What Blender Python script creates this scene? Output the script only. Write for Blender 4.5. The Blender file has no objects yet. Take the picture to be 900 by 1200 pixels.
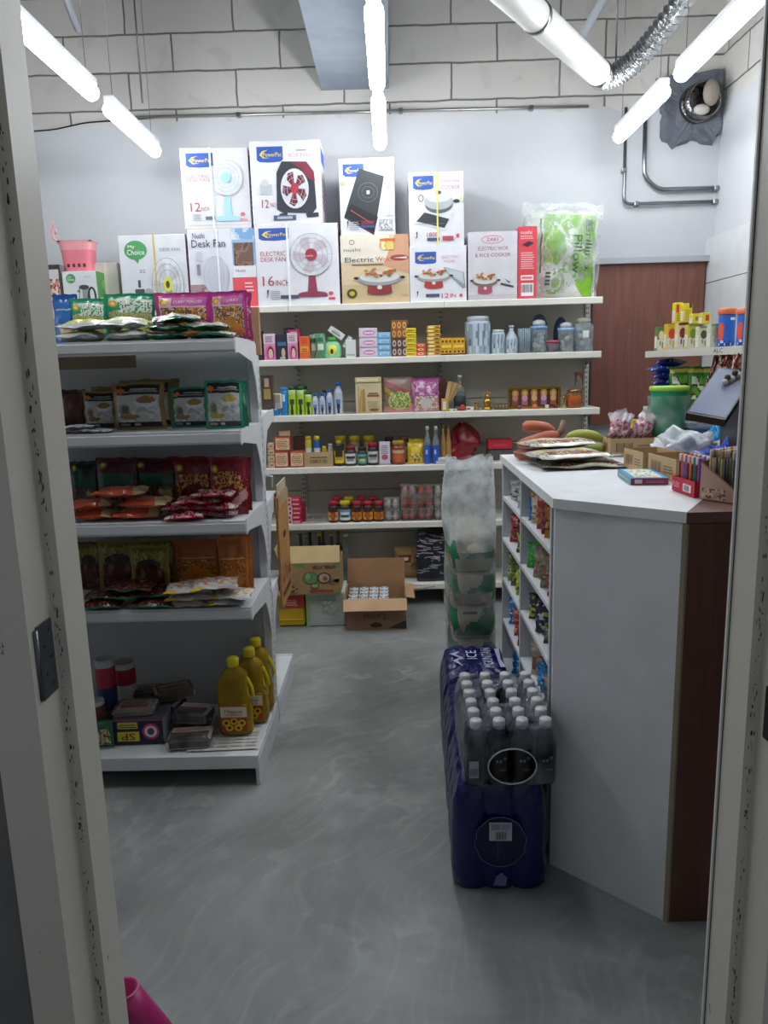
import bpy, math, random
from mathutils import Matrix, Vector, noise
from math import sin, cos, pi, radians

# ------------------------------------------------------------ camera, world, exposure
FPX, PITCH, ROLL, YAW, EYE = 880.0, radians(10.9), radians(1.55), radians(0.8), 1.5
SC = bpy.context.scene
COL = SC.collection
_f = Vector((-sin(YAW) * cos(PITCH), cos(YAW) * cos(PITCH), -sin(PITCH)))
_r0 = Vector((cos(YAW), sin(YAW), 0)); _u0 = _r0.cross(_f)
_r = _r0 * cos(ROLL) - _u0 * sin(ROLL); _u = _u0 * cos(ROLL) + _r0 * sin(ROLL)
cam = bpy.data.objects.new('camera', bpy.data.cameras.new('camera'))
COL.objects.link(cam)
cam.matrix_world = Matrix(((_r.x, _u.x, -_f.x, 0), (_r.y, _u.y, -_f.y, 0), (_r.z, _u.z, -_f.z, EYE), (0, 0, 0, 1)))
cam.data.sensor_fit = 'VERTICAL'; cam.data.sensor_height = 24; cam.data.lens = 24 * FPX / 1200
cam.data.clip_start = 0.05
SC.camera = cam
SC.view_settings.view_transform = 'Standard'; SC.view_settings.look = 'None'
SC.view_settings.gamma = 1; SC.view_settings.use_curve_mapping = False
SC.view_settings.exposure = 0.14
w = bpy.data.worlds.new('world'); SC.world = w; w.use_nodes = True
w.node_tree.nodes['Background'].inputs[0].default_value = (0.42, 0.45, 0.5, 1)
w.node_tree.nodes['Background'].inputs[1].default_value = 0.4
SC.cycles.use_denoising = True
SC.cycles.max_bounces = 8; SC.cycles.transparent_max_bounces = 24
SC.cycles.sample_clamp_indirect = 6
TUBE = 36.0      # strength of the lamps' widened tubes

def at(x, y, Y):            # a point of the photograph carried to the plane Y = const of the room
    d = _f + _r * ((x - 450) / FPX) - _u * ((y - 600) / FPX); d = d * (Y / d.y)
    return d.x, Y, d.z + EYE
def az(x, y, Z):            # the same on the level Z
    d = _f + _r * ((x - 450) / FPX) - _u * ((y - 600) / FPX); d = d * ((Z - EYE) / d.z)
    return d.x, d.y, Z

# ------------------------------------------------------------ materials
def lin(h):
    if not isinstance(h, str): return h
    h = h.lstrip('#'); o = []
    for i in (0, 2, 4):
        c = int(h[i:i + 2], 16) / 255; o.append(c / 12.92 if c <= .04045 else ((c + .055) / 1.055) ** 2.4)
    return (*o, 1)
def mixc(a, b, t):
    a, b = lin(a), lin(b); return tuple(a[i] * (1 - t) + b[i] * t for i in range(3)) + (1,)
MATS = {}
def newmat(n):
    m = bpy.data.materials.new(n); m.use_nodes = True; MATS[n] = m
    nt = m.node_tree; return m, nt, nt.nodes['Principled BSDF'], nt.nodes.new, nt.links.new
def cmat(n, rough, metal=0., spec=.5, lo=.92, hi=1.05, scale=9, bump=0., bscale=40, coat=0.):
    m, nt, b, N, L = newmat(n)
    a = N('ShaderNodeAttribute'); a.attribute_name = 'Col'
    tc = N('ShaderNodeTexCoord'); nz = N('ShaderNodeTexNoise'); nz.inputs['Scale'].default_value = scale
    nz.inputs['Detail'].default_value = 4
    L(tc.outputs['Object'], nz.inputs['Vector'])
    mr = N('ShaderNodeMapRange'); mr.inputs[3].default_value = lo; mr.inputs[4].default_value = hi
    mr.inputs[1].default_value = .3; mr.inputs[2].default_value = .7
    L(nz.outputs[0], mr.inputs[0])
    mx = N('ShaderNodeVectorMath'); mx.operation = 'SCALE'
    L(a.outputs['Color'], mx.inputs[0]); L(mr.outputs[0], mx.inputs['Scale']); L(mx.outputs[0], b.inputs['Base Color'])
    b.inputs['Roughness'].default_value = rough; b.inputs['Metallic'].default_value = metal
    b.inputs['Specular IOR Level'].default_value = spec; b.inputs['Coat Weight'].default_value = coat
    if bump:
        n2 = N('ShaderNodeTexNoise'); n2.inputs['Scale'].default_value = bscale; n2.inputs['Detail'].default_value = 3
        L(tc.outputs['Object'], n2.inputs['Vector'])
        bp = N('ShaderNodeBump'); bp.inputs['Strength'].default_value = bump; bp.inputs['Distance'].default_value = .01
        L(n2.outputs[0], bp.inputs['Height']); L(bp.outputs[0], b.inputs['Normal'])
    return m
cmat('paper', .6)
cmat('card', .8, lo=.88, bump=.15, bscale=60)
cmat('plastic', .32)
cmat('film', .22, bump=.5, bscale=28, lo=.85)
cmat('skin', .5, bump=.2, bscale=80, lo=.85)
cmat('paint', .38, lo=.93, hi=1.02, scale=5)
cmat('metal', .3, metal=1., lo=.8, scale=14)
cmat('foil', .22, metal=1., lo=.6, scale=30, bump=.9, bscale=45)
cmat('cloth', .9, bump=.6, bscale=120, lo=.7)
cmat('laminate', .45, lo=.95)
def clear(n, transp, rough=.12, spec=.5, body=(.9, .93, .95, 1), film=0.):
    m, nt, b, N, L = newmat(n)
    a = N('ShaderNodeAttribute'); a.attribute_name = 'Col'; L(a.outputs['Color'], b.inputs['Base Color'])
    b.inputs['Roughness'].default_value = rough; b.inputs['Specular IOR Level'].default_value = spec
    t = N('ShaderNodeBsdfTransparent'); mx = N('ShaderNodeMixShader')
    tm = N('ShaderNodeMix'); tm.data_type = 'RGBA'; tm.inputs[0].default_value = .45
    tm.inputs[6].default_value = (1, 1, 1, 1); L(a.outputs['Color'], tm.inputs[7]); L(tm.outputs[2], t.inputs['Color'])
    fr = N('ShaderNodeLayerWeight'); fr.inputs['Blend'].default_value = .25
    tc = N('ShaderNodeTexCoord'); nz = N('ShaderNodeTexNoise'); nz.inputs['Scale'].default_value = 14; nz.inputs['Detail'].default_value = 5
    L(tc.outputs['Object'], nz.inputs['Vector'])
    mr = N('ShaderNodeMapRange'); mr.inputs[3].default_value = 1 - transp - .08 - film; mr.inputs[4].default_value = 1 - transp + .12 + film
    mr.inputs[1].default_value = .35; mr.inputs[2].default_value = .65
    L(nz.outputs[0], mr.inputs[0])
    ad = N('ShaderNodeMath'); ad.operation = 'ADD'; ad.use_clamp = True
    ml = N('ShaderNodeMath'); ml.operation = 'MULTIPLY'; ml.inputs[1].default_value = .45
    L(fr.outputs['Fresnel'], ml.inputs[0]); L(mr.outputs[0], ad.inputs[0]); L(ml.outputs[0], ad.inputs[1])
    bp = N('ShaderNodeBump'); bp.inputs['Strength'].default_value = .6; bp.inputs['Distance'].default_value = .01
    L(nz.outputs[0], bp.inputs['Height']); L(bp.outputs[0], b.inputs['Normal'])
    L(ad.outputs[0], mx.inputs[0]); L(t.outputs[0], mx.inputs[1]); L(b.outputs[0], mx.inputs[2])
    L(mx.outputs[0], nt.nodes['Material Output'].inputs['Surface'])
clear('clear', .72)
clear('wrap', .80, rough=.15, film=.06)
clear('case', .95, rough=.08, film=.0)
clear('sack', .60, rough=.3, film=.1)
clear('sack_low', .84, rough=.25, film=.06)
clear('film_clear', .90, rough=.1, film=.03)
clear('oil', .42, rough=.06)
def emat(n, col, s):
    m, nt, b, N, L = newmat(n)
    b.inputs['Emission Color'].default_value = col; b.inputs['Emission Strength'].default_value = s
    b.inputs['Base Color'].default_value = (.9, .95, 1, 1)
emat('tube_glow', (.92, .96, 1, 1), TUBE)

def ramp(N, pts):
    r = N('ShaderNodeValToRGB'); e = r.color_ramp.elements
    while len(e) < len(pts): e.new(.5)
    for i, (p, c) in enumerate(pts): e[i].position = p; e[i].color = lin(c)
    return r
def floor_mat():
    m, nt, b, N, L = newmat('trowelled_concrete')
    tc = N('ShaderNodeTexCoord')
    n1 = N('ShaderNodeTexNoise'); n1.inputs['Scale'].default_value = 1.6; n1.inputs['Detail'].default_value = 9; n1.inputs['Roughness'].default_value = .62
    n1.inputs['Distortion'].default_value = .6
    L(tc.outputs['Object'], n1.inputs['Vector'])
    r1 = ramp(N, [(.3, '6c6f6d'), (.5, '878a87'), (.72, '9fa19e')]); L(n1.outputs[0], r1.inputs[0])
    # trowel arcs: rings about a far centre, broken by noise
    mp = N('ShaderNodeMapping'); mp.inputs['Location'].default_value = (-.9, -1.9, 0); L(tc.outputs['Object'], mp.inputs[0])
    wv = N('ShaderNodeTexWave'); wv.wave_type = 'RINGS'; wv.rings_direction = 'Z'; wv.inputs['Scale'].default_value = 1.3
    wv.inputs['Distortion'].default_value = 14; wv.inputs['Detail'].default_value = 5; wv.inputs['Detail Scale'].default_value = 2.6
    L(mp.outputs[0], wv.inputs['Vector'])
    n2 = N('ShaderNodeTexNoise'); n2.inputs['Scale'].default_value = 2.7; n2.inputs['Detail'].default_value = 6; L(tc.outputs['Object'], n2.inputs['Vector'])
    r2 = ramp(N, [(.47, '000000'), (.62, 'ffffff')]); L(n2.outputs[0], r2.inputs[0])
    rw = ramp(N, [(.72, '000000'), (.97, 'ffffff')]); L(wv.outputs[0], rw.inputs[0])
    mu = N('ShaderNodeMath'); mu.operation = 'MULTIPLY'; L(r2.outputs[0], mu.inputs[0]); L(rw.outputs[0], mu.inputs[1])
    m2 = N('ShaderNodeMath'); m2.operation = 'MULTIPLY'; m2.inputs[1].default_value = .22; L(mu.outputs[0], m2.inputs[0])
    mx = N('ShaderNodeMix'); mx.data_type = 'RGBA'; L(m2.outputs[0], mx.inputs[0]); L(r1.outputs[0], mx.inputs[6]); mx.inputs[7].default_value = lin('c9cdca')
    # fine arcs left by the trowel
    off = N('ShaderNodeVectorMath'); off.operation = 'SUBTRACT'; off.inputs[1].default_value = (1.3, 1.2, 0); L(tc.outputs['Object'], off.inputs[0])
    nd = N('ShaderNodeTexNoise'); nd.inputs['Scale'].default_value = 1.1; nd.inputs['Detail'].default_value = 2; L(tc.outputs['Object'], nd.inputs['Vector'])
    ln = N('ShaderNodeVectorMath'); ln.operation = 'LENGTH'; L(off.outputs[0], ln.inputs[0])
    sx = N('ShaderNodeSeparateXYZ'); L(off.outputs[0], sx.inputs[0]); an = N('ShaderNodeMath'); an.operation = 'ARCTAN2'; L(sx.outputs[1], an.inputs[0]); L(sx.outputs[0], an.inputs[1])
    rs = N('ShaderNodeMath'); rs.operation = 'MULTIPLY_ADD'; rs.inputs[1].default_value = 40; L(ln.outputs['Value'], rs.inputs[0])
    nm = N('ShaderNodeMath'); nm.operation = 'MULTIPLY'; nm.inputs[1].default_value = 30; L(nd.outputs[0], nm.inputs[0]); L(nm.outputs[0], rs.inputs[2])
    as_ = N('ShaderNodeMath'); as_.operation = 'MULTIPLY'; as_.inputs[1].default_value = 5; L(an.outputs[0], as_.inputs[0])
    cx = N('ShaderNodeCombineXYZ'); L(rs.outputs[0], cx.inputs[0]); L(as_.outputs[0], cx.inputs[1])
    na = N('ShaderNodeTexNoise'); na.inputs['Scale'].default_value = 1; na.inputs['Detail'].default_value = 6; L(cx.outputs[0], na.inputs['Vector'])
    ra = ramp(N, [(.35, '000000'), (.52, '303030'), (.7, 'ffffff')]); L(na.outputs[0], ra.inputs[0])
    mm = N('ShaderNodeMath'); mm.operation = 'MULTIPLY'; mm.inputs[1].default_value = .15; L(ra.outputs[0], mm.inputs[0])
    m9 = N('ShaderNodeMix'); m9.data_type = 'RGBA'; L(mm.outputs[0], m9.inputs[0]); L(mx.outputs[2], m9.inputs[6]); m9.inputs[7].default_value = lin('c4c7c4')
    L(m9.outputs[2], b.inputs['Base Color'])
    n3 = N('ShaderNodeTexNoise'); n3.inputs['Scale'].default_value = 5; n3.inputs['Detail'].default_value = 8; L(tc.outputs['Object'], n3.inputs['Vector'])
    mr = N('ShaderNodeMapRange'); mr.inputs[3].default_value = .24; mr.inputs[4].default_value = .5; L(n3.outputs[0], mr.inputs[0]); L(mr.outputs[0], b.inputs['Roughness'])
    bp = N('ShaderNodeBump'); bp.inputs['Strength'].default_value = .16; bp.inputs['Distance'].default_value = .01; L(n3.outputs[0], bp.inputs['Height']); L(bp.outputs[0], b.inputs['Normal'])
floor_mat()
def wall_mat():
    # painted plaster below, bare aerated blocks with dark joints above
    m, nt, b, N, L = newmat('block_and_plaster')
    tc = N('ShaderNodeTexCoord'); sp = N('ShaderNodeSeparateXYZ'); L(tc.outputs['Object'], sp.inputs[0])
    cb = N('ShaderNodeCombineXYZ')
    ax = N('ShaderNodeMath'); ax.operation = 'ADD'; L(sp.outputs[0], ax.inputs[0]); L(sp.outputs[1], ax.inputs[1])
    L(ax.outputs[0], cb.inputs[0]); L(sp.outputs[2], cb.inputs[1])
    nj = N('ShaderNodeTexNoise'); nj.inputs['Scale'].default_value = 7; nj.inputs['Detail'].default_value = 6; L(tc.outputs['Object'], nj.inputs['Vector'])
    jv = N('ShaderNodeVectorMath'); jv.operation = 'SCALE'; jv.inputs['Scale'].default_value = .016; L(nj.outputs['Color'], jv.inputs[0])
    av = N('ShaderNodeVectorMath'); av.operation = 'ADD'; L(cb.outputs[0], av.inputs[0]); L(jv.outputs[0], av.inputs[1])
    mp = N('ShaderNodeMapping'); mp.inputs['Location'].default_value = (.22, -.142, 0); L(av.outputs[0], mp.inputs[0])
    br = N('ShaderNodeTexBrick'); br.inputs['Scale'].default_value = 1; br.inputs['Brick Width'].default_value = .66
    br.inputs['Row Height'].default_value = .212; br.inputs['Mortar Size'].default_value = .0065; br.inputs['Mortar Smooth'].default_value = .3
    br.inputs['Color1'].default_value = lin('cfccc6'); br.inputs['Color2'].default_value = lin('c0bdb7'); br.inputs['Mortar'].default_value = lin('6e6b66')
    br.offset = .42
    L(mp.outputs[0], br.inputs['Vector'])
    # smeared mortar
    n2 = N('ShaderNodeTexNoise'); n2.inputs['Scale'].default_value = 5; n2.inputs['Detail'].default_value = 7; n2.inputs['Distortion'].default_value = .8; L(tc.outputs['Object'], n2.inputs['Vector'])
    r2 = ramp(N, [(.57, '000000'), (.66, '8a8a8a')]); L(n2.outputs[0], r2.inputs[0])
    mx = N('ShaderNodeMix'); mx.data_type = 'RGBA'; L(r2.outputs[0], mx.inputs[0]); L(br.outputs[0], mx.inputs[6]); mx.inputs[7].default_value = lin('a09e99')
    # plaster
    n3 = N('ShaderNodeTexNoise'); n3.inputs['Scale'].default_value = 1.3; n3.inputs['Detail'].default_value = 6; L(tc.outputs['Object'], n3.inputs['Vector'])
    r3 = ramp(N, [(.3, 'b9bbbe'), (.7, 'c9cbce')]); L(n3.outputs[0], r3.inputs[0])
    # the border, a little ragged
    e = N('ShaderNodeMath'); e.operation = 'MULTIPLY_ADD'; e.inputs[1].default_value = .12; L(nj.outputs[0], e.inputs[0]); L(sp.outputs[2], e.inputs[2])
    g = N('ShaderNodeMath'); g.operation = 'GREATER_THAN'; g.inputs[1].default_value = 3.085; L(e.outputs[0], g.inputs[0])
    m3 = N('ShaderNodeMix'); m3.data_type = 'RGBA'; L(g.outputs[0], m3.inputs[0]); L(r3.outputs[0], m3.inputs[6]); L(mx.outputs[2], m3.inputs[7])
    L(m3.outputs[2], b.inputs['Base Color']); b.inputs['Roughness'].default_value = .75
    bm = N('ShaderNodeMath'); bm.operation = 'MULTIPLY'; L(br.outputs['Fac'], bm.inputs[0]); L(g.outputs[0], bm.inputs[1])
    iv = N('ShaderNodeMath'); iv.operation = 'SUBTRACT'; iv.inputs[0].default_value = 1; L(bm.outputs[0], iv.inputs[1])
    bp = N('ShaderNodeBump'); bp.inputs['Strength'].default_value = .5; bp.inputs['Distance'].default_value = .01; L(iv.outputs[0], bp.inputs['Height']); L(bp.outputs[0], b.inputs['Normal'])
wall_mat()
def wood_mat():
    m, nt, b, N, L = newmat('wood_laminate')
    a = N('ShaderNodeAttribute'); a.attribute_name = 'Col'
    tc = N('ShaderNodeTexCoord'); mp = N('ShaderNodeMapping'); mp.inputs['Scale'].default_value = (14, 14, .9); L(tc.outputs['Object'], mp.inputs[0])
    nz = N('ShaderNodeTexNoise'); nz.inputs['Scale'].default_value = 2.2; nz.inputs['Detail'].default_value = 7; nz.inputs['Distortion'].default_value = 1.2; L(mp.outputs[0], nz.inputs['Vector'])
    mr = N('ShaderNodeMapRange'); mr.inputs[1].default_value = .3; mr.inputs[2].default_value = .7; mr.inputs[3].default_value = .78; mr.inputs[4].default_value = 1.12; L(nz.outputs[0], mr.inputs[0])
    s = N('ShaderNodeVectorMath'); s.operation = 'SCALE'; L(a.outputs['Color'], s.inputs[0]); L(mr.outputs[0], s.inputs['Scale']); L(s.outputs[0], b.inputs['Base Color'])
    b.inputs['Roughness'].default_value = .4
wood_mat()
def frame_mat():
    # chipped cream paint on the steel door frame, rust in the dents
    m, nt, b, N, L = newmat('chipped_paint')
    a = N('ShaderNodeAttribute'); a.attribute_name = 'Col'
    tc = N('ShaderNodeTexCoord'); mp = N('ShaderNodeMapping'); mp.inputs['Scale'].default_value = (60, 60, 22); L(tc.outputs['Object'], mp.inputs[0])
    nz = N('ShaderNodeTexNoise'); nz.inputs['Scale'].default_value = 1; nz.inputs['Detail'].default_value = 5; L(mp.outputs[0], nz.inputs['Vector'])
    r = ramp(N, [(.72, '000000'), (.74, 'ffffff')]); L(nz.outputs[0], r.inputs[0])
    mx = N('ShaderNodeMix'); mx.data_type = 'RGBA'; L(r.outputs[0], mx.inputs[0]); L(a.outputs['Color'], mx.inputs[6]); mx.inputs[7].default_value = lin('4a352a')
    L(mx.outputs[2], b.inputs['Base Color']); b.inputs['Roughness'].default_value = .33
frame_mat()

# ------------------------------------------------------------ mesh builder
FONT = {}
def text_mesh(s):
    if s not in FONT:
        cu = bpy.data.curves.new('t', 'FONT'); cu.body = s; cu.size = 1; cu.resolution_u = 2; cu.align_x = 'CENTER'
        o = bpy.data.objects.new('t', cu); COL.objects.link(o)
        dg = bpy.context.evaluated_depsgraph_get(); me = bpy.data.meshes.new_from_object(o.evaluated_get(dg))
        vs = [tuple(v.co) for v in me.vertices]; fs = [tuple(p.vertices) for p in me.polygons]
        x0 = min(v[0] for v in vs); x1 = max(v[0] for v in vs); y0 = min(v[1] for v in vs); y1 = max(v[1] for v in vs)
        FONT[s] = ([((v[0] - (x0 + x1) / 2), v[1] - (y0 + y1) / 2) for v in vs], fs, x1 - x0, y1 - y0)
        bpy.data.objects.remove(o); bpy.data.curves.remove(cu); bpy.data.meshes.remove(me)
    return FONT[s]
class G:
    def __init__(s): s.v = []; s.f = []; s.c = []; s.m = []; s.s = []; s.slots = []; s.X = Matrix.Identity(4); s.fr = None
    def add(s, vs, fs, col, mat='paper', smooth=False, cols=None):
        n = len(s.v)
        for p in vs: s.v.append(tuple(s.X @ Vector(p)))
        if mat not in s.slots: s.slots.append(mat)
        k = s.slots.index(mat); c = lin(col) if col is not None else None
        for i, f in enumerate(fs):
            s.f.append(tuple(n + j for j in f)); s.c.append(lin(cols[i]) if cols else c); s.m.append(k); s.s.append(smooth)
        return s
    def box(s, x0, y0, z0, x1, y1, z1, col, mat='paper', b=.0):
        if x0 > x1: x0, x1 = x1, x0
        if y0 > y1: y0, y1 = y1, y0
        if z0 > z1: z0, z1 = z1, z0
        b = min(b, (x1 - x0) / 3, (y1 - y0) / 3, (z1 - z0) / 3)
        if b <= 0:
            vs = [(x, y, z) for x in (x0, x1) for y in (y0, y1) for z in (z0, z1)]
            return s.add(vs, [(0, 1, 3, 2), (4, 6, 7, 5), (0, 4, 5, 1), (2, 3, 7, 6), (0, 2, 6, 4), (1, 5, 7, 3)], col, mat)
        vs = []; ix = {}
        for i, x in enumerate((x0, x1)):
            for j, y in enumerate((y0, y1)):
                for k, z in enumerate((z0, z1)):
                    dx, dy, dz = (b, -b)[i], (b, -b)[j], (b, -b)[k]
                    for a, p in enumerate(((x, y + dy, z + dz), (x + dx, y, z + dz), (x + dx, y + dy, z))):
                        ix[i, j, k, a] = len(vs); vs.append(p)
        I = lambda i, j, k, a: ix[i, j, k, a]
        fs = []
        for i in (0, 1):
            q = [I(i, 0, 0, 0), I(i, 0, 1, 0), I(i, 1, 1, 0), I(i, 1, 0, 0)]; fs.append(q if i == 0 else q[::-1])
            q = [I(0, i, 0, 1), I(1, i, 0, 1), I(1, i, 1, 1), I(0, i, 1, 1)]; fs.append(q if i == 0 else q[::-1])
            q = [I(0, 0, i, 2), I(0, 1, i, 2), I(1, 1, i, 2), I(1, 0, i, 2)]; fs.append(q if i == 0 else q[::-1])
        for p in (0, 1):
            for q in (0, 1):
                e = [I(p, q, 0, 0), I(p, q, 1, 0), I(p, q, 1, 1), I(p, q, 0, 1)]; fs.append(e if p == q else e[::-1])
                e = [I(p, 0, q, 0), I(p, 1, q, 0), I(p, 1, q, 2), I(p, 0, q, 2)]; fs.append(e[::-1] if p == q else e)
                e = [I(0, p, q, 1), I(1, p, q, 1), I(1, p, q, 2), I(0, p, q, 2)]; fs.append(e if p == q else e[::-1])
                for r in (0, 1):
                    e = [I(p, q, r, 0), I(p, q, r, 1), I(p, q, r, 2)]; fs.append(e if (p + q + r) % 2 == 1 else e[::-1])
        return s.add(vs, fs, col, mat)
    def lathe(s, prof, col, mat='plastic', n=20, c=(0, 0), sx=1, sy=1, cols=None, smooth=True):
        vs = []; fs = []; cc = []
        for r, z in prof:
            for i in range(n):
                a = 2 * pi * i / n; vs.append((c[0] + r * cos(a) * sx, c[1] + r * sin(a) * sy, z))
        for k in range(len(prof) - 1):
            for i in range(n):
                j = (i + 1) % n; fs.append((k * n + i, k * n + j, (k + 1) * n + j, (k + 1) * n + i)); cc.append(cols[k] if cols else col)
        fs.append(tuple(range(n))[::-1]); cc.append(cols[0] if cols else col)
        fs.append(tuple((len(prof) - 1) * n + i for i in range(n))); cc.append(cols[-1] if cols else col)
        return s.add(vs, fs, None, mat, smooth, cc)
    def ball(s, c, rx, ry, rz, col, mat='plastic', n=14, m=9, cols=None, egg=0):
        pr = []
        vs = []; fs = []; cc = []
        for k in range(m + 1):
            t = -pi / 2 + pi * k / m; q = cos(t) * (1 - egg * sin(t))
            for i in range(n):
                a = 2 * pi * i / n; vs.append((c[0] + rx * q * cos(a), c[1] + ry * q * sin(a), c[2] + rz * sin(t)))
        for k in range(m):
            for i in range(n):
                j = (i + 1) % n; fs.append((k * n + i, k * n + j, (k + 1) * n + j, (k + 1) * n + i))
        return s.add(vs, fs, col, mat, True)
    def tube(s, pts, r, col, mat='metal', n=10, closed=False, cols=None):
        P = [Vector(p) for p in pts]; R = r if isinstance(r, (list, tuple)) else [r] * len(P); vs = []; fs = []; cc = []
        up = None; m = len(P)
        for i, p in enumerate(P):
            a = P[(i - 1) % m] if (closed or i) else p; b = P[(i + 1) % m] if (closed or i < m - 1) else p
            t = (b - a); t = t.normalized() if t.length > 1e-9 else Vector((0, 0, 1))
            if up is None: up = Vector((0, 0, 1)) if abs(t.z) < .9 else Vector((1, 0, 0))
            u = t.cross(up)
            if u.length < 1e-4: u = t.cross(Vector((.3, 1, .2)))
            u.normalize(); w_ = u.cross(t).normalized(); up = w_
            for k in range(n):
                q = 2 * pi * k / n; vs.append(tuple(p + (u * cos(q) + w_ * sin(q)) * R[i]))
        for i in range(m if closed else m - 1):
            for k in range(n):
                l = (k + 1) % n; i2 = (i + 1) % m
                fs.append((i * n + k, i * n + l, i2 * n + l, i2 * n + k)); cc.append(cols[min(i, len(cols) - 1)] if cols else col)
        if not closed:
            fs.append(tuple(range(n))[::-1]); cc.append(cols[0] if cols else col); fs.append(tuple((m - 1) * n + k for k in range(n))); cc.append(cols[-1] if cols else col)
        return s.add(vs, fs, None, mat, True, cc)
    def prism(s, poly, z0, z1, col, mat='paper', top=None):
        n = len(poly); vs = [(x, y, z0) for x, y in poly] + [(x, y, z1) for x, y in poly]
        fs = [tuple(range(n))[::-1], tuple(n + i for i in range(n))] + [(i, (i + 1) % n, n + (i + 1) % n, n + i) for i in range(n)]
        return s.add(vs, fs, None, mat, False, [col, top or col] + [col] * n)
    # flat printing on a face: o + u*U + v*V, lifted along the normal
    def face(s, o, U, V): s.fr = (Vector(o), Vector(U).normalized(), Vector(V).normalized()); return s
    def _p(s, u, v, l): o, U, V = s.fr; return tuple(o + U * u + V * v + U.cross(V) * (.0004 + .0004 * l))
    def poly(s, pts, col, l=0, mat='paper'): return s.add([s._p(u, v, l) for u, v in pts], [tuple(range(len(pts)))], col, mat)
    def rect(s, u0, v0, u1, v1, col, l=0, mat='paper'): return s.poly([(u0, v0), (u1, v0), (u1, v1), (u0, v1)], col, l, mat)
    def ell(s, u, v, a, b, col, l=0, n=22, mat='paper'):
        return s.poly([(u + a * cos(2 * pi * i / n), v + b * sin(2 * pi * i / n)) for i in range(n)], col, l, mat)
    def ring(s, u, v, a, b, t, col, l=0, n=26, mat='paper'):
        vs = []
        for i in range(n):
            q = 2 * pi * i / n
            vs += [s._p(u + a * cos(q), v + b * sin(q), l), s._p(u + (a - t) * cos(q), v + (b - t) * sin(q), l)]
        return s.add(vs, [(2 * i, 2 * ((i + 1) % n), 2 * ((i + 1) % n) + 1, 2 * i + 1) for i in range(n)], col, mat)
    def line(s, u0, v0, u1, v1, t, col, l=0):
        d = Vector((u1 - u0, v1 - v0)); q = Vector((-d.y, d.x)).normalized() * t / 2
        return s.poly([(u0 - q.x, v0 - q.y), (u1 - q.x, v1 - q.y), (u1 + q.x, v1 + q.y), (u0 + q.x, v0 + q.y)], col, l)
    def text(s, t, u, v, h, col, l=1, w=None, rot=0, sk=0, mp=None, mat='paper'):
        vs, fs, W, H = text_mesh(t); k = h / H; kx = (w / W) if w else k; cr, sr = cos(rot), sin(rot); out = []
        for x, y in vs:
            x, y = (x + sk * y) * kx, y * k; a, b = u + x * cr - y * sr, v + x * sr + y * cr
            out.append(mp(a, b, l) if mp else s._p(a, b, l))
        return s.add(out, fs, col, mat)
    def build(s, name, parent=None, loc=None, rz=0, bevel=0):
        me = bpy.data.meshes.new(name); me.from_pydata(s.v, [], s.f)
        for m in s.slots: me.materials.append(MATS[m])
        me.polygons.foreach_set('material_index', s.m); me.polygons.foreach_set('use_smooth', s.s)
        ca = me.color_attributes.new('Col', 'FLOAT_COLOR', 'CORNER'); d = []
        for f, c in zip(s.f, s.c): d += list(c) * len(f)
        ca.data.foreach_set('color', d); me.update()
        o = bpy.data.objects.new(name, me); COL.objects.link(o)
        if parent: o.parent = parent
        if loc: o.location = loc
        o.rotation_euler.z = rz
        return o
def tag(o, label=None, cat=None, group=None, kind=None):
    for k, v in (('label', label), ('category', cat), ('group', group), ('kind', kind)):
        if v: o[k] = v
    return o
def empty(name, label, cat, loc=(0, 0, 0), rz=0, group=None):
    o = bpy.data.objects.new(name, None); COL.objects.link(o); o.location = loc; o.rotation_euler.z = rz; o.empty_display_size = .05
    return tag(o, label, cat, group)
def dup(r, loc, rz=None, label=None, group=None, rot=None, sc=None):
    c = r.copy(); COL.objects.link(c); c.location = loc
    if rz is not None: c.rotation_euler.z = rz
    if rot: c.rotation_euler = rot
    if sc: c.scale = sc
    if label: c['label'] = label
    if group: c['group'] = group
    for ch in list(r.children):
        d = ch.copy(); COL.objects.link(d); d.parent = c
        for g2 in list(ch.children): e = g2.copy(); COL.objects.link(e); e.parent = d
    return c
def struct(g, name): return tag(g.build(name), kind='structure')
# ------------------------------------------------------------ the room
XL, XR, YB, ZC = -2.75, 2.07, 5.02, 4.25
g = G(); g.box(XL - .1, -.6, -.1, XR + .1, YB + .1, 0, 'ffffff', 'trowelled_concrete'); struct(g, 'floor')
g = G(); g.box(XL - .1, .9, ZC, XR + .1, YB + .1, ZC + .1, '8f9193', 'card'); struct(g, 'ceiling')
g = G(); g.box(XL - .1, YB, 0, XR + .1, YB + .1, ZC, 'ffffff', 'block_and_plaster'); struct(g, 'wall_back')
g = G(); g.box(XR, .9, 0, XR + .1, YB, ZC, 'ffffff', 'block_and_plaster'); struct(g, 'wall_right')
g = G(); g.box(XL - .1, .9, 0, XL, YB, ZC, 'ffffff', 'block_and_plaster'); struct(g, 'wall_left')
DL, DR, DT = -.458, .487, 2.15
g = G(); g.box(XL, .93, 0, DL - .05, 1.045, ZC, '6f6e6d', 'card'); g.box(DR + .05, .93, 0, XR, 1.045, ZC, '6f6e6d', 'card')
g.box(DL - .05, .93, DT + .05, DR + .05, 1.045, ZC, '6f6e6d', 'card'); struct(g, 'wall_front')
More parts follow.
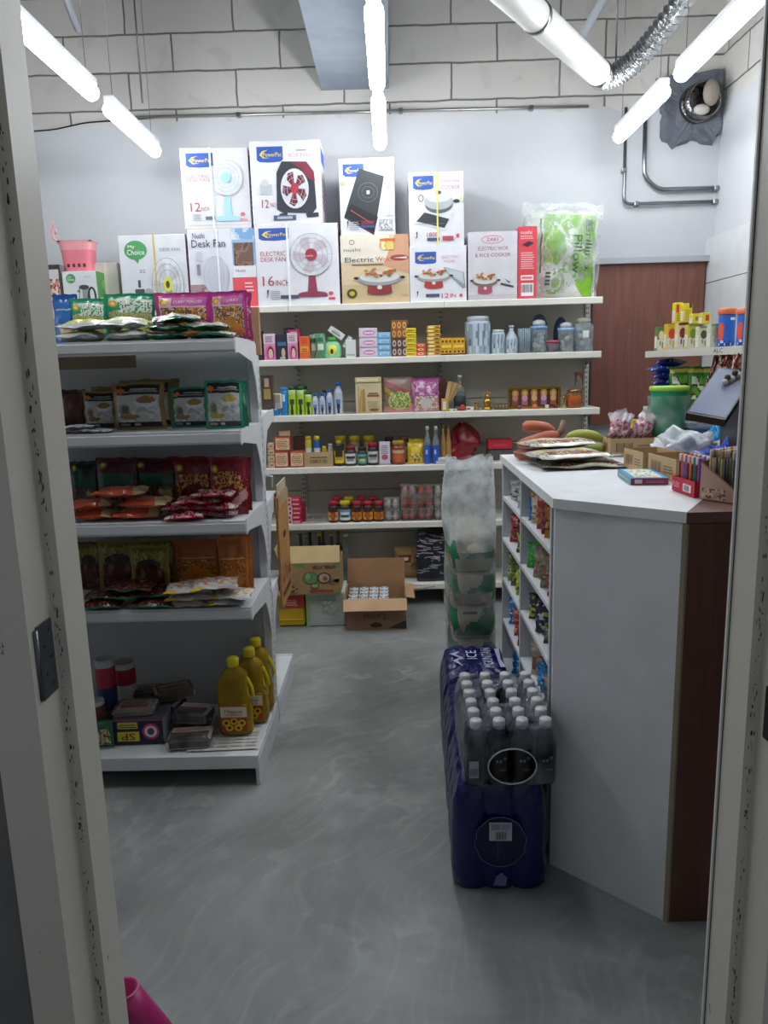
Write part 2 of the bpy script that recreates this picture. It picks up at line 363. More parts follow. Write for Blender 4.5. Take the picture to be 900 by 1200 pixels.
# steel door frame: stop, rebate and front face as one extruded profile
def jamb(x, sgn, name):
    P = [(x - .052 * sgn, 1.052), (x, 1.052), (x, .985), (x - .016 * sgn, .985), (x - .016 * sgn, .912), (x - .075 * sgn, .912), (x - .075 * sgn, .93), (x - .052 * sgn, .93)]
    g = G(); g.prism(P if sgn > 0 else P[::-1], 0, DT + .03, 'c4c0b4', 'chipped_paint'); return struct(g, name)
jl = jamb(DL, 1, 'trim_1')
jr = jamb(DR, -1, 'trim_2')
g = G(); g.box(DL, .985, DT, DR, 1.052, DT + .05, 'c4c0b4', 'chipped_paint'); g.box(DL - .07, .912, DT + .016, DR + .07, .985, DT + .06, 'c4c0b4', 'chipped_paint'); struct(g, 'trim_3')
g = G(); g.box(DR - .004, 1.053, 0, DR + .004, 1.058, DT, 'd5d6d2', 'paint'); g.box(DR - .001, 1.0523, 0, DR + .006, 1.0535, DT, '1c1c20', 'plastic'); struct(g, 'trim_4')
# rust and chips along the step of the frame
for xs, par, sg in ((DL - .010, jl, 1), (DR + .010, jr, -1)):
    rr = random.Random(7); k = G(); k.face((xs, .9848, 0), (1, 0, 0), (0, 0, 1))
    for q in range(230):
        z = rr.uniform(.15, 2.1); cx_ = rr.gauss(-.001, .0016); a_ = rr.uniform(.0004, .0013); b_ = rr.uniform(.0012, .006)
        k.poly([(cx_ + a_ * cos(2 * pi * i / 7) * rr.uniform(.6, 1.2), z + b_ * sin(2 * pi * i / 7) * rr.uniform(.6, 1.2)) for i in range(7)], rr.choice(('4a3128', '5c4032', '3a2822', '6e5444')), 0)
    k.build('rust_stain', par)
# hinge leaf let into the left rebate
p0 = [at(48, 702, .94)]
g = G(); hx = DL - .016
g.box(hx, .932, 1.075, hx + .0022, .974, 1.178, '777e82', 'metal')
g.tube([(hx + .001, .928, 1.078), (hx + .001, .928, 1.175)], .004, '6a7074', n=8)
for i, (y_, z_) in enumerate(((.962, 1.165), (.945, 1.147), (.962, 1.127), (.945, 1.107), (.962, 1.089))):
    g.face((hx + .0022, y_, z_), (0, 1, 0), (0, 0, 1)); g.ell(0, 0, .0028, .0028, '1d1d1e', 1, 10)
h = g.build('door_hinge', jl)
h['label'] = 'grey steel hinge leaf with five screw holes'
# strike plate on the right
g = G(); hx = DR + .016
g.box(hx - .002, .925, .985, hx, .965, 1.06, '4d4a48', 'metal'); g.box(hx - .0026, .935, 1.0, hx - .0019, .955, 1.045, '141312', 'plastic'); g.build('strike_plate', jr)
# concrete beam box under the ceiling, running towards the back wall
g = G(); g.box(-.385, 1.5, 3.18, .03, YB, ZC, '858e98', 'card'); struct(g, 'ceiling_beam')
# low ceiling pipes
# ---- brown laminate board closing the opening at the back right, with lintel strip
g = G(); g.box(1.30, 4.965, 1.09, 2.0, YB - .001, 2.10, '7a4c3f', 'wood_laminate'); struct(g, 'door_1')
g = G(); g.box(1.28, 4.93, 2.10, 2.012, YB, 2.135, 'a9adb2', 'paint'); struct(g, 'trim_5')
# white panels standing along the right wall
g = G(); g.box(2.012, 2.4, 0, XR - .001, YB - .001, 1.965, 'c5c8c9', 'laminate'); g.box(2.012, 2.4, 1.971, XR - .001, YB - .001, 2.24, 'c5c8c9', 'laminate')
g.box(2.018, 2.41, 1.96, XR - .002, YB - .002, 1.975, '7d8082', 'laminate'); struct(g, 'wall_cladding')

# ---- hole in the blockwork with the crushed duct
rnd = random.Random(5)
g = G(); cx, cz = 1.90, 3.0
out = [(-.23, .17), (-.05, .2), (.16, .22), (.165, .02), (.16, -.13), (.11, -.19), (.0, -.165), (-.12, -.2), (-.18, -.16), (-.19, -.03), (-.21, .08)]
ring_ = []
for i in range(len(out)):
    a, b = Vector(out[i]), Vector(out[(i + 1) % len(out)])
    for k in range(4): p = a.lerp(b, k / 4) + Vector((rnd.uniform(-.009, .009), rnd.uniform(-.009, .009))); ring_.append(p)
N_ = len(ring_); vs = [(cx + p.x * 1.06, YB - .001, cz + p.y * 1.06) for p in ring_]
for s_, d_ in ((1, .035), (.85, .03), (.6, .022), (.3, .03)):
    vs += [(cx + p.x * s_, YB - d_ - rnd.uniform(0, .012), cz + p.y * s_) for p in ring_]
vs.append((cx, YB - .03, cz)); fs = []
for k in range(4):
    for i in range(N_): j = (i + 1) % N_; fs.append((k * N_ + i, k * N_ + j, (k + 1) * N_ + j, (k + 1) * N_ + i))
for i in range(N_): fs.append((4 * N_ + i, 4 * N_ + (i + 1) % N_, 5 * N_))
g.add(vs, [f[::-1] for f in fs], '6e737c', 'cloth')
o = g.build('mortar_patch'); tag(o, 'rough dark grey mortar patch on the upper wall around the vent outlet', 'mortar patch')
g = G(); c0 = Vector((1.945, 0, 3.015))
g.lathe([(.105, 0), (.105, .10), (.092, .10), (.09, .02)], '8a8a8c', 'foil', n=26)
g.lathe([(.088, .02), (.088, .025)], '222327', 'card', n=22)
g.lathe([(.112, .0), (.112, .03), (.104, .034)], '8a8580', 'foil', n=26)
o = g.build('vent_outlet'); o.location = (1.90, 4.975, 3.02); o.rotation_euler = (pi / 2, 0, .12)
tag(o, 'round crushed metal vent outlet sticking out of the mortar patch', 'vent')
g = G(); g.X = Matrix.Rotation(0, 4, 'Z')
g.ball((.028, .03, .115), .05, .075, .035, '8f857a', 'card'); g.ball((-.02, -.06, .1), .05, .03, .03, 'b9b5ae', 'card'); g.build('foil_flap', o)

# ---- conduits
def pipes(name, label, pts, r, col='8d9195', clips=()):
    g = G(); P = []
    for i, p in enumerate(pts):
        p = Vector(p)
        if 0 < i < len(pts) - 1:
            a, b = Vector(pts[i - 1]), Vector(pts[i + 1]); q1 = p + (a - p).normalized() * .045; q2 = p + (b - p).normalized() * .045
            for t in (0, .25, .5, .75, 1): P.append((1 - t) ** 2 * q1 + 2 * t * (1 - t) * p + t * t * q2)
        else: P.append(p)
    g.tube(P, r, col, 'metal', 10); o = g.build(name); tag(o, label, 'pipe')
    for c in clips:
        k = G(); k.box(c[0] - .014, c[1] - .014, c[2] - .014, c[0] + .014, YB, c[2] + .014, '9ea2a5', 'metal', .004); k.build('pipe_clip', o)
    return o
pipes('conduit', 'thin steel conduit dropping down the wall and turning right, lower of two', [(1.477, 4.99, 3.02), (1.482, 4.99, 2.462), (2.065, 4.99, 2.462)], .010, clips=[(1.478, 4.99, 2.66), (1.56, 4.99, 2.462), (2.05, 4.99, 2.462)])
pipes('conduit', 'steel conduit bending around at the top right, upper of two', [(1.594, 4.985, 3.03), (1.60, 4.985, 2.62), (1.69, 4.985, 2.54), (2.065, 4.985, 2.54)], .013, clips=[(2.05, 4.985, 2.54)])
pipes('conduit', 'long thin steel conduit running level below the block courses', [(-1.62, 4.995, 3.055), (1.25, 4.995, 3.035)], .009, 'b0b2b2', clips=[(-.9, 4.995, 3.05), (0.9, 4.995, 3.037), (.1, 4.995, 3.045)])
pipes('cable', 'loose black cable sagging along the wall at upper left', [(-2.3, 5.0, 2.99), (-2.05, 5.0, 3.0), (-1.85, 5.0, 3.035), (-1.4, 5.0, 3.05)], .004, '2b2b2d')

# ---- big white vent pipe and silver flexible hose
g = G(); A = Vector((.30, 3.0, 2.94)); B = Vector((1.16, 4.36, 2.985)); D = (B - A)
A0 = A - D * .6
g.tube([A0, A0.lerp(B, .5), B], .064, 'dcdcd9', 'paint', 24)
o = g.build('vent_pipe'); tag(o, 'thick white ventilation pipe crossing under the ceiling', 'pipe')
k = G(); m1 = A.lerp(B, .42)
dn = D.normalized(); k.tube([m1 - dn * .012, m1 + dn * .012], .069, '9c9d9c', 'metal', 24); k.tube([m1, m1 + Vector((0, 0, 1.25))], .004, '8a8a8a', 'metal', 6); k.build('pipe_hanger', o)
k = G(); k.tube([B - dn * .075, B - dn * .03, B, B + dn * .02], [.067, .069, .068, .05], 'c8cacb', 'foil', 20); k.build('foil_tape', o)
g = G(); pts = []; rr = []
Q0, Q1, Q2, Q3 = B + dn * .03, Vector((1.33, 4.36, 2.99)), Vector((1.42, 4.1, 3.12)), Vector((1.62, 3.55, 3.5))
n_ = 120
for i in range(n_ + 1):
    t = i / n_; p = (1 - t) ** 3 * Q0 + 3 * t * (1 - t) ** 2 * Q1 + 3 * t * t * (1 - t) * Q2 + t ** 3 * Q3
    pts.append(p); rr.append(.054 + .007 * cos(i * pi / 2))
g.tube(pts, rr, 'c9cccd', 'foil', 20); o = g.build('flexible_hose'); tag(o, 'silver corrugated flexible duct hose joined to the white pipe', 'hose')
# slanting metal strut behind the pipe
g = G(); a = Vector(at(678, 50, 4.7)); b = Vector(at(712, -10, 4.5)); dd = (b - a).normalized(); b = a + dd * 1.5
g.tube([a, b], .03, 'a7acb2', 'paint', 4); o = g.build('ceiling_strut'); tag(o, 'slanting pale metal strut high behind the white pipe', 'strut')
a = Vector(at(92, 36, 4.6)); b = Vector(at(66, -30, 4.3)); dd = (b - a).normalized(); g = G(); g.tube([a, a + dd * 1.3], .022, 'a7acb2', 'paint', 4); tag(g.build('ceiling_strut'), 'slanting pale metal strut above the lamps beside the door frame', 'strut')
# hanging rods (thin)
for x, y, Yd, lb in ((722, 60, 4.36, 'thin hanger rod above the joint of pipe and hose'), (162, 60, 4.8, 'thin vertical rod on the blocks at upper left')):
    a = at(x, y, Yd); g = G(); g.tube([(a[0], Yd, 3.06 if Yd < 4.5 else 3.07), (a[0], Yd, ZC)], .005, '77797b', 'metal', 6); tag(g.build('hanger_rod'), lb, 'rod')

# ---- linear lamps in three rows
def lamp(L_=.74):
    r = empty('linear_lamp', 'x', 'lamp')
    g = G(); g.box(-.028, -L_ / 2, .0, .028, L_ / 2, .035, 'e6e8ea', 'paint', .006); g.build('housing', r)
    g = G(); g.tube([(0, -L_ / 2 + .01, -.030), (0, L_ / 2 - .01, -.030)], .036, 'ffffff', 'tube_glow', 14); g.build('widened_tube', r)  # thicker than a real tube, its width takes in the glare around the lamp
    for y in (-L_ / 2 + .06, L_ / 2 - .06):
        k = G(); k.tube([(0, y, .03), (0, y, ZC - 2.81)], .0018, '8b8d90', 'metal', 5); k.build('hanging_wire', r)
    return r
lp = lamp(); first = True
for x, nm in ((-1.35, 'row on the left'), (-.03, 'middle row'), (1.36, 'row on the right')):
    for y, wh in ((4.35, 'far lamp by the back wall'), (3.4, 'nearer lamp'), (2.35, 'out of the picture above')):
        lb = 'glowing white linear lamp, %s, %s' % (nm, wh)
        if first: o = lp; o.location = (x, y, 2.81); first = False
        else: o = dup(lp, (x, y, 2.81))
        tag(o, lb, 'lamp', 'glowing linear ceiling lamps')
# ------------------------------------------------------------ shelving
SH = [1.876, 1.562, 1.226, .905, .548, .145]      # tops of the back shelves
YF, YP = 4.60, 4.985
WH, CR = 'c9c9c4', 'b9b5aa'
su = empty('shelving_unit', 'long cream metal wall shelving with six levels against the back wall', 'shelving unit', (0, 4.8, 0))
def loc(p): return (p[0], p[1] - 4.8, p[2])
UPX = [-2.45, -1.52, -.60, .325, 1.262]
for x in UPX:
    g = G(); g.box(x - .014, .150, 0, x + .014, .185, 1.873, 'c9c7be', 'paint')
    for k in range(57):
        g.face((x, .150, .1 + k * .031), (1, 0, 0), (0, 0, 1)); g.rect(-.008, -.008, -.003, .008, '2c2a28', 1); g.rect(.003, -.008, .008, .008, '2c2a28', 1)
    g.build('upright', su)
    if x > -.7:
        g = G(); g.box(x - .02, -.17, 0, x + .02, .15, .045, 'c3c1b8', 'paint', .004); g.box(x - .02, -.175, 0, x + .02, -.15, .115, 'c9c7be', 'paint', .003)
        for k in range(3): g.face((x, -.175, .03 + k * .03), (1, 0, 0), (0, 0, 1)); g.rect(-.006, -.008, .006, .008, '2c2a28', 1)
        g.build('foot', su)
for a, b in zip(UPX[:-1], UPX[1:]):
    for k in range(6):
        z0 = .12 + k * .292
        g = G(); g.box(a + .002, .165, z0, b - .002, .18, z0 + .288, 'c2bdb1', 'paint', .002); g.build('back_panel', su)
    for z in SH:
        if z < .2 and a < -1: continue
        g = G(); P = [(-.2, z - .004), (-.2, z - .036), (-.192, z - .04), (-.185, z - .036), (-.185, z - .012), (.15, z - .012), (.15, z), (-.196, z)]
        n = len(P); vs = [(x, y, zz) for x in (a + .001, b - .001) for y, zz in P]
        g.add(vs, [tuple(range(n)), tuple(n + i for i in range(n))[::-1]] + [(i, n + i, n + (i + 1) % n, (i + 1) % n) for i in range(n)], 'e6e3d9', 'paint')
        g.build('shelf', su)
for x in UPX:
    for z in SH[1:]:
        if z < .2: continue
        g = G(); g.prism([(-.17, -.012), (.15, -.012), (.15, -.085), (.05, -.06), (-.17, -.03)], -.0015, .0015, 'c4c1b7', 'paint')
        g.v = [(x + c, a, z + b) for a, b, c in g.v]; g.build('bracket', su)

# gondola rack on the left, two sided, seen from its front and right end
gu = empty('gondola_rack', 'white double sided gondola shelving rack with five front shelves', 'rack', (-.52, 3.0, 0))
GX0 = -1.22
GS = [1.610, 1.300, .985, .668]
GF = 2.575 - 3.0
for x in (-.02, GX0 + .02 - .0):
    g = G(); g.box(x - .018, -.03, 0, x + .018, .03, 1.56, 'd3d6d8', 'paint', .004)
    for k in range(44): g.face((x + .018, 0, .12 + k * .032), (0, 1, 0), (0, 0, 1)); g.rect(-.004, -.008, .004, .008, '37393b', 1)
    g.build('upright', gu)
g = G(); g.box(GX0 + .02, -.012, .10, -.04, .012, 1.59, 'b9bcbe', 'paint', .002); g.build('back_panel', gu)
def gshelf(z, yf, parent, side=1):
    g = G(); P = [(yf, z), (yf, z - .045), (yf + .012, z - .045), (yf + .012, z - .014), (-.035, z - .014), (-.035, z)]
    if side < 0: P = [(-a, b) for a, b in P][::-1]
    n = len(P); vs = [(x, y, zz) for x in (GX0, -.002) for y, zz in P]
    g.add(vs, [tuple(range(n)), tuple(n + i for i in range(n))[::-1]] + [(i, n + i, n + (i + 1) % n, (i + 1) % n) for i in range(n)], 'd2d5d7', 'paint')
    # bright price rail on the front lip
    y0 = yf - .004 if side > 0 else -yf
    g.box(GX0, y0, z - .038, -.002, y0 + .004, z - .008, 'dfe2e4', 'paint', .001)
    return g.build('shelf', parent)
def gbracket(z, yf, parent, side=1):
    P = [(yf + .004, z + .004), (yf + .004, z - .05), (yf + .05, z - .045), (-.13, z - .075), (-.075, z - .14), (-.03, z - .26), (-.03, z - .01), (-.16, z + .004)]
    g = G(); n = len(P)
    if side < 0: P = [(-a, b) for a, b in P][::-1]
    vs = [(x, y, zz) for x in (-.004, .0) for y, zz in P]
    g.add(vs, [tuple(range(n)), tuple(n + i for i in range(n))[::-1]] + [(i, n + i, n + (i + 1) % n, (i + 1) % n) for i in range(n)], 'd6d9db', 'paint')
    return g.build('bracket', parent)
for z in GS: gshelf(z, GF, gu); gbracket(z, GF, gu)
for z in (.60, .97, 1.33): gshelf(z, GF + .1, gu, -1); gbracket(z, GF + .1, gu, -1)
for s_, yf in ((1, 2.52 - 3.0), (-1, -.50)):
    g = G(); y0, y1 = (yf, -.03) if s_ > 0 else (.03, -yf)
    g.box(GX0, y0, .085, 0, y1, .118, 'd4d7d9', 'paint', .003)
    ye = y0 if s_ > 0 else y1
    g.box(GX0, ye - .002, .07, .0, ye + .012, .122, 'd9dcde', 'paint', .002)
    g.build('base_deck', gu)
    g = G(); P = [(y0, 0), (y0, .118), (y1, .118), (y1, 0)] if s_ > 0 else [(y0, 0), (y0, .118), (y1, .118), (y1, 0)]
    g.box(-.012, y0 + .003, 0, .002, y1 - .003, .10, 'cfd2d4', 'paint', .002); g.build('end_plate', gu)
g = G(); g.box(GX0, -.36, 0, -.02, -.345, .085, '3b3f42', 'paint'); g.build('kick_plate', gu)

# ------------------------------------------------------------ counter
ZT = 1.135
cu_ = empty('shop_counter', 'white angled shop counter with open snack cubbies and a brown end panel', 'counter', (.45, 2.05, 0))
def CP(g, name): 
    g.v = [(x - .45, y - 2.05, z) for x, y, z in g.v]; return g.build(name, cu_)
g = G(); g.prism([(.44, 3.08), (1.27, 3.08), (1.27, 2.12), (.90, 2.10), (.71, 1.797), (.436, 2.032)][::-1], ZT - .028, ZT, 'dfe2e4', 'laminate'); CP(g, 'worktop')
g = G(); g.prism([(.71, 1.797), (.90, 2.10), (1.65, 2.12), (1.65, 1.80)][::-1], ZT - .028, ZT - .001, '6e5148', 'laminate'); CP(g, 'brown_worktop')
g = G(); g.prism([(.447, 2.05), (.705, 1.805), (.715, 1.818), (.462, 2.066)], 0.0, ZT - .03, 'dcdee0', 'laminate'); CP(g, 'front_panel')
g = G(); g.box(.708, 1.800, 0, 1.64, 1.818, ZT - .03, '6b4438', 'wood_laminate'); CP(g, 'brown_panel')
g = G(); g.prism([(.703, 1.802), (.712, 1.795), (.719, 1.80), (.710, 1.808)], 0, ZT - .03, '9a8e77', 'card'); CP(g, 'edge_strip')
g = G(); g.fr = (Vector((1.05, 1.7995, .77)), Vector((1, 0, 0)), Vector((0, 0, 1))); g.ell(0, 0, .03, .02, '120e0d', 1); g.ell(-.03, -.002, .012, .008, '8a7a70', 2); CP(g, 'cable_hole')
for y in (2.09, 2.115, 2.625, 3.06):
    if y == 2.09: 
        g = G(); g.box(.45, 2.055, 0, .475, 2.085, ZT - .03, 'c3c6c9', 'laminate', .002); CP(g, 'corner_post'); continue
    g = G(); g.box(.448, y - .009, .03, .80, y + .009, ZT - .03, 'c5c8cb', 'laminate', .001); CP(g, 'divider')
g = G(); g.box(.80, 2.1, 0, .815, 3.075, ZT - .03, 'bfc1c3', 'laminate'); CP(g, 'rear_panel')
CZ = [.968, .795, .622, .442, .262, .05]
for y0, y1 in ((2.126, 2.614), (2.636, 3.05)):
    for z in CZ:
        g = G(); g.box(.449, y0, z - .016, .80, y1, z, 'd0d3d5', 'laminate', .001); CP(g, 'cubby_shelf')
g = G(); g.box(.82, 3.055, 0, 1.26, 3.075, ZT - .03, 'c5c8cb', 'laminate'); CP(g, 'back_board')
g = G(); g.box(1.24, 2.14, 0, 1.26, 3.05, ZT - .03, 'c5c8cb', 'laminate'); CP(g, 'inner_panel')

# ------------------------------------------------------------ shelf on the right wall
ru = empty('side_shelving', 'cream side shelving behind the counter at the right wall', 'shelving unit', (1.33, 3.4, 0))
for z in (1.545, 1.262):
    g = G(); g.box(0, -1.02, z - .032, .006, .62, z, 'cfccc2', 'paint', .001); g.box(.006, -1.02, z - .012, .42, .62, z, 'cfccc2', 'paint', .001)
    if z > 1.5: g.face((0, 0, z - .030), (0, -1, 0), (0, 0, 1)); g.text('ALC', .27, .016, .018, '26282c', 1, .09)
    g.build('shelf', ru)
for y in (-1.0, .58):
    g = G(); g.box(.426, y - .015, 0, .45, y + .015, 1.56, '8e8c86', 'paint', .002); g.build('upright', ru)
g = G(); g.box(.421, -1.02, 1.0, .425, .62, 1.543, '4c4a48', 'paint'); g.build('back_panel', ru)
wr = empty('display_rack', 'small white open rack with purple boxes beside the door frame', 'rack', (1.332, 2.6, 1.546))
for y in (-.19, .18):
    g = G(); g.box(0, y - .01, 0, .25, y + .01, .385, 'dcdedf', 'laminate', .001); g.build('side_board', wr)
for z in (.012, .19, .375):
    g = G(); g.box(0.001, -.18, z - .012, .25, .17, z, 'dcdedf', 'laminate', .001); g.build('shelf', wr)
g = G(); g.box(.251, -.2, 0, .26, .19, .385, 'c9cbcc', 'laminate'); g.build('back_board', wr)
# ------------------------------------------------------------ printing and product builders
def art_at(art, u, v):
    c = None
    for a in art:
        k = a[0]
        if k == 'r' and a[1] <= u <= a[3] and a[2] <= v <= a[4]: c = a[5]
        elif k == 'e' and ((u - a[1]) / a[3]) ** 2 + ((v - a[2]) / a[4]) ** 2 <= 1: c = a[5]
        elif k == 'n' and a[1] <= u <= a[3] and a[2] <= v <= a[4]:
            q = noise.noise(Vector((u * a[6], v * a[6], a[7]))) * 1.6 + .5; c = a[5][max(0, min(len(a[5]) - 1, int(q * len(a[5]))))]
        elif k == 'd':                      # diagonal band
            if a[1] <= v - u * a[2] <= a[3]: c = a[4]
    return c
def paint(g, art, W, H, l0=0):             # the same art list on a flat face, in metres
    for i, a in enumerate(art):
        k = a[0]; l = l0 + i
        if k == 'r': g.rect(a[1] * W, a[2] * H, a[3] * W, a[4] * H, a[5], l)
        elif k == 'e': g.ell(a[1] * W, a[2] * H, a[3] * W, a[4] * H, a[5], l)
        elif k == 'o': g.ring(a[1] * W, a[2] * H, a[3] * W, a[4] * H, a[6], a[5], l)
        elif k == 'p': g.poly([(x * W, y * H) for x, y in a[1]], a[2], l)
        elif k == 't': g.text(a[1], a[2] * W, a[3] * H, a[4] * H, a[5], l, a[6] * W if len(a) > 6 and a[6] else None)
        elif k == 'tr': g.text(a[1], a[2] * W, a[3] * H, a[4] * H, a[5], l, a[6] * W, rot=pi)
        elif k == 'l': g.line(a[1] * W, a[2] * H, a[3] * W, a[4] * H, a[6], a[5], l)
        elif k == 'n':
            m = 12
            for p in range(m):
                for q in range(m):
                    u = a[1] + (a[3] - a[1]) * (p + .5) / m; v = a[2] + (a[4] - a[2]) * (q + .5) / m
                    du = (a[3] - a[1]) / m / 2; dv = (a[4] - a[2]) / m / 2
                    g.rect((u - du) * W, (v - dv) * H, (u + du) * W, (v + dv) * H, art_at([a], u, v), l)
        elif k == 'bars':
            u0, v0, u1, v1, n = a[1:6]; r = random.Random(n)
            for q in range(n):
                u = u0 + (u1 - u0) * q / n; g.rect(u * W, v0 * H, (u + (u1 - u0) / n * r.choice((.3, .5, .7))) * W, v1 * H, a[6], l)
        elif k == 'lines':
            u0, v0, u1, v1, n = a[1:6]
            for q in range(n):
                v = v0 + (v1 - v0) * q / n; g.rect(u0 * W, v * H, (u1 - (q * 37 % 5) * .03 * (u1 - u0)) * W, (v + (v1 - v0) / n * .42) * H, a[6], l)
def carton(name, label, cat, loc, w, d, h, col, art=(), side=(), top=(), rz=0, group=None, mat='paper', b=.002, y0=True, topcol=None):
    g = G(); g.box(-w / 2, 0, 0, w / 2, d, h, col, mat, b)
    if art: g.face((-w / 2, 0, 0), (1, 0, 0), (0, 0, 1)); paint(g, art, w, h)
    if side: g.face((w / 2, 0, 0), (0, 1, 0), (0, 0, 1)); paint(g, side, d, h)
    if side: g.face((-w / 2, d, 0), (0, -1, 0), (0, 0, 1)); paint(g, side, d, h)
    if top: g.face((-w / 2, 0, h), (1, 0, 0), (0, 1, 0)); paint(g, top, w, d)
    o = g.build(name, None, loc, rz); tag(o, label, cat, group); return o
def sb(x0, x1, yt, z, Y):                  # centre x, width and height of a thing on a shelf whose front stands at Y
    a = at(x0, yt, Y); b = at(x1, yt, Y); return (a[0] + b[0]) / 2, b[0] - a[0], (a[2] + b[2]) / 2 - z
def shelf_box(n, x0, x1, yt, s, label, cat, col, art=(), dy=0, d=.07, z=None, group=None, **k):
    Y = 4.615 + dy; z = (SH[s] if z is None else z) + .0005; x, w, h = sb(x0, x1, yt, z, Y)
    return carton(n, label, cat, (x, Y, z), w - .002, d, h, col, art, group=group, **k)
# ---- pouches
def pouch_g(w, h, t, art, edge='cccccc', back=None, nx=28, ny=30, seed=0, seal=.07, texts=(), mat='film', bend=0, wr=1., bottom=1.):
    g = G(); S = random.Random(seed).uniform(0, 50); back = back or edge
    def T(u, v):
        q = (v - seal) / (1 - 2 * seal)
        if q <= 0 or q >= 1 or u <= .03 or u >= .97: return 0
        return t / 2 * (sin(pi * q) ** .55) * (max(0, 1 - abs(2 * u - 1) ** 3.2)) ** .8 * (1 + .25 * noise.noise(Vector((u * 5, v * 5, S))))
    def pt(u, v, sg, e=0):
        n = noise.noise(Vector((u * 3.3, v * 3.3, S + 9))); x = (u - .5) * w * (1 - .05 * sin(pi * v)) ; z = v * h
        y = sg * -(T(u, v) + e) + .006 * wr * n + bend * (v - .5) ** 2 * h
        x += .004 * wr * noise.noise(Vector((v * 6, S, 1))); z += .005 * wr * noise.noise(Vector((u * 5, S, 4))) * (v * 1.0 if bottom else 1)
        return (x, y, max(z, 0))
    for sg in (1, -1):
        vs = [pt(i / nx, j / ny, sg, .0004) for j in range(ny + 1) for i in range(nx + 1)]; fs = []; cc = []
        for j in range(ny):
            for i in range(nx):
                a = j * (nx + 1) + i; f = (a, a + 1, a + nx + 2, a + nx + 1); fs.append(f if sg > 0 else f[::-1])
                u, v = (i + .5) / nx, (j + .5) / ny
                cc.append((art_at(art, u, v) if sg > 0 else None) or (edge if sg > 0 else back))
        g.add(vs, fs, None, mat, True, cc)
    for s_, u, v, hh, c, ww in texts:
        g.text(s_, u * w, v * h, hh * h, c, 1, ww * w if ww else None, mp=lambda a, b, l: pt(min(max(a / w, 0), 1), b / h, 1, .0022))
    return g
def lay(o, x, y, z, rz=0, tilt=0, roll=0):      # a pouch laid on its back, foot edge to the front
    o.rotation_euler = (-pi / 2 + tilt, roll, rz)
    o.location = (x, y, z)
# ---- bottles and jars
def bottle(name, label, cat, loc, r, h, body, cap, lab=None, group=None, kind='round', mat='plastic', sy=1., lab_art=None, capr=.45, n=18, rz=0, caph=.12, lz=(.18, .6)):
    P = {'round': [(.9, 0), (1, .02), (1, .62), (.92, .70), (.6, .80), (capr, .86), (capr, .90)],
         'squat': [(.93, 0), (1, .03), (1, .70), (.9, .77), (.8, .80), (.8, .82)],
         'tall': [(.9, 0), (1, .02), (1, .50), (.85, .60), (.45, .76), (.36, .82), (.36, .92)],
         'straight': [(.96, 0), (1, .02), (1, .82), (.93, .87), (capr, .88)],
         'big': [(.9, 0), (1, .03), (1, .26), (.94, .30), (1, .34), (1, .62), (.85, .74), (.5, .82), (.42, .88)]}[kind]
    g = G(); g.lathe([(a * r, b * h) for a, b in P], body, mat, n, sy=sy)
    o = g.build(name, None, loc, rz); tag(o, label, cat, group)
    top = P[-1][1] * h; cr = r * (P[-1][0] + .06)
    c = G(); c.lathe([(cr, top - h * .02), (cr, h - .003), (cr * .93, h)], cap, 'plastic', n, sy=sy if kind in ('squat', 'straight') else 1); c.build('cap' if kind != 'squat' else 'lid', o)
    if lab:
        c = G(); z0, z1 = lz[0] * h, lz[1] * h; R = r * 1.012; m = 4
        pr = [(R, z0 + (z1 - z0) * k / m) for k in range(m + 1)]
        vs = []; fs = []; cc = []; na = 20
        for rr, zz in pr:
            for i in range(na + 1):
                a = -pi / 2 - 1.25 + 2.5 * i / na; vs.append((rr * cos(a), rr * sin(a) * sy, zz))
        for k in range(m):
            for i in range(na):
                q = k * (na + 1) + i; fs.append((q, q + 1, q + na + 2, q + na + 1)); cc.append((art_at(lab_art, (i + .5) / na, (k + .5) / m) if lab_art else None) or lab)
        c.add(vs, fs, None, 'paper', True, cc); c.build('label', o)
    return o
def shelf_bottle(nme, x0, x1, yt, s, label, cat, body, cap, dy=0, z=None, **k):
    z = (SH[s] if z is None else z) + .0005; Y = 4.615 + dy; x, w, h = sb(x0, x1, yt, z, Y)
    return bottle(nme, label, cat, (x, Y + w / 2 * k.get('sy', 1), z), w / 2 - .001, h, body, cap, **k)

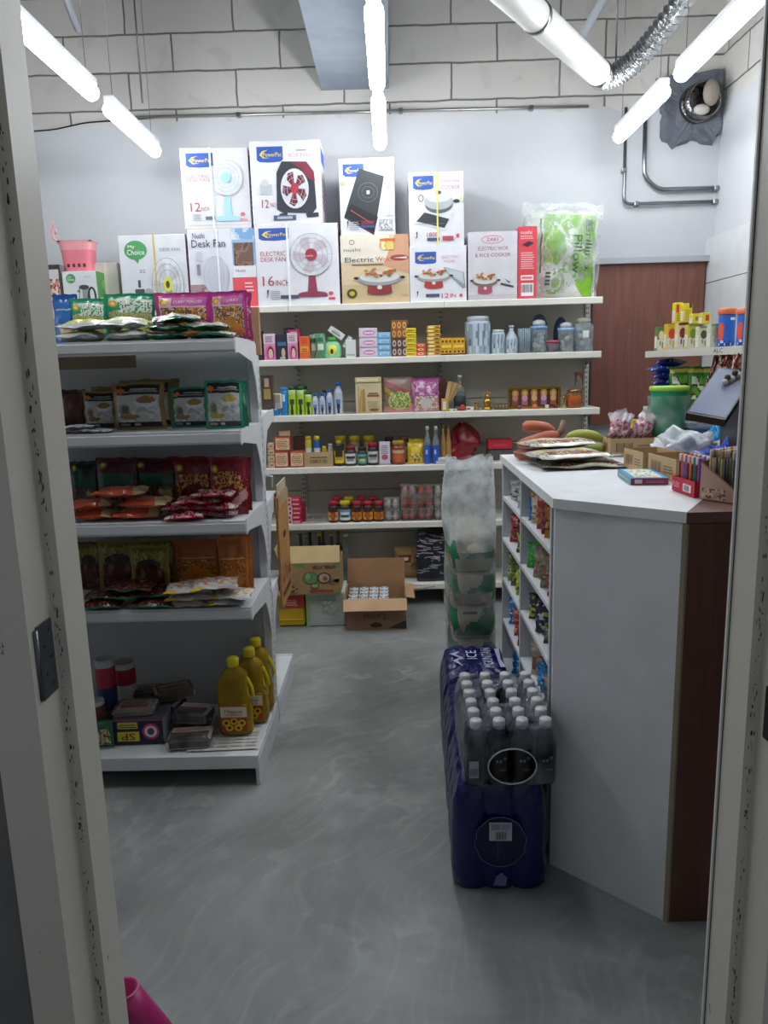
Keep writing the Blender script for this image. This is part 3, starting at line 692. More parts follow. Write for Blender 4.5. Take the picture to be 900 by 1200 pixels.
# ------------------------------------------------------------ appliance cartons on the top shelf
def pp_logo(W, H, u0=.05, v0=.80, w=.36, h=.155):
    return [('p', [(u0, v0 + .03), (u0 + w * .12, v0 + .008), (u0 + w * .5, v0), (u0 + w * .88, v0 + .008), (u0 + w, v0 + .03), (u0 + w, v0 + h), (u0, v0 + h)], '2f55a8'),
            ('p', [(u0 + w * .1, v0 + h * .5), (u0 + w * .22, v0 + h * .72), (u0 + w * .45, v0 + h * .8), (u0 + w * .24, v0 + h * .64), (u0 + w * .2, v0 + h * .45), (u0 + w * .3, v0 + h * .32), (u0 + w * .5, v0 + h * .3), (u0 + w * .25, v0 + h * .26)], 'e8cf3a'),
            ('t', 'PowerPac', u0 + w * .6, v0 + h * .5, h * .26, 'eed94a', w * .7)]
def fan_art(cu, cv, ru, rv, hub, blade, ring='8f9398', stand=None, W=1, H=1, spokes=10):
    A = [('e', cu, cv, ru, rv, 'd9dbdf')]
    for k in range(5):
        a = 2 * pi * k / 5 + .4
        A.append(('p', [(cu, cv), (cu + ru * .85 * cos(a), cv + rv * .85 * sin(a)), (cu + ru * .9 * cos(a + .45), cv + rv * .9 * sin(a + .45)), (cu + ru * .7 * cos(a + .8), cv + rv * .7 * sin(a + .8))], blade))
    for q in (1, .78, .56): A.append(('o', cu, cv, ru * q, rv * q, ring, .0022))
    for k in range(spokes): a = 2 * pi * k / spokes; A.append(('l', cu, cv, cu + ru * cos(a), cv + rv * sin(a), ring, .0012))
    A.append(('e', cu, cv, ru * .28, rv * .28, hub))
    if stand:
        A = [('p', [(cu - .035, cv - rv * .8), (cu + .035, cv - rv * .8), (cu + .06, stand[0] + .05), (cu - .06, stand[0] + .05)], stand[1]),
             ('e', cu, stand[0] + .035, ru * .7, .035, stand[1]), ('r', cu - ru * .7, stand[0], cu + ru * .7, stand[0] + .035, stand[1])] + A
    return A
def pot_art(cu, cv, w, base, pan='9b9da0', food=True):
    A = [('p', [(cu - w * .3, cv - w * .32), (cu + w * .3, cv - w * .32), (cu + w * .26, cv + .0), (cu - w * .26, cv)], base), ('e', cu, cv - w * .3, w * .3, w * .07, base),
         ('e', cu, cv + w * .02, w * .52, w * .17, pan), ('e', cu, cv + w * .06, w * .47, w * .13, 'd7d5cf')]
    if food:
        r = random.Random(3)
        for k in range(26): A.append(('e', cu + r.uniform(-.36, .36) * w, cv + w * .07 + abs(r.gauss(0, .07)) * w, w * .05, w * .032, r.choice(('b98a4a', '8f5a2e', 'd9b36a', '6f8a3c', 'c0552e', 'e0cf9a'))))
    A += [('e', cu - w * .55, cv + w * .03, w * .06, w * .035, '2c2b2c'), ('e', cu + w * .55, cv + w * .03, w * .06, w * .035, '2c2b2c'), ('e', cu, cv - w * .2, w * .06, w * .05, 'd8d2c8')]
    return A
def hob_art(cu, cv, w):
    return [('p', [(cu - w * .5, cv - w * .3), (cu + w * .22, cv - w * .62), (cu + w * .5, cv + w * .4), (cu - w * .1, cv + w * .55)], '2e3438'),
            ('p', [(cu - w * .48, cv - w * .27), (cu - w * .32, cv - w * .06), (cu + w * .33, cv - w * .3), (cu + w * .22, cv - w * .57)], '17191b'),
            ('o', cu + w * .1, cv + w * .13, w * .24, w * .17, '6e767b', .002), ('o', cu + w * .1, cv + w * .13, w * .15, w * .1, '6e767b', .0015), ('r', cu + w * .07, cv + w * .1, cu + w * .14, cv + w * .16, 'e8e9ea'),
            ('l', cu - w * .33, cv - w * .17, cu + w * .18, cv - w * .42, 'c65a4a', .004)]
PPS = [('r', .0, 0, .05, 1, 'b9415a'), ('r', .1, .75, .9, .93, '2f55a8'), ('lines', .15, .2, .85, .6, 6, '9a7a82')]
def app(x0, x1, yt, label, col, art, z=None, d=.26, cat='carton', side=PPS, yb=None, dy=0, tape=None, rz=0, name='appliance_carton'):
    zz = SH[0] if z is None else z; x, w, h = sb(x0, x1, yt, zz, 4.63 + dy)
    if tape: art = list(art) + [('r', tape[0], 0, tape[0] + .03, 1, tape[1])]
    o = carton(name, label, cat, (x, 4.63 + dy, zz + .001), w - .004, d, h - .002, col, art, side, [('r', .46, 0, .54, 1, 'd9c9a0'), ('r', 0, .47, 1, .53, 'bfae88')], rz=rz, group='appliance cartons along the top shelf')
    return o, zz + h
W_ = 'dfdfe4'
t_ = lambda *a: ('t',) + a
o, zt = app(297, 396, 262, 'white 16 inch desk fan carton with a dark red fan printed on it', W_,
   pp_logo(1, 1) + [t_('ELECTRIC', .21, .645, .055, 'b0455c', .30), t_('DESK FAN', .21, .575, .055, 'b0455c', .30), t_('16', .14, .31, .12, 'ab3a55', .14), t_('INCH', .31, .285, .07, 'ab3a55', .16),
   ('p', [(.1, .09), (.12, .13), (.115, .19), (.14, .21), (.13, .13)], '3a3c42'), ('lines', .16, .08, .28, .2, 5, '9a9ca4'), ('r', .28, .085, .5, .13, '4c5570'), ('e', .89, .14, .03, .022, 'cc4b5c'), ('r', .86, .06, .94, .09, 'cc4b5c')]
   + fan_art(.67, .62, .255, .26, '9c3348', 'c7bcc4', stand=(.10, '8f3a50')) + [('r', .38, 0, .405, 1, 'eff0f2'), ('t', 'PowerPac', .645, .605, .025, 'e8c8cc', .1)])
app(291, 375, 164, 'white 12 inch box fan carton with a square dark fan printed on it', W_,
   pp_logo(1, 1, .10, .74, .37, .19) + [t_('BOX FAN', .70, .82, .05, 'c69aa5', .3), ('lines', .66, .87, .8, .9, 1, '888'*2), t_('12', .19, .25, .10, 'ab3a55', .1), t_('INCH', .31, .235, .05, 'ab3a55', .1),
   ('p', [(.35, .18), (.37, .62), (.45, .75), (.80, .74), (.9, .62), (.92, .18), (.86, .12), (.42, .14)], '33363f'), ('p', [(.58, .73), (.80, .74), (.9, .62), (.91, .5), (.80, .55), (.72, .66)], '7c2b3d'),
   ('p', [(.38, .12), (.5, .15), (.5, .1), (.38, .09)], '33363f'), ('p', [(.76, .12), (.94, .13), (.95, .08), (.78, .07)], '33363f'), ('r', .13, .36, .3, .48, 'b9bcc2'), ('e', .2, .5, .05, .04, 'c9ccd0'), ('r', .3, .045, .62, .105, '4c5570'), ('r', .35, .06, .57, .09, 'aab0c4')]
   + fan_art(.62, .42, .2, .24, 'b23449', '6d2434', ring='c8cad0') , z=zt, dy=.01)
o, zt = app(398, 479, 275, 'beige electric wok carton with a red based wok and smiling mouth', 'd9c39f',
   [('r', .0, .0, 1, .28, 'cdb48c'), ('r', .0, .6, .72, 1, 'e4dccb'), ('p', [(.62, .55), (1, .42), (1, 1), (.8, 1), (.72, .8)], 'd29d7c'), ('e', .86, .66, .135, .045, '9c3f3c'), ('p', [(.76, .66), (.97, .645), (.97, .675)], 'e8dcd2'), ('o', .17, .9, .04, .035, '5a5452', .003), t_('nushi', .17, .79, .05, '6d6560', .24),
   t_('Electric', .27, .645, .07, '3a3432', .42), t_('Wok', .62, .645, .07, 'c9653a', .22), ('lines', .16, .56, .62, .6, 1, '5f5348'), ('e', .68, .86, .11, .09, 'd9b25a'), ('r', .58, .9, .8, .94, 'd4663a'), ('n', .6, .78, .78, .9, ['e3c36b', 'c98a3a', 'f0e0a0'], 9, 1), ('e', .15, .15, .075, .07, '4b4a1d'), ('e', .15, .15, .04, .035, 'c9b23c'), t_('12.5', .93, .11, .04, 'b0455c', .1)]
   + pot_art(.56, .35, .62, '8c3536'), side=[('r', .1, .6, .9, .8, '8c4a30'), ('lines', .15, .15, .85, .5, 5, '7d6548')])
app(396, 462, 185, 'white induction cooker carton with a black hob printed on it', W_,
   pp_logo(1, 1, .07, .76, .38, .17) + hob_art(.44, .46, .75) + [('e', .06, .68, .04, .03, 'a9cf6e'), t_('2000W', .5, .165, .05, 'b0455c', .24), ('r', .38, .09, .62, .13, '3f4a78'), ('p', [(.1, .07), (.13, .12), (.12, .18), (.15, .2), (.14, .12)], '3a3c42'), ('lines', .16, .07, .34, .19, 5, 'a0a2aa'), ('n', .7, .06, .95, .2, ['dfe0e4', '8a8c92', 'b5b7bc'], 20, 2), ('n', .82, .25, .97, .5, ['dfdfe4', 'dfdfe4', 'c4c6cb'], 14, 2), ('n', .86, .6, .95, .7, ['dfdfe4', 'c49aa5'], 14, 5)], z=zt, d=.24, dy=.01)
o, zt = app(479, 547, 288, 'white multi cooker carton with a red based pan and lid printed on it', W_,
   pp_logo(1, 1, .1, .68, .37, .22) + [t_('ELECTRIC', .72, .80, .05, 'c69aa5', .3), t_('WOK', .7, .72, .05, 'c69aa5', .2), ('p', [(.6, .62), (.95, .52), (.98, .24), (.93, .22), (.62, .56)], '8e979d'), ('p', [(.62, .60), (.93, .52), (.96, .3), (.66, .52)], 'c3c9cc'), t_('12', .62, .10, .09, 'ab3a55', .12), t_('IN', .76, .10, .07, 'ab3a55', .1), ('r', .28, .08, .52, .14, '4c5570'), ('e', .9, .1, .03, .03, 'cc4b5c'), ('p', [(.1, .07), (.13, .12), (.12, .18), (.15, .2), (.14, .12)], '3a3c42')]
   + pot_art(.42, .44, .56, 'b23a34'))
app(478, 544, 201, 'white cooker carton with a steel pot on a hob printed on it', W_,
   pp_logo(1, 1, .08, .76, .37, .19) + [t_('INDUCTION', .75, .87, .03, 'c69aa5', .36), t_('COOKER', .76, .79, .055, 'c69aa5', .34),
   ('p', [(.1, .33), (.3, .52), (.82, .44), (.66, .2)], 'd5d8da'), ('p', [(.13, .34), (.28, .46), (.73, .36), (.64, .24)], '35393d'), ('r', .1, .30, .64, .305, '888888'), ('e', .54, .56, .25, .12, '5c6367'), ('e', .54, .60, .26, .11, 'aeb6ba'), ('e', .54, .66, .22, .07, 'd3d9dc'), ('e', .54, .72, .05, .025, '54595c'), ('o', .22, .65, .05, .05, '54595c', .005), ('e', .86, .6, .06, .025, '2f3335'),
   t_('1800', .42, .155, .06, 'b0455c', .2), ('r', .32, .07, .55, .11, '3f4a78'), ('r', .6, .07, .8, .13, 'b0455c'), ('e', .88, .13, .03, .03, 'cc4b5c'), ('e', .95, .62, .03, .04, 'bfd89a'), ('p', [(.1, .1), (.13, .14), (.12, .19), (.15, .2), (.14, .12)], '3a3c42')], z=zt, d=.24, dy=.01, tape=(.5, 'e4dc7a'))
app(548, 607, 271, 'grey white electric wok and rice cooker carton with a pink pot printed', 'cfcdd2',
   [('o', .49, .885, .22, .06, 'c0405a', .003), t_('ZAKI', .49, .885, .05, 'c0405a', .24), t_('ELECTRIC WOK', .51, .755, .055, 'a8687c', .62), t_('& RICE COOKER', .50, .66, .055, 'a8687c', .72), ('r', 0, .0, 1, .08, 'bcb6ba'), ('p', [(.66, .25), (.92, .2), (.93, .17), (.66, .22)], '3a3739'), ('p', [(.72, .32), (.85, .26), (.84, .24)], '3a3739')] + pot_art(.34, .27, .5, 'ad5468', '7c6a60'), side=[('lines', .1, .2, .9, .8, 8, 'b9868f')])
app(607, 630, 265, 'slim bright red carton standing between grey carton and pillow', 'd8434f',
   [t_('nushi', .42, .92, .05, 'f3dadb', .6), ('lines', .12, .83, .8, .89, 2, 'eab0b3'), ('p', [(.2, .75), (.5, .72), (.85, .77), (.55, .8)], '27262a'), ('lines', .15, .42, .85, .66, 8, 'efbfc2'), ('r', .15, .26, .82, .33, 'f0e6e6'), ('r', .17, .04, .83, .22, 'f0ecec'), ('bars', .2, .09, .8, .2, 13, '332c2e'), ('r', .2, .28, .75, .31, 'd8737a')], d=.09, side=[('lines', .1, .2, .9, .8, 8, 'efbfc2')])
# left part of the same shelf
def app2(*a, **k): return app(*a, **k)
o, zt = app(218, 298, 268, 'desk fan carton with blue sky photo and red corner', 'd9dbe2',
   [('r', .66, .54, 1, 1, '84a9d0'), ('n', .66, .7, 1, 1, ['7da3cf', 'b7cbe0', 'dce5ee'], 6, 4), ('n', .68, .53, .97, .82, ['6e5347', '8b6a52', '54443f'], 7, 2), ('r', .66, .82, 1, .86, '9bb6d4'), ('r', .66, .32, 1, .52, 'e6e6ea'), ('r', .64, 0, 1, .38, 'e0525c'), ('r', 0, 0, .5, .14, '6a5a63'), ('n', 0, .06, .5, .3, ['a58a88', '8a6f70', 'b9a6a4'], 6, 7), t_('Nushi', .17, .92, .07, '3c3f48', .18), t_('Desk Fan', .31, .82, .095, '34363f', .5), t_('Nushi', .77, .465, .035, '3c3f48', .14), ('lines', .82, .2, .95, .34, 3, 'f0d0d2'),
    ('e', .4, .4, .19, .26, 'c3c5ce'), ('o', .4, .4, .19, .26, 'aeb1bc', .002), ('o', .4, .4, .12, .17, 'aeb1bc', .002), ('r', .12, .6, .2, .72, 'c5c8d0'), ('r', .12, .42, .17, .56, '8b8e97'), ('r', .43, 0, .455, 1, 'eeeff1')], dy=0, side=[('r', 0, 0, 1, .36, 'd8434f'), ('r', 0, .36, 1, 1, '9bb0c8')])
app(210, 290, 173, 'white 12 inch desk fan carton with a pale blue fan, slightly tilted', 'dbdbe0',
   pp_logo(1, 1, .08, .76, .4, .18) + [t_('ELECTRIC', .24, .655, .04, 'c07f8d', .34), t_('DESK FAN', .24, .61, .04, 'c07f8d', .34), t_('12', .18, .28, .11, 'b0566b', .15), t_('INCH', .32, .255, .05, 'b0566b', .12), ('r', .07, .06, .97, .05, 'cfcfd4'), ('r', .32, .12, .46, .16, '686d7e'), ('lines', .13, .11, .26, .2, 4, 'aaacb4'), ('e', .88, .18, .035, .025, 'cc7080'), ('r', .82, .1, .95, .13, 'd9a0a8'), ('r', .0, .0, 1, .012, 'c8b8a0')]
   + fan_art(.66, .63, .25, .22, '9fd4e8', 'd3d9de', ring='b9bfc6', stand=(.1, 'a8d6e6')) + [('r', .43, 0, .455, 1, 'eeeff1')], z=zt, dy=.02, rz=.04)
app(137, 217, 275, 'white desk fan carton with a green oval badge and yellow hub fan', 'd3d5d9',
   [('e', .25, .80, .17, .13, '4f9a5c'), ('p', [(.2, .70), (.3, .69), (.27, .62)], '4f9a5c'), t_('My', .19, .845, .05, 'f0f4f0', .1), t_('Choice', .25, .775, .07, 'f0f4f0', .26), t_('DESK FAN', .76, .80, .045, '8c8f94', .3), t_('S/2', .33, .52, .045, '4a4c50', .08), ('r', .25, .3, .29, .4, '4b4d51'), ('r', .2, .2, .34, .28, '4b4d51'), ('e', .4, .2, .07, .09, '9fa3a7')]
   + fan_art(.70, .33, .24, .36, 'd6d64a', 'c6c9cc', ring='7d8186') + [('e', .70, .33, .03, .05, '4b4c2c'), ('r', .52, 0, .545, 1, 'cdb96a'), ('r', .76, 0, .775, .3, 'd9d08a')], dy=-.0)
carton('appliance_carton', 'plain beige carton wedged behind the kettle and fan cartons', 'carton', (at(124, 330, 4.75)[0], 4.76, SH[0] + .001), .15, .14, at(124, 308, 4.75)[2] - SH[0], 'c6c3b8', [('r', .44, 0, .56, 1, 'd5d2c4')])
x, w, h = sb(72, 112, 318, SH[0], 4.63)
kc = carton('appliance_carton', 'white electric kettle carton with green side under the pink basket', 'carton', (x, 4.63, SH[0] + .001), w, .3, h, 'd7d9db',
   [('e', .25, .82, .14, .12, '4f9a5c'), t_('My', .22, .86, .04, 'f0f4f0', .08), t_('Choice', .25, .80, .06, 'f0f4f0', .2), ('p', [(.4, .08), (.82, .08), (.76, .58), (.48, .58)], '8f9498'), ('p', [(.45, .1), (.55, .1), (.56, .56), (.5, .56)], 'd0d3d5'), ('e', .62, .6, .15, .06, '43464a'), ('o', .84, .36, .13, .25, '2b2c30', .012), ('p', [(.4, .5), (.5, .58), (.5, .45)], '6f7478'), ('e', .21, .2, .07, .07, 'b8565a'), ('e', .21, .2, .04, .04, 'e6d6d6'), t_('KETTLE', .75, .85, .03, '8c8f94', .2)],
   [('r', 0, 0, 1, 1, '5a9a52'), ('lines', .15, .1, .85, .4, 4, 'c2d8b0'), ('e', .5, .7, .25, .14, '7cb46a')], group='appliance cartons along the top shelf')
app(50, 70, 310, 'dark edged carton with a red printed picture, half hidden by the door frame', 'cfcbc8', [('r', 0, .9, 1, 1, '3b3436'), ('n', .3, .2, .95, .7, ['b8423a', 'd9b0a0', '6a4038', 'e0d8d0'], 8, 3), ('r', .9, 0, 1, 1, '3b3436')], side=[('r', 0, 0, 1, 1, '6e6a6a')])
# pink basket with a hooked handle
bx, by, bz = at(93, 318, 4.72)[0], 4.74, SH[0] + h + .002
b_ = empty('plastic_basket', 'small pink plastic basket with a hook handle on the kettle carton', 'basket', (bx, by, bz))
g = G(); nseg = 28
for k, (s0, z0, s1, z1, op) in enumerate(((.8, 0, .84, .05, 0), (.84, .05, .93, .13, 0), (.93, .13, 1, .17, 0), (1, .17, 1.06, .182, 0))):
    pts0 = []; pts1 = []
    for i in range(nseg):
        a = 2 * pi * i / nseg; f = lambda s, z: (max(-1, min(1, 1.25 * cos(a))) * .10 * s, max(-1, min(1, 1.25 * sin(a))) * .06 * s, z)
        pts0.append(f(s0, z0)); pts1.append(f(s1, z1))
    g.add(pts0 + pts1, [(i, (i + 1) % nseg, nseg + (i + 1) % nseg, nseg + i) for i in range(nseg)], 'e8808c' if k < 2 else 'efa6a8', 'plastic', True)
g.add([(x_ * .8, y_ * .8, .001) for x_, y_ in [(max(-1, min(1, 1.25 * cos(2 * pi * i / nseg))) * .10, max(-1, min(1, 1.25 * sin(2 * pi * i / nseg))) * .06) for i in range(nseg)]], [tuple(range(nseg))], 'e0707e', 'plastic')
g.face((-.085, -.0525, .02), (1, 0, 0), (0, -.1, 1))
for k in range(4): g.rect(.03 + k * .032, .01, .045 + k * .032, .03, '4a2a30', 1)
g.build('bowl', b_)
g = G(); g.tube([(-.1, -.02, .17), (-.135, -.02, .2), (-.15, -.02, .24), (-.135, -.02, .262), (-.115, -.02, .25), (-.12, -.02, .225)], .006, 'ee9a9c', 'plastic', 8); g.tube([(-.135, -.02, .26), (-.13, -.02, .31)], .004, 'ee9a9c', 'plastic', 6); g.build('handle', b_)
g = G(); g.tube([(-.1, -.055, .18), (.1, -.055, .18), (.1, .055, .18), (-.1, .055, .18)], .005, '6d4f45', 'plastic', 6, closed=True); g.build('rim', b_)

# pillow in its clear bag
x0, x1 = at(614, 300, 4.64)[0], at(708, 300, 4.64)[0]; zt = at(660, 235, 4.64)[2]; pw, ph = x1 - x0, zt - SH[0]
GR, PW = '8cc63f', 'e6e9e6'
art = [('r', 0, 0, 1, 1, 'e3e6e4'), ('r', .22, .04, .96, .95, GR)]
art += [('e', .45, .05, .30, .26, PW), ('e', .30, .12, .2, .3, PW), ('e', .62, .0, .2, .16, PW), ('e', .40, .2, .14, .13, GR), ('e', .41, .19, .10, .09, PW), ('e', .42, .19, .06, .055, GR), ('e', .66, .28, .07, .05, PW), ('e', .67, .27, .04, .03, GR)]
for k in range(26):
    t = k / 25; art.append(('e', .35 + .22 * sin(t * 3), .3 + t * .55, .018, .022, PW)); art.append(('e', .42 + .4 * t, .30 + .28 * sin(t * 2.4), .018, .02, PW))
    art.append(('e', .30 + .05 * sin(t * 9), .35 + .5 * t, .015, .015, 'cfe3a8'))
    if k % 4 == 0: art += [('e', .56 + .05 * sin(t * 3), .35 + .5 * t, .03, .035, PW), ('e', .48 + .4 * t, .36 + .25 * sin(t * 2.4), .022, .03, PW)]
art += [('r', .19, .3, .215, .9, '4f7d2a'), ('r', .26, .12, .36, .34, 'f2f3f1')]
g = pouch_g(pw * .96, ph * .96, .17, art, PW, nx=44, ny=44, seed=3, seal=.03, mat='cloth', wr=2)
g2 = [('Grillino', .80, .52, .10), ('Pillow', .64, .52, .11)]
W2, H2 = pw * .96, ph * .96
def pmap(a, b, l):
    u, v = a / W2, b / H2; q = max(0.001, min(.999, (v - .03) / .94)); T = .085 * (sin(pi * q) ** .55) * max(0, 1 - abs(2 * u - 1) ** 3.2) ** .8 * 1.22
    return ((u - .5) * W2, -T - .006, v * H2)
g.text('Grillino', .84 * W2, .60 * H2, .10 * W2, '2c5a2a', 1, .52 * H2, rot=-pi / 2, mp=pmap); g.text('Pillow', .68 * W2, .50 * H2, .12 * W2, '2c5a2a', 1, .42 * H2, rot=-pi / 2, mp=pmap)
g.face((0, 0, 0), (1, 0, 0), (0, 0, 1))
g.add([pmap((.84 + a) * W2, (.86 + b) * H2, 0) for a, b in ((-.08, 0), (-.03, -.02), (0, -.05), (.03, -.02), (.07, -.01), (.05, .03), (-.04, .04))], [tuple(range(7))], '33603a', 'paper')
g.add([pmap((.845 + .028 * cos(q)) , 0, 0) for q in ()], [], 'ffffff') if 0 else None
for (u_, v_) in ((.31, .29), (.31, .25), (.31, .21), (.31, .17)): g.add([pmap((u_ + a) * W2, (v_ + b) * H2, 0) for a, b in ((-.035, -.012), (.03, -.012), (.035, .008), (-.03, .01))], [(0, 1, 2, 3)], '4a5a48')
pl = g.build('pillow', None, ((x0 + x1) / 2 + .008, 4.83, SH[0] + .002)); pl.rotation_euler.y = .04
tag(pl, 'bright green and white pillow standing upright in clear packaging', 'pillow')
g = pouch_g(pw * 1.05, ph * 1.04, .20, [], 'f2f5f4', nx=24, ny=24, seed=8, seal=.05, mat='wrap', wr=3); o = g.build('plastic_sleeve', pl); o.location = (0, 0, .0)
# ------------------------------------------------------------ goods on the back shelves
t = t_
# level 2 (px y ~ 420)
FACE = [('r', 0, .62, 1, 1, 'e3c9d6'), ('e', .55, .25, .42, .30, 'd65a9a'), ('e', .58, .26, .27, .24, '3a2626'), ('e', .58, .22, .2, .2, 'e0b79c'), ('r', .2, 0, .9, .06, 'd65a9a'), ('lines', .15, .68, .8, .92, 4, '6a5a66')]
shelf_box('hair_dye_box', 301, 307, 388, 1, 'black upright box at the far end of the second shelf', 'box', '33333a', [('r', .2, .5, .8, .8, '9a8a60')], dy=.05)
shelf_box('hair_dye_box', 308, 322, 391, 1, 'pink and white cosmetics box with a face, first of two', 'box', 'd98fb8', FACE, group='cosmetics boxes with a printed face')
shelf_box('hair_dye_box', 323, 336, 392, 1, 'navy cosmetics box with a face between two pink ones', 'box', '242a38', [('r', .1, .55, .9, .7, '3f6e96'), ('e', .6, .28, .28, .26, '15171c'), ('e', .62, .26, .18, .2, 'c9a890'), ('r', .3, .02, .8, .1, 'b9b9bd')], group='cosmetics boxes with a printed face')
shelf_box('hair_dye_box', 332, 344, 384, 1, 'black box showing behind the navy cosmetics box', 'box', '2b2c33', [('lines', .2, .8, .8, .95, 2, '77787c')], dy=.1)
shelf_box('hair_dye_box', 336, 348, 390, 1, 'pink and white cosmetics box with a face beside the orange box', 'box', 'd98fb8', FACE, group='cosmetics boxes with a printed face')
shelf_box('hair_dye_box', 337, 351, 386, 1, 'deep pink box standing behind the second pink cosmetics box', 'box', 'c8427e', [('lines', .2, .85, .8, .95, 2, 'f0d0e0')], dy=.09)
shelf_box('soap_box', 350, 362, 394, 1, 'orange upright packet with yellow label beside pink box', 'box', 'e2682f', [('r', .1, .3, .9, .55, 'e8a23a'), ('lines', .2, .33, .8, .5, 2, '7b2a14'), ('r', .2, .65, .8, .95, 'd0571f')])
for x0, x1, yt, c, lb in ((362, 371, 392, '8fae96', 'pale green refill pouch leaning behind the green one'), (369, 381, 391, '5f9a74', 'green refill pouch with a white label'), (364, 376, 394, '3f6a55', 'dark green pouch behind the two refill pouches')):
    x, w, h = sb(x0, x1, yt, SH[1], 4.66); g = pouch_g(w, h, .035, [('r', .2, .35, .8, .62, 'dfe8df'), ('r', .2, .7, .8, .8, '2f6a46')], c, seed=x0, nx=10, ny=12)
    o = g.build('refill_pouch', None, (x, 4.69 + (.08 if yt == 394 else 0) - (.03 if x0 == 369 else 0), SH[1] + .001)); tag(o, lb, 'pouch')
x, w, h = sb(379, 399, 395, SH[1], 4.64)
g = G(); g.lathe([(.44 * w, 0), (.5 * w, .1 * h), (.5 * w, .5 * h), (.38 * w, .72 * h), (.2 * w, .82 * h)], '8fd8a8', 'plastic', 20, sy=.55)
g.X = Matrix.Translation((0, -.28 * w, .38 * h)) @ Matrix.Diagonal((1, .12, 1, 1)); g.ball((-.03 * w, 0, 0), .3 * w, .1, .26 * h, 'e5e25a'); g.X = Matrix.Translation((0, -.30 * w, .34 * h)) @ Matrix.Diagonal((1, .12, 1, 1)); g.ball((-.03 * w, 0, 0), .14 * w, .1, .17 * h, '333a2c')
o = g.build('lotion_bottle', None, (x, 4.67, SH[1] + .001)); tag(o, 'mint green lotion bottle with a green cap and yellow emblem', 'bottle')
g = G(); g.lathe([(.22 * w, .78 * h), (.27 * w, .86 * h), (.25 * w, .99 * h), (.2 * w, h)], '57a83e', 'plastic', 16, sy=.7); g.build('cap', o)
WB = [('lines', .1, .3, .9, .7, 3, 'a9b0ac')]
carton('small_box', 'white upright little box supporting two tilted white boxes', 'box', (at(411, 410, 4.63)[0], 4.63, SH[1] + .001), .062, .05, .105, 'd9dcda', [('r', .1, .1, .9, .2, '9bb0a0')])
for (px, py, w_, h_, a, lb) in ((394, 390, .04, .10, .95, 'white small box lying tilted on the mint lotion bottle'), (407, 401, .026, .075, -.55, 'thin white box leaning on the upright white box')):
    p = at(px, py, 4.65); g = G(); g.box(-w_ / 2, 0, -h_ / 2, w_ / 2, .03, h_ / 2, 'dde0de', 'paper', .002); g.face((-w_ / 2, 0, -h_ / 2), (1, 0, 0), (0, 0, 1)); paint(g, [('r', .25, .2, .5, .8, '7e9a86'), ('r', .6, .3, .75, .7, 'b5bab6')], w_, h_)
    o = g.build('small_box', None, p); o.rotation_euler.y = -a; tag(o, lb, 'box')
def stack(n, x0, x1, yb, yt, s, k, lab, cat, col, art, grp, d=.07, dy=0, cols=None, jit=.0):
    z = SH[s] + .0005; x, w, H = sb(x0, x1, yt, z, 4.615 + dy); h = H / k; base = None; r = random.Random(int(x0)); NM = ['bottom', 'second from the bottom', 'third from the bottom', 'fourth from the bottom', 'fifth from the bottom', 'sixth from the bottom', 'seventh from the bottom', 'eighth from the bottom']
    for i in range(k):
        nm = 'topmost' if i == k - 1 else NM[i]
        lb = lab + ', ' + nm + ' of its stack'
        if base is None or cols: o = carton(n, lb, cat, (x, 4.615 + dy, z + i * h), w - .003, d, h - .0015, cols[i] if cols else col, art, group=grp, b=.003); base = o
        else: o = dup(base, (x + r.uniform(-1, 1) * jit, 4.615 + dy, z + i * h), label=lb)
    return base
stack('soap_bar', 420, 442, 0, 384, 1, 3, 'white and pink soap pack', 'soap', 'e0d3dd', [('e', .55, .5, .33, .26, 'd488b8'), ('r', .3, .42, .8, .56, 'f2e6ee'), ('r', 0, 0, 1, .12, 'cda8c4')], 'stacked pink soap packs')
stack('soap_bar', 441, 458, 0, 389, 1, 4, 'light blue soap pack', 'soap', '7fb9dd', [('r', .2, .3, .85, .75, 'c9e2f0'), ('lines', .3, .35, .8, .7, 2, '3f86b8')], 'stacked blue soap packs')
BIS = [('e', .17, .25, .12, .19, 'd9a85a'), ('e', .5, .25, .12, .19, 'd9a85a'), ('e', .83, .25, .12, .19, 'd9a85a'), ('e', .17, .73, .12, .19, 'e0b468'), ('e', .5, .73, .12, .19, 'e0b468'), ('e', .83, .73, .12, .19, 'e0b468')]
BIS += [('e', a[1], a[2], .05, .08, '7a4420') for a in BIS[:6]]
for i, (cc, lb) in enumerate((('5a3b36', 'brown and white'), ('9c5a28', 'golden brown'))):
    z = SH[1] + .0005; x, w, H = sb(458, 477, 375, z, 4.62)
    art = BIS if i else [(k, a, b, c, d, {'d9a85a': 'c9b4aa', 'e0b468': 'c9b4aa', '7a4420': '3c2420'}[e]) for k, a, b, c, d, e in BIS]
    carton('biscuit_carton', lb + ' carton of round biscuit rolls, ' + ('upper' if i else 'lower') + ' of the pair', 'carton', (x, 4.62, z + i * H * .5), w - .003, .09, H * .5 - .002, cc, art)
stack('snack_box', 475, 488, 0, 384, 1, 6, 'bright yellow flat box', 'box', 'e2cc2a', [('r', .1, .3, .9, .6, 'c09a18'), ('r', .2, .35, .6, .55, '8a6a14')], 'stacked yellow boxes beside the biscuit rolls')
stack('snack_box', 487, 499, 0, 402, 1, 3, 'orange red small box', 'box', 'dd5f38', [('e', .5, .5, .3, .3, 'eec8a0'), ('e', .5, .5, .15, .15, 'c0402a')], 'stacked orange boxes')
stack('snack_box', 500, 516, 0, 381, 1, 8, 'golden yellow flat packet', 'packet', 'd9a83a', [('r', .1, .2, .5, .8, 'f0d890'), ('r', .6, .3, .9, .7, '7a4a1e')], 'tall stack of golden packets', jit=.004)
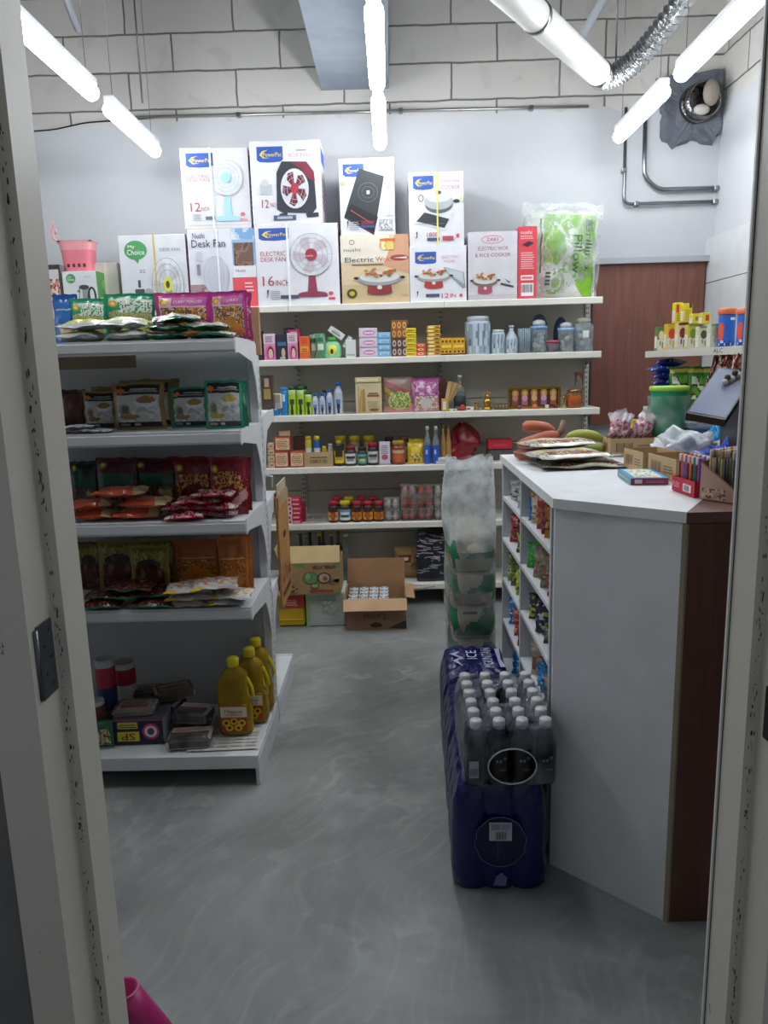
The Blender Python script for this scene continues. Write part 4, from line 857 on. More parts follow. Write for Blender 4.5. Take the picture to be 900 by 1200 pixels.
DOT = [('e', .18 + .32 * (i % 3), .2 + .3 * (i // 3), .08, .07, '3a2414') for i in range(9)] + [('r', .1, .42, .9, .58, 'f0d060'), ('r', 0, 0, 1, .08, '3a2a20')]
shelf_box('snack_box', 516, 530, 396, 1, 'yellow box with dark dots beside the golden packet stack', 'box', 'e0a81c', DOT, d=.09)
shelf_box('snack_box', 530, 545, 396, 1, 'yellow box with dark dots beside the large banknote tin', 'box', 'e0a81c', DOT, d=.09)
# plastic canisters with banknote pattern
NOTE = [('n', 0, 0, 1, 1, ['8fa3b2', 'b7c5cf', '6e8596', 'c9d4da', '9fb2bf'], 6, 3), ('e', .55, .55, .28, .33, 'b9c6ce'), ('e', .55, .55, .16, .24, '6f8494'), ('e', .55, .5, .1, .14, 'c2ccd2'), ('e', .2, .3, .1, .1, '617788')]
def canister(x0, x1, yt, lb, kind='straight', dy=0, cap='c4d0d6', **k):
    return shelf_bottle('canister', x0, x1, yt, 1, lb, 'canister', 'b9c6ce', cap, dy=dy, kind=kind, lab='a9b9c4', lab_art=NOTE, lz=(.03, .8), capr=.8, mat='plastic', n=26, **k)
canister(546, 577, 370, 'large pale blue canister printed with a banknote portrait')
canister(577, 593, 386, 'small pale blue canister printed with a banknote portrait')
shelf_bottle('pump_bottle', 593, 608, 381, 1, 'pale blue printed bottle with pointed top beside small canister', 'bottle', 'b0c2cd', 'c2ced6', kind='tall', lab='a9b9c4', lab_art=NOTE, lz=(.05, .5))
x, w, h = sb(608, 623, 385, SH[1], 4.64); g = G()
g.lathe([(.38 * w, 0), (.5 * w, h), (.46 * w, h), (.35 * w, .01)], 'b7c9d3', 'clear', 24)
for k in range(16): a = k * pi / 8; g.tube([(.385 * w * cos(a), .385 * w * sin(a), .004), (.5 * w * cos(a), .5 * w * sin(a), h)], .0022, '9fb6c2', 'plastic', 5)
tag(g.build('tumbler', None, (x, 4.66, SH[1] + .001)), 'ribbed pale blue plastic tumbler between the bottles', 'tumbler')
def cjar(x0, x1, yt, lb, band, cap='c7cdd0', dy=0, s=1, sq=None, cat='jar'):
    z = SH[s] + .0005; x, w, h = sb(x0, x1, yt, z, 4.615 + dy); r = w / 2 - .001
    g = G(); g.lathe([(.9 * r, 0), (r, .04 * h), (.93 * r, .25 * h), (r, .35 * h), (r, .72 * h), (.85 * r, .8 * h), (.62 * r, .86 * h)], 'c4cdd2', 'clear', 22)
    o = g.build('plastic_jar', None, (x, 4.615 + dy + r, z)); tag(o, lb, cat)
    g = G(); g.lathe([(.7 * r, .84 * h), (.75 * r, .86 * h), (.7 * r, .95 * h), (.2 * r, h)], cap, 'plastic', 18); g.build('lid', o)
    if band: g = G(); g.lathe([(1.02 * r, .70 * h), (1.03 * r, .8 * h)], band, 'paper', 22); g.build('band', o)
    g = G(); rr = random.Random(x0)
    for k in range(9): a = rr.uniform(0, 6); g.ball((.45 * r * cos(a), .45 * r * sin(a), (.1 + .07 * k) * h), .35 * r, .3 * r, .09 * h, rr.choice(('d7dadb', 'a9b2b6', '8b969b', 'c3c6c2')), n=8, m=5)
    g.build('contents', o); return o
cjar(623, 644, 374, 'clear plastic jar with a blue band and grey contents', '7fa8d4')
x, w, h = sb(627, 647, 368, SH[1], 4.76); g = G(); g.lathe([(.4 * w, 0), (.5 * w, .1 * h), (.5 * w, .75 * h), (.3 * w, h * .95), (.1 * w, h)], '51606a', 'plastic', 18); tag(g.build('plastic_jar', None, (x - .02, 4.79, SH[1] + .001)), 'dark grey jar standing behind the jar with blue band', 'jar')
x, w, h = sb(650, 668, 371, SH[1], 4.76); g = G(); g.ball((0, 0, h * .5), .5 * w, .5 * w, h * .5, '35486a', 'plastic'); tag(g.build('plastic_jug', None, (x, 4.80, SH[1] + .001)), 'dark blue round plastic jug behind the second banded jar', 'jug')
x, w, h = sb(641, 656, 399, SH[1], 4.62); g = G(); g.lathe([(.4 * w, 0), (.48 * w, h * .8)], 'b6a9b0', 'clear', 4 * 5); o = g.build('plastic_tub', None, (x, 4.64, SH[1] + .001)); tag(o, 'small clear tub with a pink red lid', 'tub')
g = G(); g.lathe([(.51 * w, h * .8), (.51 * w, h), (.48 * w, h)], 'c8495a', 'plastic', 20); g.build('lid', o)
cjar(656, 675, 377, 'clear plastic jar with a light blue band beside red lidded tub', '9cc0e6')
o = cjar(675, 699, 371, 'wide clear jar with a small white label at the shelf end', None, 'a9a893')
x, w, h = sb(675, 699, 371, SH[1], 4.615); g = G(); g.box(-.018, -w / 2 - .002, .4 * h, .018, -w / 2 + .002, .6 * h, 'e6e6e2'); g.build('label', o)

# level 3 (px y ~ 487)
DEO = lambda x0, x1, yt, lb, **k: shelf_bottle('spray_can', x0, x1, yt, 2, lb, 'spray can', '2f7fc0', '3f93d2', kind='straight', capr=.8, lab='3f95d6', lz=(.25, .75), lab_art=[('r', 0, 0, 1, 1, '2a78b8'), ('r', .35, .55, .6, .9, 'c9dcec'), ('r', .3, .2, .7, .35, '6fb4e2')], **k)
DEO(313, 319, 478, 'short blue spray can at the end, smallest of three')
DEO(319, 327, 474, 'middle short blue spray can with pale print')
DEO(327, 337, 454, 'tall blue spray can with a blue cap')
GRB = [('r', 0, 0, 1, 1, 'a9c832'), ('e', .5, .2, .16, .22, '2c3420'), ('e', .5, .25, .07, .1, '9c7a5a'), ('r', .3, .62, .75, .75, '2e4a20'), ('r', 0, .88, 1, 1, 'd9e2d2')]
for x0, x1, yt, lb in ((336, 346, 453, 'lime green hair oil bottle nearest the tall blue spray can'), (346, 356, 453, 'lime green hair oil bottle, middle of three in front'), (356, 365, 459, 'lime green hair oil bottle, shortest of the three in front')):
    shelf_bottle('hair_oil_bottle', x0, x1, yt, 2, lb, 'bottle', 'b9cf8c', '24602f', kind='straight', capr=.8, lab='a9c832', lz=(.02, .74), lab_art=GRB, group='lime green hair oil bottles')
for x0, yt, lb in ((340, 452, 'green capped bottle behind the first lime bottle'), (350, 452, 'green capped bottle behind the middle lime bottle')):
    shelf_bottle('hair_oil_bottle', x0, x0 + 10, yt, 2, lb, 'bottle', '6f9a4c', '1f5228', dy=.08, kind='straight', capr=.8)
BLB = [('r', 0, 0, 1, 1, 'b3bfca'), ('e', .5, .3, .18, .2, '27303c'), ('r', .3, .6, .7, .85, '5a7fb0')]
for x0, x1, yt, lb in ((364, 373, 461, 'blue capped coconut oil bottle, first of the small pair'), (373, 381, 461, 'blue capped coconut oil bottle, second of the small pair'), (381, 390, 456, 'blue capped coconut oil bottle, medium sized'), (390, 401, 448, 'blue capped coconut oil bottle, tallest one')):
    shelf_bottle('coconut_oil_bottle', x0, x1, yt, 2, lb, 'bottle', 'aebccb', '2a5fb8', kind='round', caph=.2, lab='b3bfca', lz=(.03, .62), lab_art=BLB, group='blue capped coconut oil bottles')
shelf_bottle('coconut_oil_bottle', 375, 384, 457, 2, 'dark blue bottle standing behind the small blue capped pair', 'bottle', '3a5f94', '284f94', dy=.08)
o = shelf_box('incense_packet', 416, 447, 449, 2, 'tall cream packet with brown sticks printed and a folded top', 'packet', 'd6c59c', [('r', .1, .12, .13, .9, 'a88850'), ('p', [(.08, .05), (.2, .05), (.28, .75), (.2, .8)], 'c0a060'), ('p', [(.22, .05), (.38, .05), (.36, .8), (.28, .82)], 'b08c4c'), ('r', .45, .55, .9, .62, '9a5a3a'), ('r', .5, .64, .85, .68, '6a5a3a'), ('lines', .45, .2, .9, .42, 4, 'b8a274'), ('e', .7, .12, .2, .04, '8a6a3a'), ('r', .0, .0, 1, .06, 'c0ab7a')], d=.06)
g = G(); x, w, h = sb(416, 447, 449, SH[2], 4.615); g.box(-w / 2, -.004, h + .001, w / 2, .05, h + .034, 'c9b483', 'paper', .003); g.box(-w / 2 + .01, -.006, h + .008, w / 2 - .02, -.003, h + .026, 'e0d4b4'); g.build('top_flap', o)
def bagpx(n, x0, x1, yt, s, label, cat, edge, art, dy=0, t=.05, z=None, seed=0, group=None, texts=(), lean=0, **k):
    z = (SH[s] if z is None else z) + .001; Y = 4.65 + dy; x, w, h = sb(x0, x1, yt, z, Y)
    o = pouch_g(w, h, t, art, edge, seed=seed, texts=texts, **k).build(n, None, (x, Y, z)); o.rotation_euler.x = lean; tag(o, label, cat, group); return o
bagpx('snack_bag', 449, 483, 442, 2, 'brown, pink and green snack bag with an oval window of seeds', 'bag', '9a7f6a', [('r', 0, .55, 1, 1, '8c7468'), ('d', .6, -.5, .75, 'c9a24a'), ('d', .85, -.4, .95, 'a8505a'), ('r', 0, 0, 1, .15, 'c98a86'), ('e', .55, .33, .4, .26, 'd2c48a'), ('n', .2, .13, .9, .55, ['8fae4c', 'c9c88a', '6a8a3a', 'dfd8a0'], 12, 3)], seed=5)
bagpx('snack_bag', 482, 515, 443, 2, 'pink and magenta crackle bag with pale flower shapes', 'bag', 'b8689a', [('r', 0, .55, 1, 1, 'a8508c'), ('n', .0, .5, 1, .9, ['b0609a', 'cf9ac0', '96447c', 'e0c0d4'], 7, 2), ('n', .1, .05, .95, .45, ['e0c9c8', 'c9849a', 'f0e4dc', 'b8a060'], 8, 6), ('e', .5, .25, .2, .14, 'eadfd8')], seed=6)
# fans / sticks holder
x, w, h = sb(513, 526, 445, SH[2], 4.7)
g = G()
for k in range(6): g.X = Matrix.Translation((0, .01 * k, 0)) @ Matrix.Rotation(.05 * k - .08, 4, 'Y'); g.box(-w * .4, 0, 0, w * .35, .006, h * (1 - .04 * k), ('5f3a30', '7a4f3a', '4a3028')[k % 3], 'card', .001)
g.X = Matrix.Identity(4); tag(g.build('incense_bundle', None, (x, 4.68, SH[2] + .001)), 'dark brown flat incense bundle standing beside the pink bag', 'incense')
g = G()
for k in range(5): g.X = Matrix.Translation((.004 * k, .004 * k, .06)) @ Matrix.Rotation(.18 + .12 * k, 4, 'Y'); g.box(-.01, 0, 0, .012, .003, .12, ('c9a878', 'b08a58')[k % 2], 'card')
g.X = Matrix.Identity(4); g.box(-.03, -.01, 0, .012, .03, .075, 'c9a24a', 'card', .003); g.box(-.022, -.012, .01, -.002, -.0095, .06, 'e2dcc4'); tag(g.build('incense_holder', None, (at(523, 470, 4.64)[0], 4.64, SH[2] + .001)), 'small tan box holding wooden incense sticks fanned to one side', 'incense holder')
x, w, h = sb(532, 546, 440, SH[2], 4.66); g = G(); r = w / 2
g.lathe([(.9 * r, 0), (r, .03 * h), (r, .5 * h), (.8 * r, .62 * h), (.35 * r, .74 * h), (.3 * r, .95 * h)], '9fb0ac', 'clear', 20); o = g.build('glass_bottle', None, (x, 4.68, SH[2] + .001)); tag(o, 'clear glass bottle with a dark label on the third shelf', 'bottle')
g = G(); g.lathe([(1.02 * r, .12 * h), (1.02 * r, .42 * h)], '2b3236', 'paper', 20); g.build('label', o); g = G(); g.lathe([(.38 * r, .93 * h), (.38 * r, h)], 'c3c7c5', 'plastic', 14); g.build('cap', o)
g = G(); g.ball((0, 0, .012), .017, .015, .012, 'b8362e'); g.ball((.0, 0, .028), .012, .012, .01, 'd0483a'); tag(g.build('vermilion_pot', None, (at(542, 475, 4.64)[0], 4.64, SH[2] + .001)), 'tiny red pot in front of the glass bottle', 'pot')
carton('small_box', 'tiny white and red box beside the red pot', 'box', (at(551, 475, 4.64)[0], 4.64, SH[2] + .001), .045, .03, .022, 'e0ddd6', [('r', .1, .2, .5, .8, 'c0483c')])
carton('small_box', 'tiny cream packet lying before the incense sticks', 'box', (at(531, 478, 4.62)[0], 4.618, SH[2] + .001), .045, .03, .013, 'e2dfc9', [('r', .5, .2, .8, .8, '5a8a46')])
x, w, h = sb(565, 578, 459, SH[2], 4.65); g = G()
g.lathe([(.5 * w, 0), (.45 * w, .12 * h), (.2 * w, .2 * h)], 'c49a3c', 'metal', 16); g.ball((0, 0, .4 * h), .36 * w, .25 * w, .24 * h, 'caa548', 'metal'); g.ball((0, 0, .72 * h), .16 * w, .15 * w, .14 * h, 'd4b058', 'metal')
g.X = Matrix.Translation((0, 0, .62 * h)) @ Matrix.Diagonal((1, .2, 1, 1)); g.tube([(.4 * w * cos(a * pi / 8), 0, .32 * h * sin(a * pi / 8)) for a in range(9)], .004, 'c49a3c', 'metal', 6); tag(g.build('brass_figurine', None, (x, 4.67, SH[2] + .001)), 'small brass seated figurine with a halo arch', 'figurine')
x, w, h = sb(579, 596, 472, SH[2], 4.64); g = G(); g.box(-w / 2, 0, 0, w / 2, .03, h, '6e5a48', 'card', .004)
for k in range(4): g.ball((-w * .36 + k * w * .24, -.001, h * .5), .008, .004, .008, 'b09a6a', 'metal', 8, 5)
tag(g.build('carved_box', None, (x, 4.63, SH[2] + .001)), 'little carved brown box beside the framed picture', 'box')
# framed devotional picture: five seated figures
x, w, h = sb(596, 658, 454, SH[2], 4.66); pf = empty('framed_picture', 'gold framed picture of five seated figures leaning on the back panel', 'picture', (x, 4.68, SH[2] + .001))
g = G(); b_w = .014
for a in ((-w / 2, 0, w / 2, b_w), (-w / 2, h - b_w, w / 2, h), (-w / 2, b_w, -w / 2 + b_w, h - b_w), (w / 2 - b_w, b_w, w / 2, h - b_w)): g.box(a[0], 0, a[1], a[2], .015, a[3], 'bd9a3a', 'metal', .003)
g.build('frame', pf)
g = G(); g.box(-w / 2 + .01, .008, .01, w / 2 - .01, .014, h - .01, '5a2f22', 'paper'); g.face((-w / 2, .008, 0), (1, 0, 0), (0, 0, 1)); A = []
for k, (c1, c2) in enumerate((('c98a6a', '8a4a3a'), ('d49ab0', 'b06a8a'), ('d9b070', '9a5a2a'), ('cfa0b4', '8a6a9a'), ('d4a070', 'a05a3a'))):
    u = .14 + k * .18; A += [('e', u, .72, .065, .2, 'b58a3a'), ('r', u - .055, .16, u + .055, .5, c2), ('e', u, .5, .055, .15, c1), ('e', u, .72, .032, .1, 'd6a884'), ('p', [(u - .03, .8), (u, .95), (u + .03, .8)], 'c9a03a')]
paint(g, A, w, h); g.build('print', pf)
g = G(); g.ball((0, 0, .014), .018, .015, .014, 'e0722c'); tag(g.build('orange_flower', None, (at(627, 476, 4.63)[0], 4.636, SH[2] + .001)), 'small orange flower head before the framed picture', 'flower')
for px, c, lb in ((609, '8a3a4a', 'tiny dark red cup before the picture'), (641, 'e3c9b4', 'tiny pale cup before the picture'), (651, '5a3030', 'tiny dark brown cup at the end of the picture')):
    g = G(); g.lathe([(.009, 0), (.014, .022), (.012, .022), (.007, .004)], c, 'plastic', 14); tag(g.build('offering_cup', None, (at(px, 476, 4.64)[0], 4.64, SH[2] + .001)), lb, 'cup')
x, w, h = sb(665, 684, 457, SH[2], 4.64); g = G(); g.lathe([(.46 * w, 0), (.5 * w, .05 * h), (.5 * w, .8 * h), (.4 * w, .9 * h)], 'd08a5a', 'clear', 20); o = g.build('glass_jar', None, (x, 4.67, SH[2] + .001)); tag(o, 'squat glass jar with orange contents near the shelf end', 'jar')
g = G(); g.lathe([(.43 * w, .88 * h), (.43 * w, h)], 'b98a5a', 'metal', 18); g.build('lid', o); g = G(); g.lathe([(.44 * w, .02 * h), (.44 * w, .65 * h)], 'd9783c', 'card', 18); g.build('contents', o)
x, w, h = sb(672, 688, 436, SH[2], 4.76); g = G(); g.lathe([(.5 * w, 0), (.5 * w, .5 * h), (.3 * w, .62 * h), (.26 * w, .92 * h)], 'b9b4a4', 'clear', 18); o = g.build('glass_bottle', None, (x, 4.80, SH[2] + .001)); tag(o, 'clear glass bottle behind the orange jar', 'bottle'); g = G(); g.lathe([(.32 * w, .91 * h), (.32 * w, h)], 'a8673a', 'plastic', 12); g.build('cap', o)
g = G(); g.lathe([(.012, 0), (.014, .003), (.004, .008), (.004, .05), (.012, .06), (.003, .075)], 'c49a3c', 'metal', 12); tag(g.build('oil_lamp', None, (at(661, 470, 4.64)[0], 4.64, SH[2] + .001)), 'slim brass oil lamp beside the orange jar', 'oil lamp')
g = G(); g.lathe([(.016, 0), (.012, .01), (.006, .014), (.006, .03), (.018, .04), (.016, .043)], 'c49a3c', 'metal', 14); tag(g.build('oil_lamp', None, (at(559, 476, 4.66)[0], 4.68, SH[2] + .001)), 'small brass oil lamp beside the brass figurine', 'oil lamp')

# level 4 (px y ~ 546)
TEA = [('r', .08, .1, .92, .9, 'e0c9a0'), ('o', .5, .5, .36, .34, 'a83a2c', .002), ('lines', .2, .3, .8, .75, 4, 'b05038'), ('r', 0, 0, 1, .06, 'a03a2c')]
stack('tea_box', 313, 321, 0, 519, 3, 4, 'small tan box', 'box', 'c9b08c', [('r', .0, .3, 1, .7, 'dcc8a8'), ('r', .2, .4, .8, .6, '8a5a48')], 'tan boxes at the far end of the fourth shelf')
shelf_box('tea_box', 321, 338, 529, 3, 'red cream tea box on the shelf under another one', 'box', 'b5513c', TEA, d=.08)
x, w, h = sb(321, 338, 529, SH[3], 4.615); x2, w2, h2 = sb(321, 340, 512, SH[3], 4.615)
carton('tea_box', 'red cream tea box resting on top of another one', 'box', (x2, 4.615, SH[3] + h + .002), w2, .08, h2 - h - .003, 'b5513c', TEA)
carton('small_box', 'plain tan box at the top of the tea boxes', 'box', (at(334, 508, 4.65)[0], 4.63, SH[3] + h2 + .002), .07, .06, .032, 'b8956a', [('lines', .1, .3, .9, .7, 2, 'd9c09a')])
shelf_box('tea_box', 339, 356, 529, 3, 'red cream tea box standing alone beside the open tray', 'box', 'b5513c', TEA, d=.08)
shelf_box('small_box', 343, 358, 512, 3, 'dark brown box standing behind the single tea box', 'box', '6b4438', [('lines', .2, .2, .8, .6, 3, '9a7a60')], dy=.11)
ct = empty('cardboard_tray', 'open cardboard tray of small bottles on the fourth shelf', 'tray', (sb(356, 390, 530, SH[3], 4.615)[0], 4.615, SH[3] + .001))
x, w, h = sb(356, 390, 530, SH[3], 4.615); g = G(); g.box(-w / 2, 0, 0, w / 2, .14, .003, 'b2966a', 'card')
for a in ((-w / 2, 0, w / 2, .003), (-w / 2, .137, w / 2, .14)): g.box(a[0], a[1], .003, a[2], a[3], h, 'bb9f74', 'card')
for a in (-w / 2, w / 2 - .003): g.box(a, .003, .003, a + .003, .137, h, 'b2966a', 'card')
g.face((-w / 2, 0, 0), (1, 0, 0), (0, 0, 1)); paint(g, [('bars', .2, .25, .8, .5, 12, '6a5236'), ('r', .2, .6, .8, .68, '6a5236')], w, h); g.build('tray', ct)
for i, (px, yt, c, cp) in enumerate(((361, 511, 'c9c23a', 'e6cf2a'), (371, 511, '3a6ab0', 'e6cf2a'), (380, 523, 'd9b52a', 'e6cf2a'), (387, 520, 'c4c8cc', 'd8d8d8'))):
    p = at(px, yt, 4.68); bottle('vitamin_bottle', ('yellow topped tin with green print in the cardboard tray', 'yellow topped tin with blue print in the cardboard tray', 'short yellow capped bottle in the cardboard tray', 'slim grey white bottle at the tray end')[i], 'bottle', (p[0], 4.68, SH[3] + .0045), .021 if i < 2 else .015, p[2] - SH[3] - .004, c, cp, kind='straight', capr=.85, lab='dfe3e6' if i < 2 else None, lab_art=[('r', 0, 0, 1, .5, c), ('e', .5, .6, .2, .2, 'f0f0f0')])
def jar(x0, x1, yt, s, lb, body, lid, lab, lart=None, dy=0, grp=None, kind='squat'):
    return shelf_bottle('jam_jar' if kind == 'squat' else 'sauce_bottle', x0, x1, yt, s, lb, 'jar' if kind == 'squat' else 'bottle', body, lid, dy=dy, kind=kind, lab=lab, lab_art=lart, lz=(.12, .62), group=grp)
for x0, x1, lb in ((390, 406, 'first'), (407, 422, 'middle'), (424, 440, 'last')):
    jar(x0, x1, 511, 3, 'yellow lidded jar standing behind the front row, %s of three' % lb, '8a7a4a', 'd9be2a', 'c9c2a0', dy=.1, grp='yellow lidded jars behind')
jar(390, 403, 517, 3, 'black squeeze bottle with a yellow label', '2a2522', 'd6b62e', 'e0c42c', [('r', .2, .5, .8, .9, '3a3226'), ('r', .25, .2, .75, .4, 'b89a20')], kind='straight')
JA = lambda c, c2='3a3a3e': [('r', .15, .5, .85, .8, c2), ('r', .25, .15, .75, .4, c), ('r', 0, .9, 1, 1, c)]
jar(403, 417, 523, 3, 'dark jam jar with a maroon lid and white label', '3c2a2c', '8a2a34', 'd9d9d6', JA('8a8a90'))
jar(418, 430, 524, 3, 'dark jam jar with a teal label', '2c3330', '3a2a26', '6aa89a', JA('d9d27a', '2f6a5c'))
jar(430, 443, 519, 3, 'taller dark jam jar with a crimson lid', '3a2226', 'a82434', 'd6d4d0', JA('9a9a9c'))
shelf_box('toothpaste_box', 444, 457, 518, 3, 'pale lilac upright box among the jars', 'box', 'd9cdd6', [('e', .5, .35, .3, .12, 'c05a78'), ('lines', .2, .5, .8, .9, 5, '8a7a92'), ('r', 0, 0, 1, .08, 'b8a0b4')], d=.04)
jar(458, 475, 517, 3, 'orange brown pickle jar with a gold lid', '8a4426', 'b8943c', 'b8552e', [('e', .5, .45, .3, .4, 'c9673a'), ('r', .1, .85, .9, 1, 'c9b890')])
jar(450, 462, 512, 3, 'dark lidded jar behind the lilac box', '5a4a44', '4a2c30', 'b0a090', dy=.1)
jar(466, 480, 512, 3, 'brown lidded jar behind the pickle jar', '6a5344', '7a4a30', 'b0a090', dy=.1)
YB_ = [('n', .15, .1, .85, .5, ['9a7a20', 'd9b82a', 'e8d890'], 8, 2), ('e', .5, .65, .3, .18, 'f0d850')]
bagpx('snack_bag', 477, 497, 518, 3, 'yellow snack packet with brown print beside water bottles', 'packet', 'd6b422', YB_, seed=2, t=.03)
bagpx('snack_bag', 479, 496, 514, 3, 'yellow packet standing behind the first yellow one', 'packet', 'c9a41e', YB_, seed=12, t=.02, dy=.06)
WL = [('r', 0, 0, 1, 1, '2a56b4'), ('r', .3, .5, .5, .75, 'c9d6ee'), ('r', .25, .2, .8, .3, '86a4dc')]
for x0, lb in ((496, 'clear water bottle with a blue label and white cap, beside yellow packet'), (506, 'clear water bottle with a blue label and white cap, beside amber bottles')):
    o = shelf_bottle('water_bottle', x0, x0 + 9.5, 500, 3, lb, 'bottle', 'b9c4cc', 'e4e4e2', kind='tall', mat='clear', lab='2a56b4', lz=(.03, .5), lab_art=WL)
for x0, lb in ((516, 'amber glass bottle, first of two'), (522, 'amber glass bottle beside the red bag')):
    shelf_bottle('amber_bottle', x0, x0 + 7, 498, 3, lb, 'bottle', 'b08a4c', 'a07a40', kind='tall', dy=.04)
x, w, h = sb(525, 562, 497, SH[3], 4.72)
g = G(); S = 3.0; n, m = 44, 30; vs = []
for j in range(m + 1):
    for i in range(n):
        a = 2 * pi * i / n; q = j / m; rr = max(.05, sin(pi * min(1, q * .80 + .20))) ** .5; k = 1 + .55 * noise.noise(Vector((cos(a) * 1.3, sin(a) * 1.3, q * 2.6))) + .16 * noise.noise(Vector((cos(a) * 5, sin(a) * 5, q * 9)))
        vs.append((w * .5 * rr * cos(a) * k, w * .32 * rr * sin(a) * k, h * q * (1 + .04 * sin(a * 3))))
g.add(vs, [(j * n + i, j * n + (i + 1) % n, (j + 1) * n + (i + 1) % n, (j + 1) * n + i) for j in range(m) for i in range(n)] + [tuple(range(n))[::-1]], '8f2028', 'film', True)
tag(g.build('plastic_bag', None, (x, 4.76, SH[3] + .001)), 'crumpled dark red plastic bag bulging on the fourth shelf', 'bag')
z = SH[3] + .0005; x, w, h = sb(510, 534, 536, z, 4.62)
for k, (dx, lb) in enumerate(((0, 'white flat packet before the amber bottles, bottom one'), (.012, 'white flat packet before the amber bottles, top one'))):
    carton('white_packet', lb, 'packet', (x + dx, 4.605, z + k * h * .5), w * .9, .05, h * .5 - .001, 'd4d6d4', [('r', .5, .2, .9, .6, '9aa09a')], rz=.08)
x, w, h = sb(572, 600, 514, SH[3] + .0, 4.72); zz = at(586, 526, 4.72)[2]
carton('small_box', 'dark grey box under the red box on the fourth shelf', 'box', (x, 4.72, SH[3] + .001), w, .1, zz - SH[3] - .004, '5a5450'); carton('red_box', 'bright red flat box behind the counter top edge', 'box', (x, 4.71, zz), w, .1, at(586, 515, 4.72)[2] - zz, 'c9283c', [('lines', .2, .3, .8, .6, 2, 'e06a74')])

# level 5 (px y ~ 613)
TP = [('r', 0, 0, .33, 1, 'd9d4d6'), ('r', .08, .2, .25, .8, 'b82a3c'), ('r', .4, .3, .9, .7, 'e8a0a8')]
stack('toothpaste_box', 336, 352, 0, 583, 4, 6, 'red and white toothpaste box', 'box', 'c42a40', TP, 'stacked toothpaste boxes', jit=.003)
stack('toothpaste_box', 352, 357, 0, 590, 4, 5, 'red toothpaste box end', 'box', '9a2434', [], 'toothpaste boxes behind', dy=.05)
stack('toothpaste_box', 328, 335, 0, 594, 4, 4, 'lime green toothpaste box end', 'box', '5fae3a', [('r', .2, .3, .8, .7, 'a8d67a')], 'green toothpaste boxes')
z = SH[4] + .0006
def newspaper(loc, w, d, rz, lb, seed=1):
    g = G(); n = 10; S = seed
    vs = [((i / n - .5) * w, j / n * d, .0012 + .0025 * abs(noise.noise(Vector((i * .5, j * .5, S))))) for j in range(n + 1) for i in range(n + 1)]
    g.add(vs, [(j * (n + 1) + i, j * (n + 1) + i + 1, (j + 1) * (n + 1) + i + 1, (j + 1) * (n + 1) + i) for j in range(n) for i in range(n)], 'cfcdc6', 'paper', True)
    g.face((-w / 2, 0, .004), (1, 0, 0), (0, 1, 0)); r = random.Random(seed)
    for c in range(5):
        u = (c + .06) / 5
        if r.random() < .4: g.rect(u * w, .5 * d, (u + .16) * w, .8 * d, r.choice(('8c8c8a', 'a0a09e')), 1)
        for k in range(12):
            v = .06 + k * .075
            if k % 6 != 5: g.rect(u * w, v * d, (u + .16) * w, (v + .035) * d, 'b4b3ad', 0)
    o = g.build('newspaper', None, loc, rz); tag(o, lb, 'newspaper'); return o
newspaper((at(372, 612, 4.72)[0] + .02, 4.615, z), .34, .26, .1, 'newspaper sheet lying on the fifth back shelf between red boxes and jars')
JL = lambda c: [('r', 0, .8, 1, 1, c), ('e', .5, .4, .3, .32, 'b84a24'), ('r', .1, .75, .9, .95, '3a2a1e'), ('e', .45, .3, .12, .12, '6a8a2a')]
for i, (x0, x1, lid, lab, lb) in enumerate(((383, 396, 'b8323a', 'd9b070', 'pickle jar with red lid and cream label, first in the row'), (396, 411, 'd2c02c', '6fa0cf', 'pickle jar with a yellow lid and blue white label'), (411, 424, 'b8323a', 'd98a2a', 'pickle jar with red lid and orange red label'), (424, 437, 'b8323a', 'd9a83a', 'pickle jar with red lid and yellow label with a dark figure'), (437, 450, 'b8323a', 'd98a2a', 'pickle jar with red lid beside the white eggs'))):
    jar(x0, x1, 588, 4, lb, '3c241c', lid, lab, JL(lab) if i != 1 else [('r', 0, 0, 1, .35, 'dfe3e0'), ('e', .5, .35, .25, .15, '2f5a34'), ('r', .2, .6, .8, .85, 'e6ecf2')], grp='pickle jars in the front row')
for x0, x1, lid, lb in ((388, 401, 'b8323a', 'red lidded jar behind the first pickle jar'), (401, 415, 'd2c02c', 'yellow lidded jar behind the yellow lidded pickle jar'), (416, 429, 'a82a34', 'red lidded jar behind the orange label'), (430, 443, 'a82a34', 'red lidded jar behind the fourth pickle jar')):
    jar(x0, x1, 583, 4, lb, '3c241c', lid, 'b0884a', dy=.09)
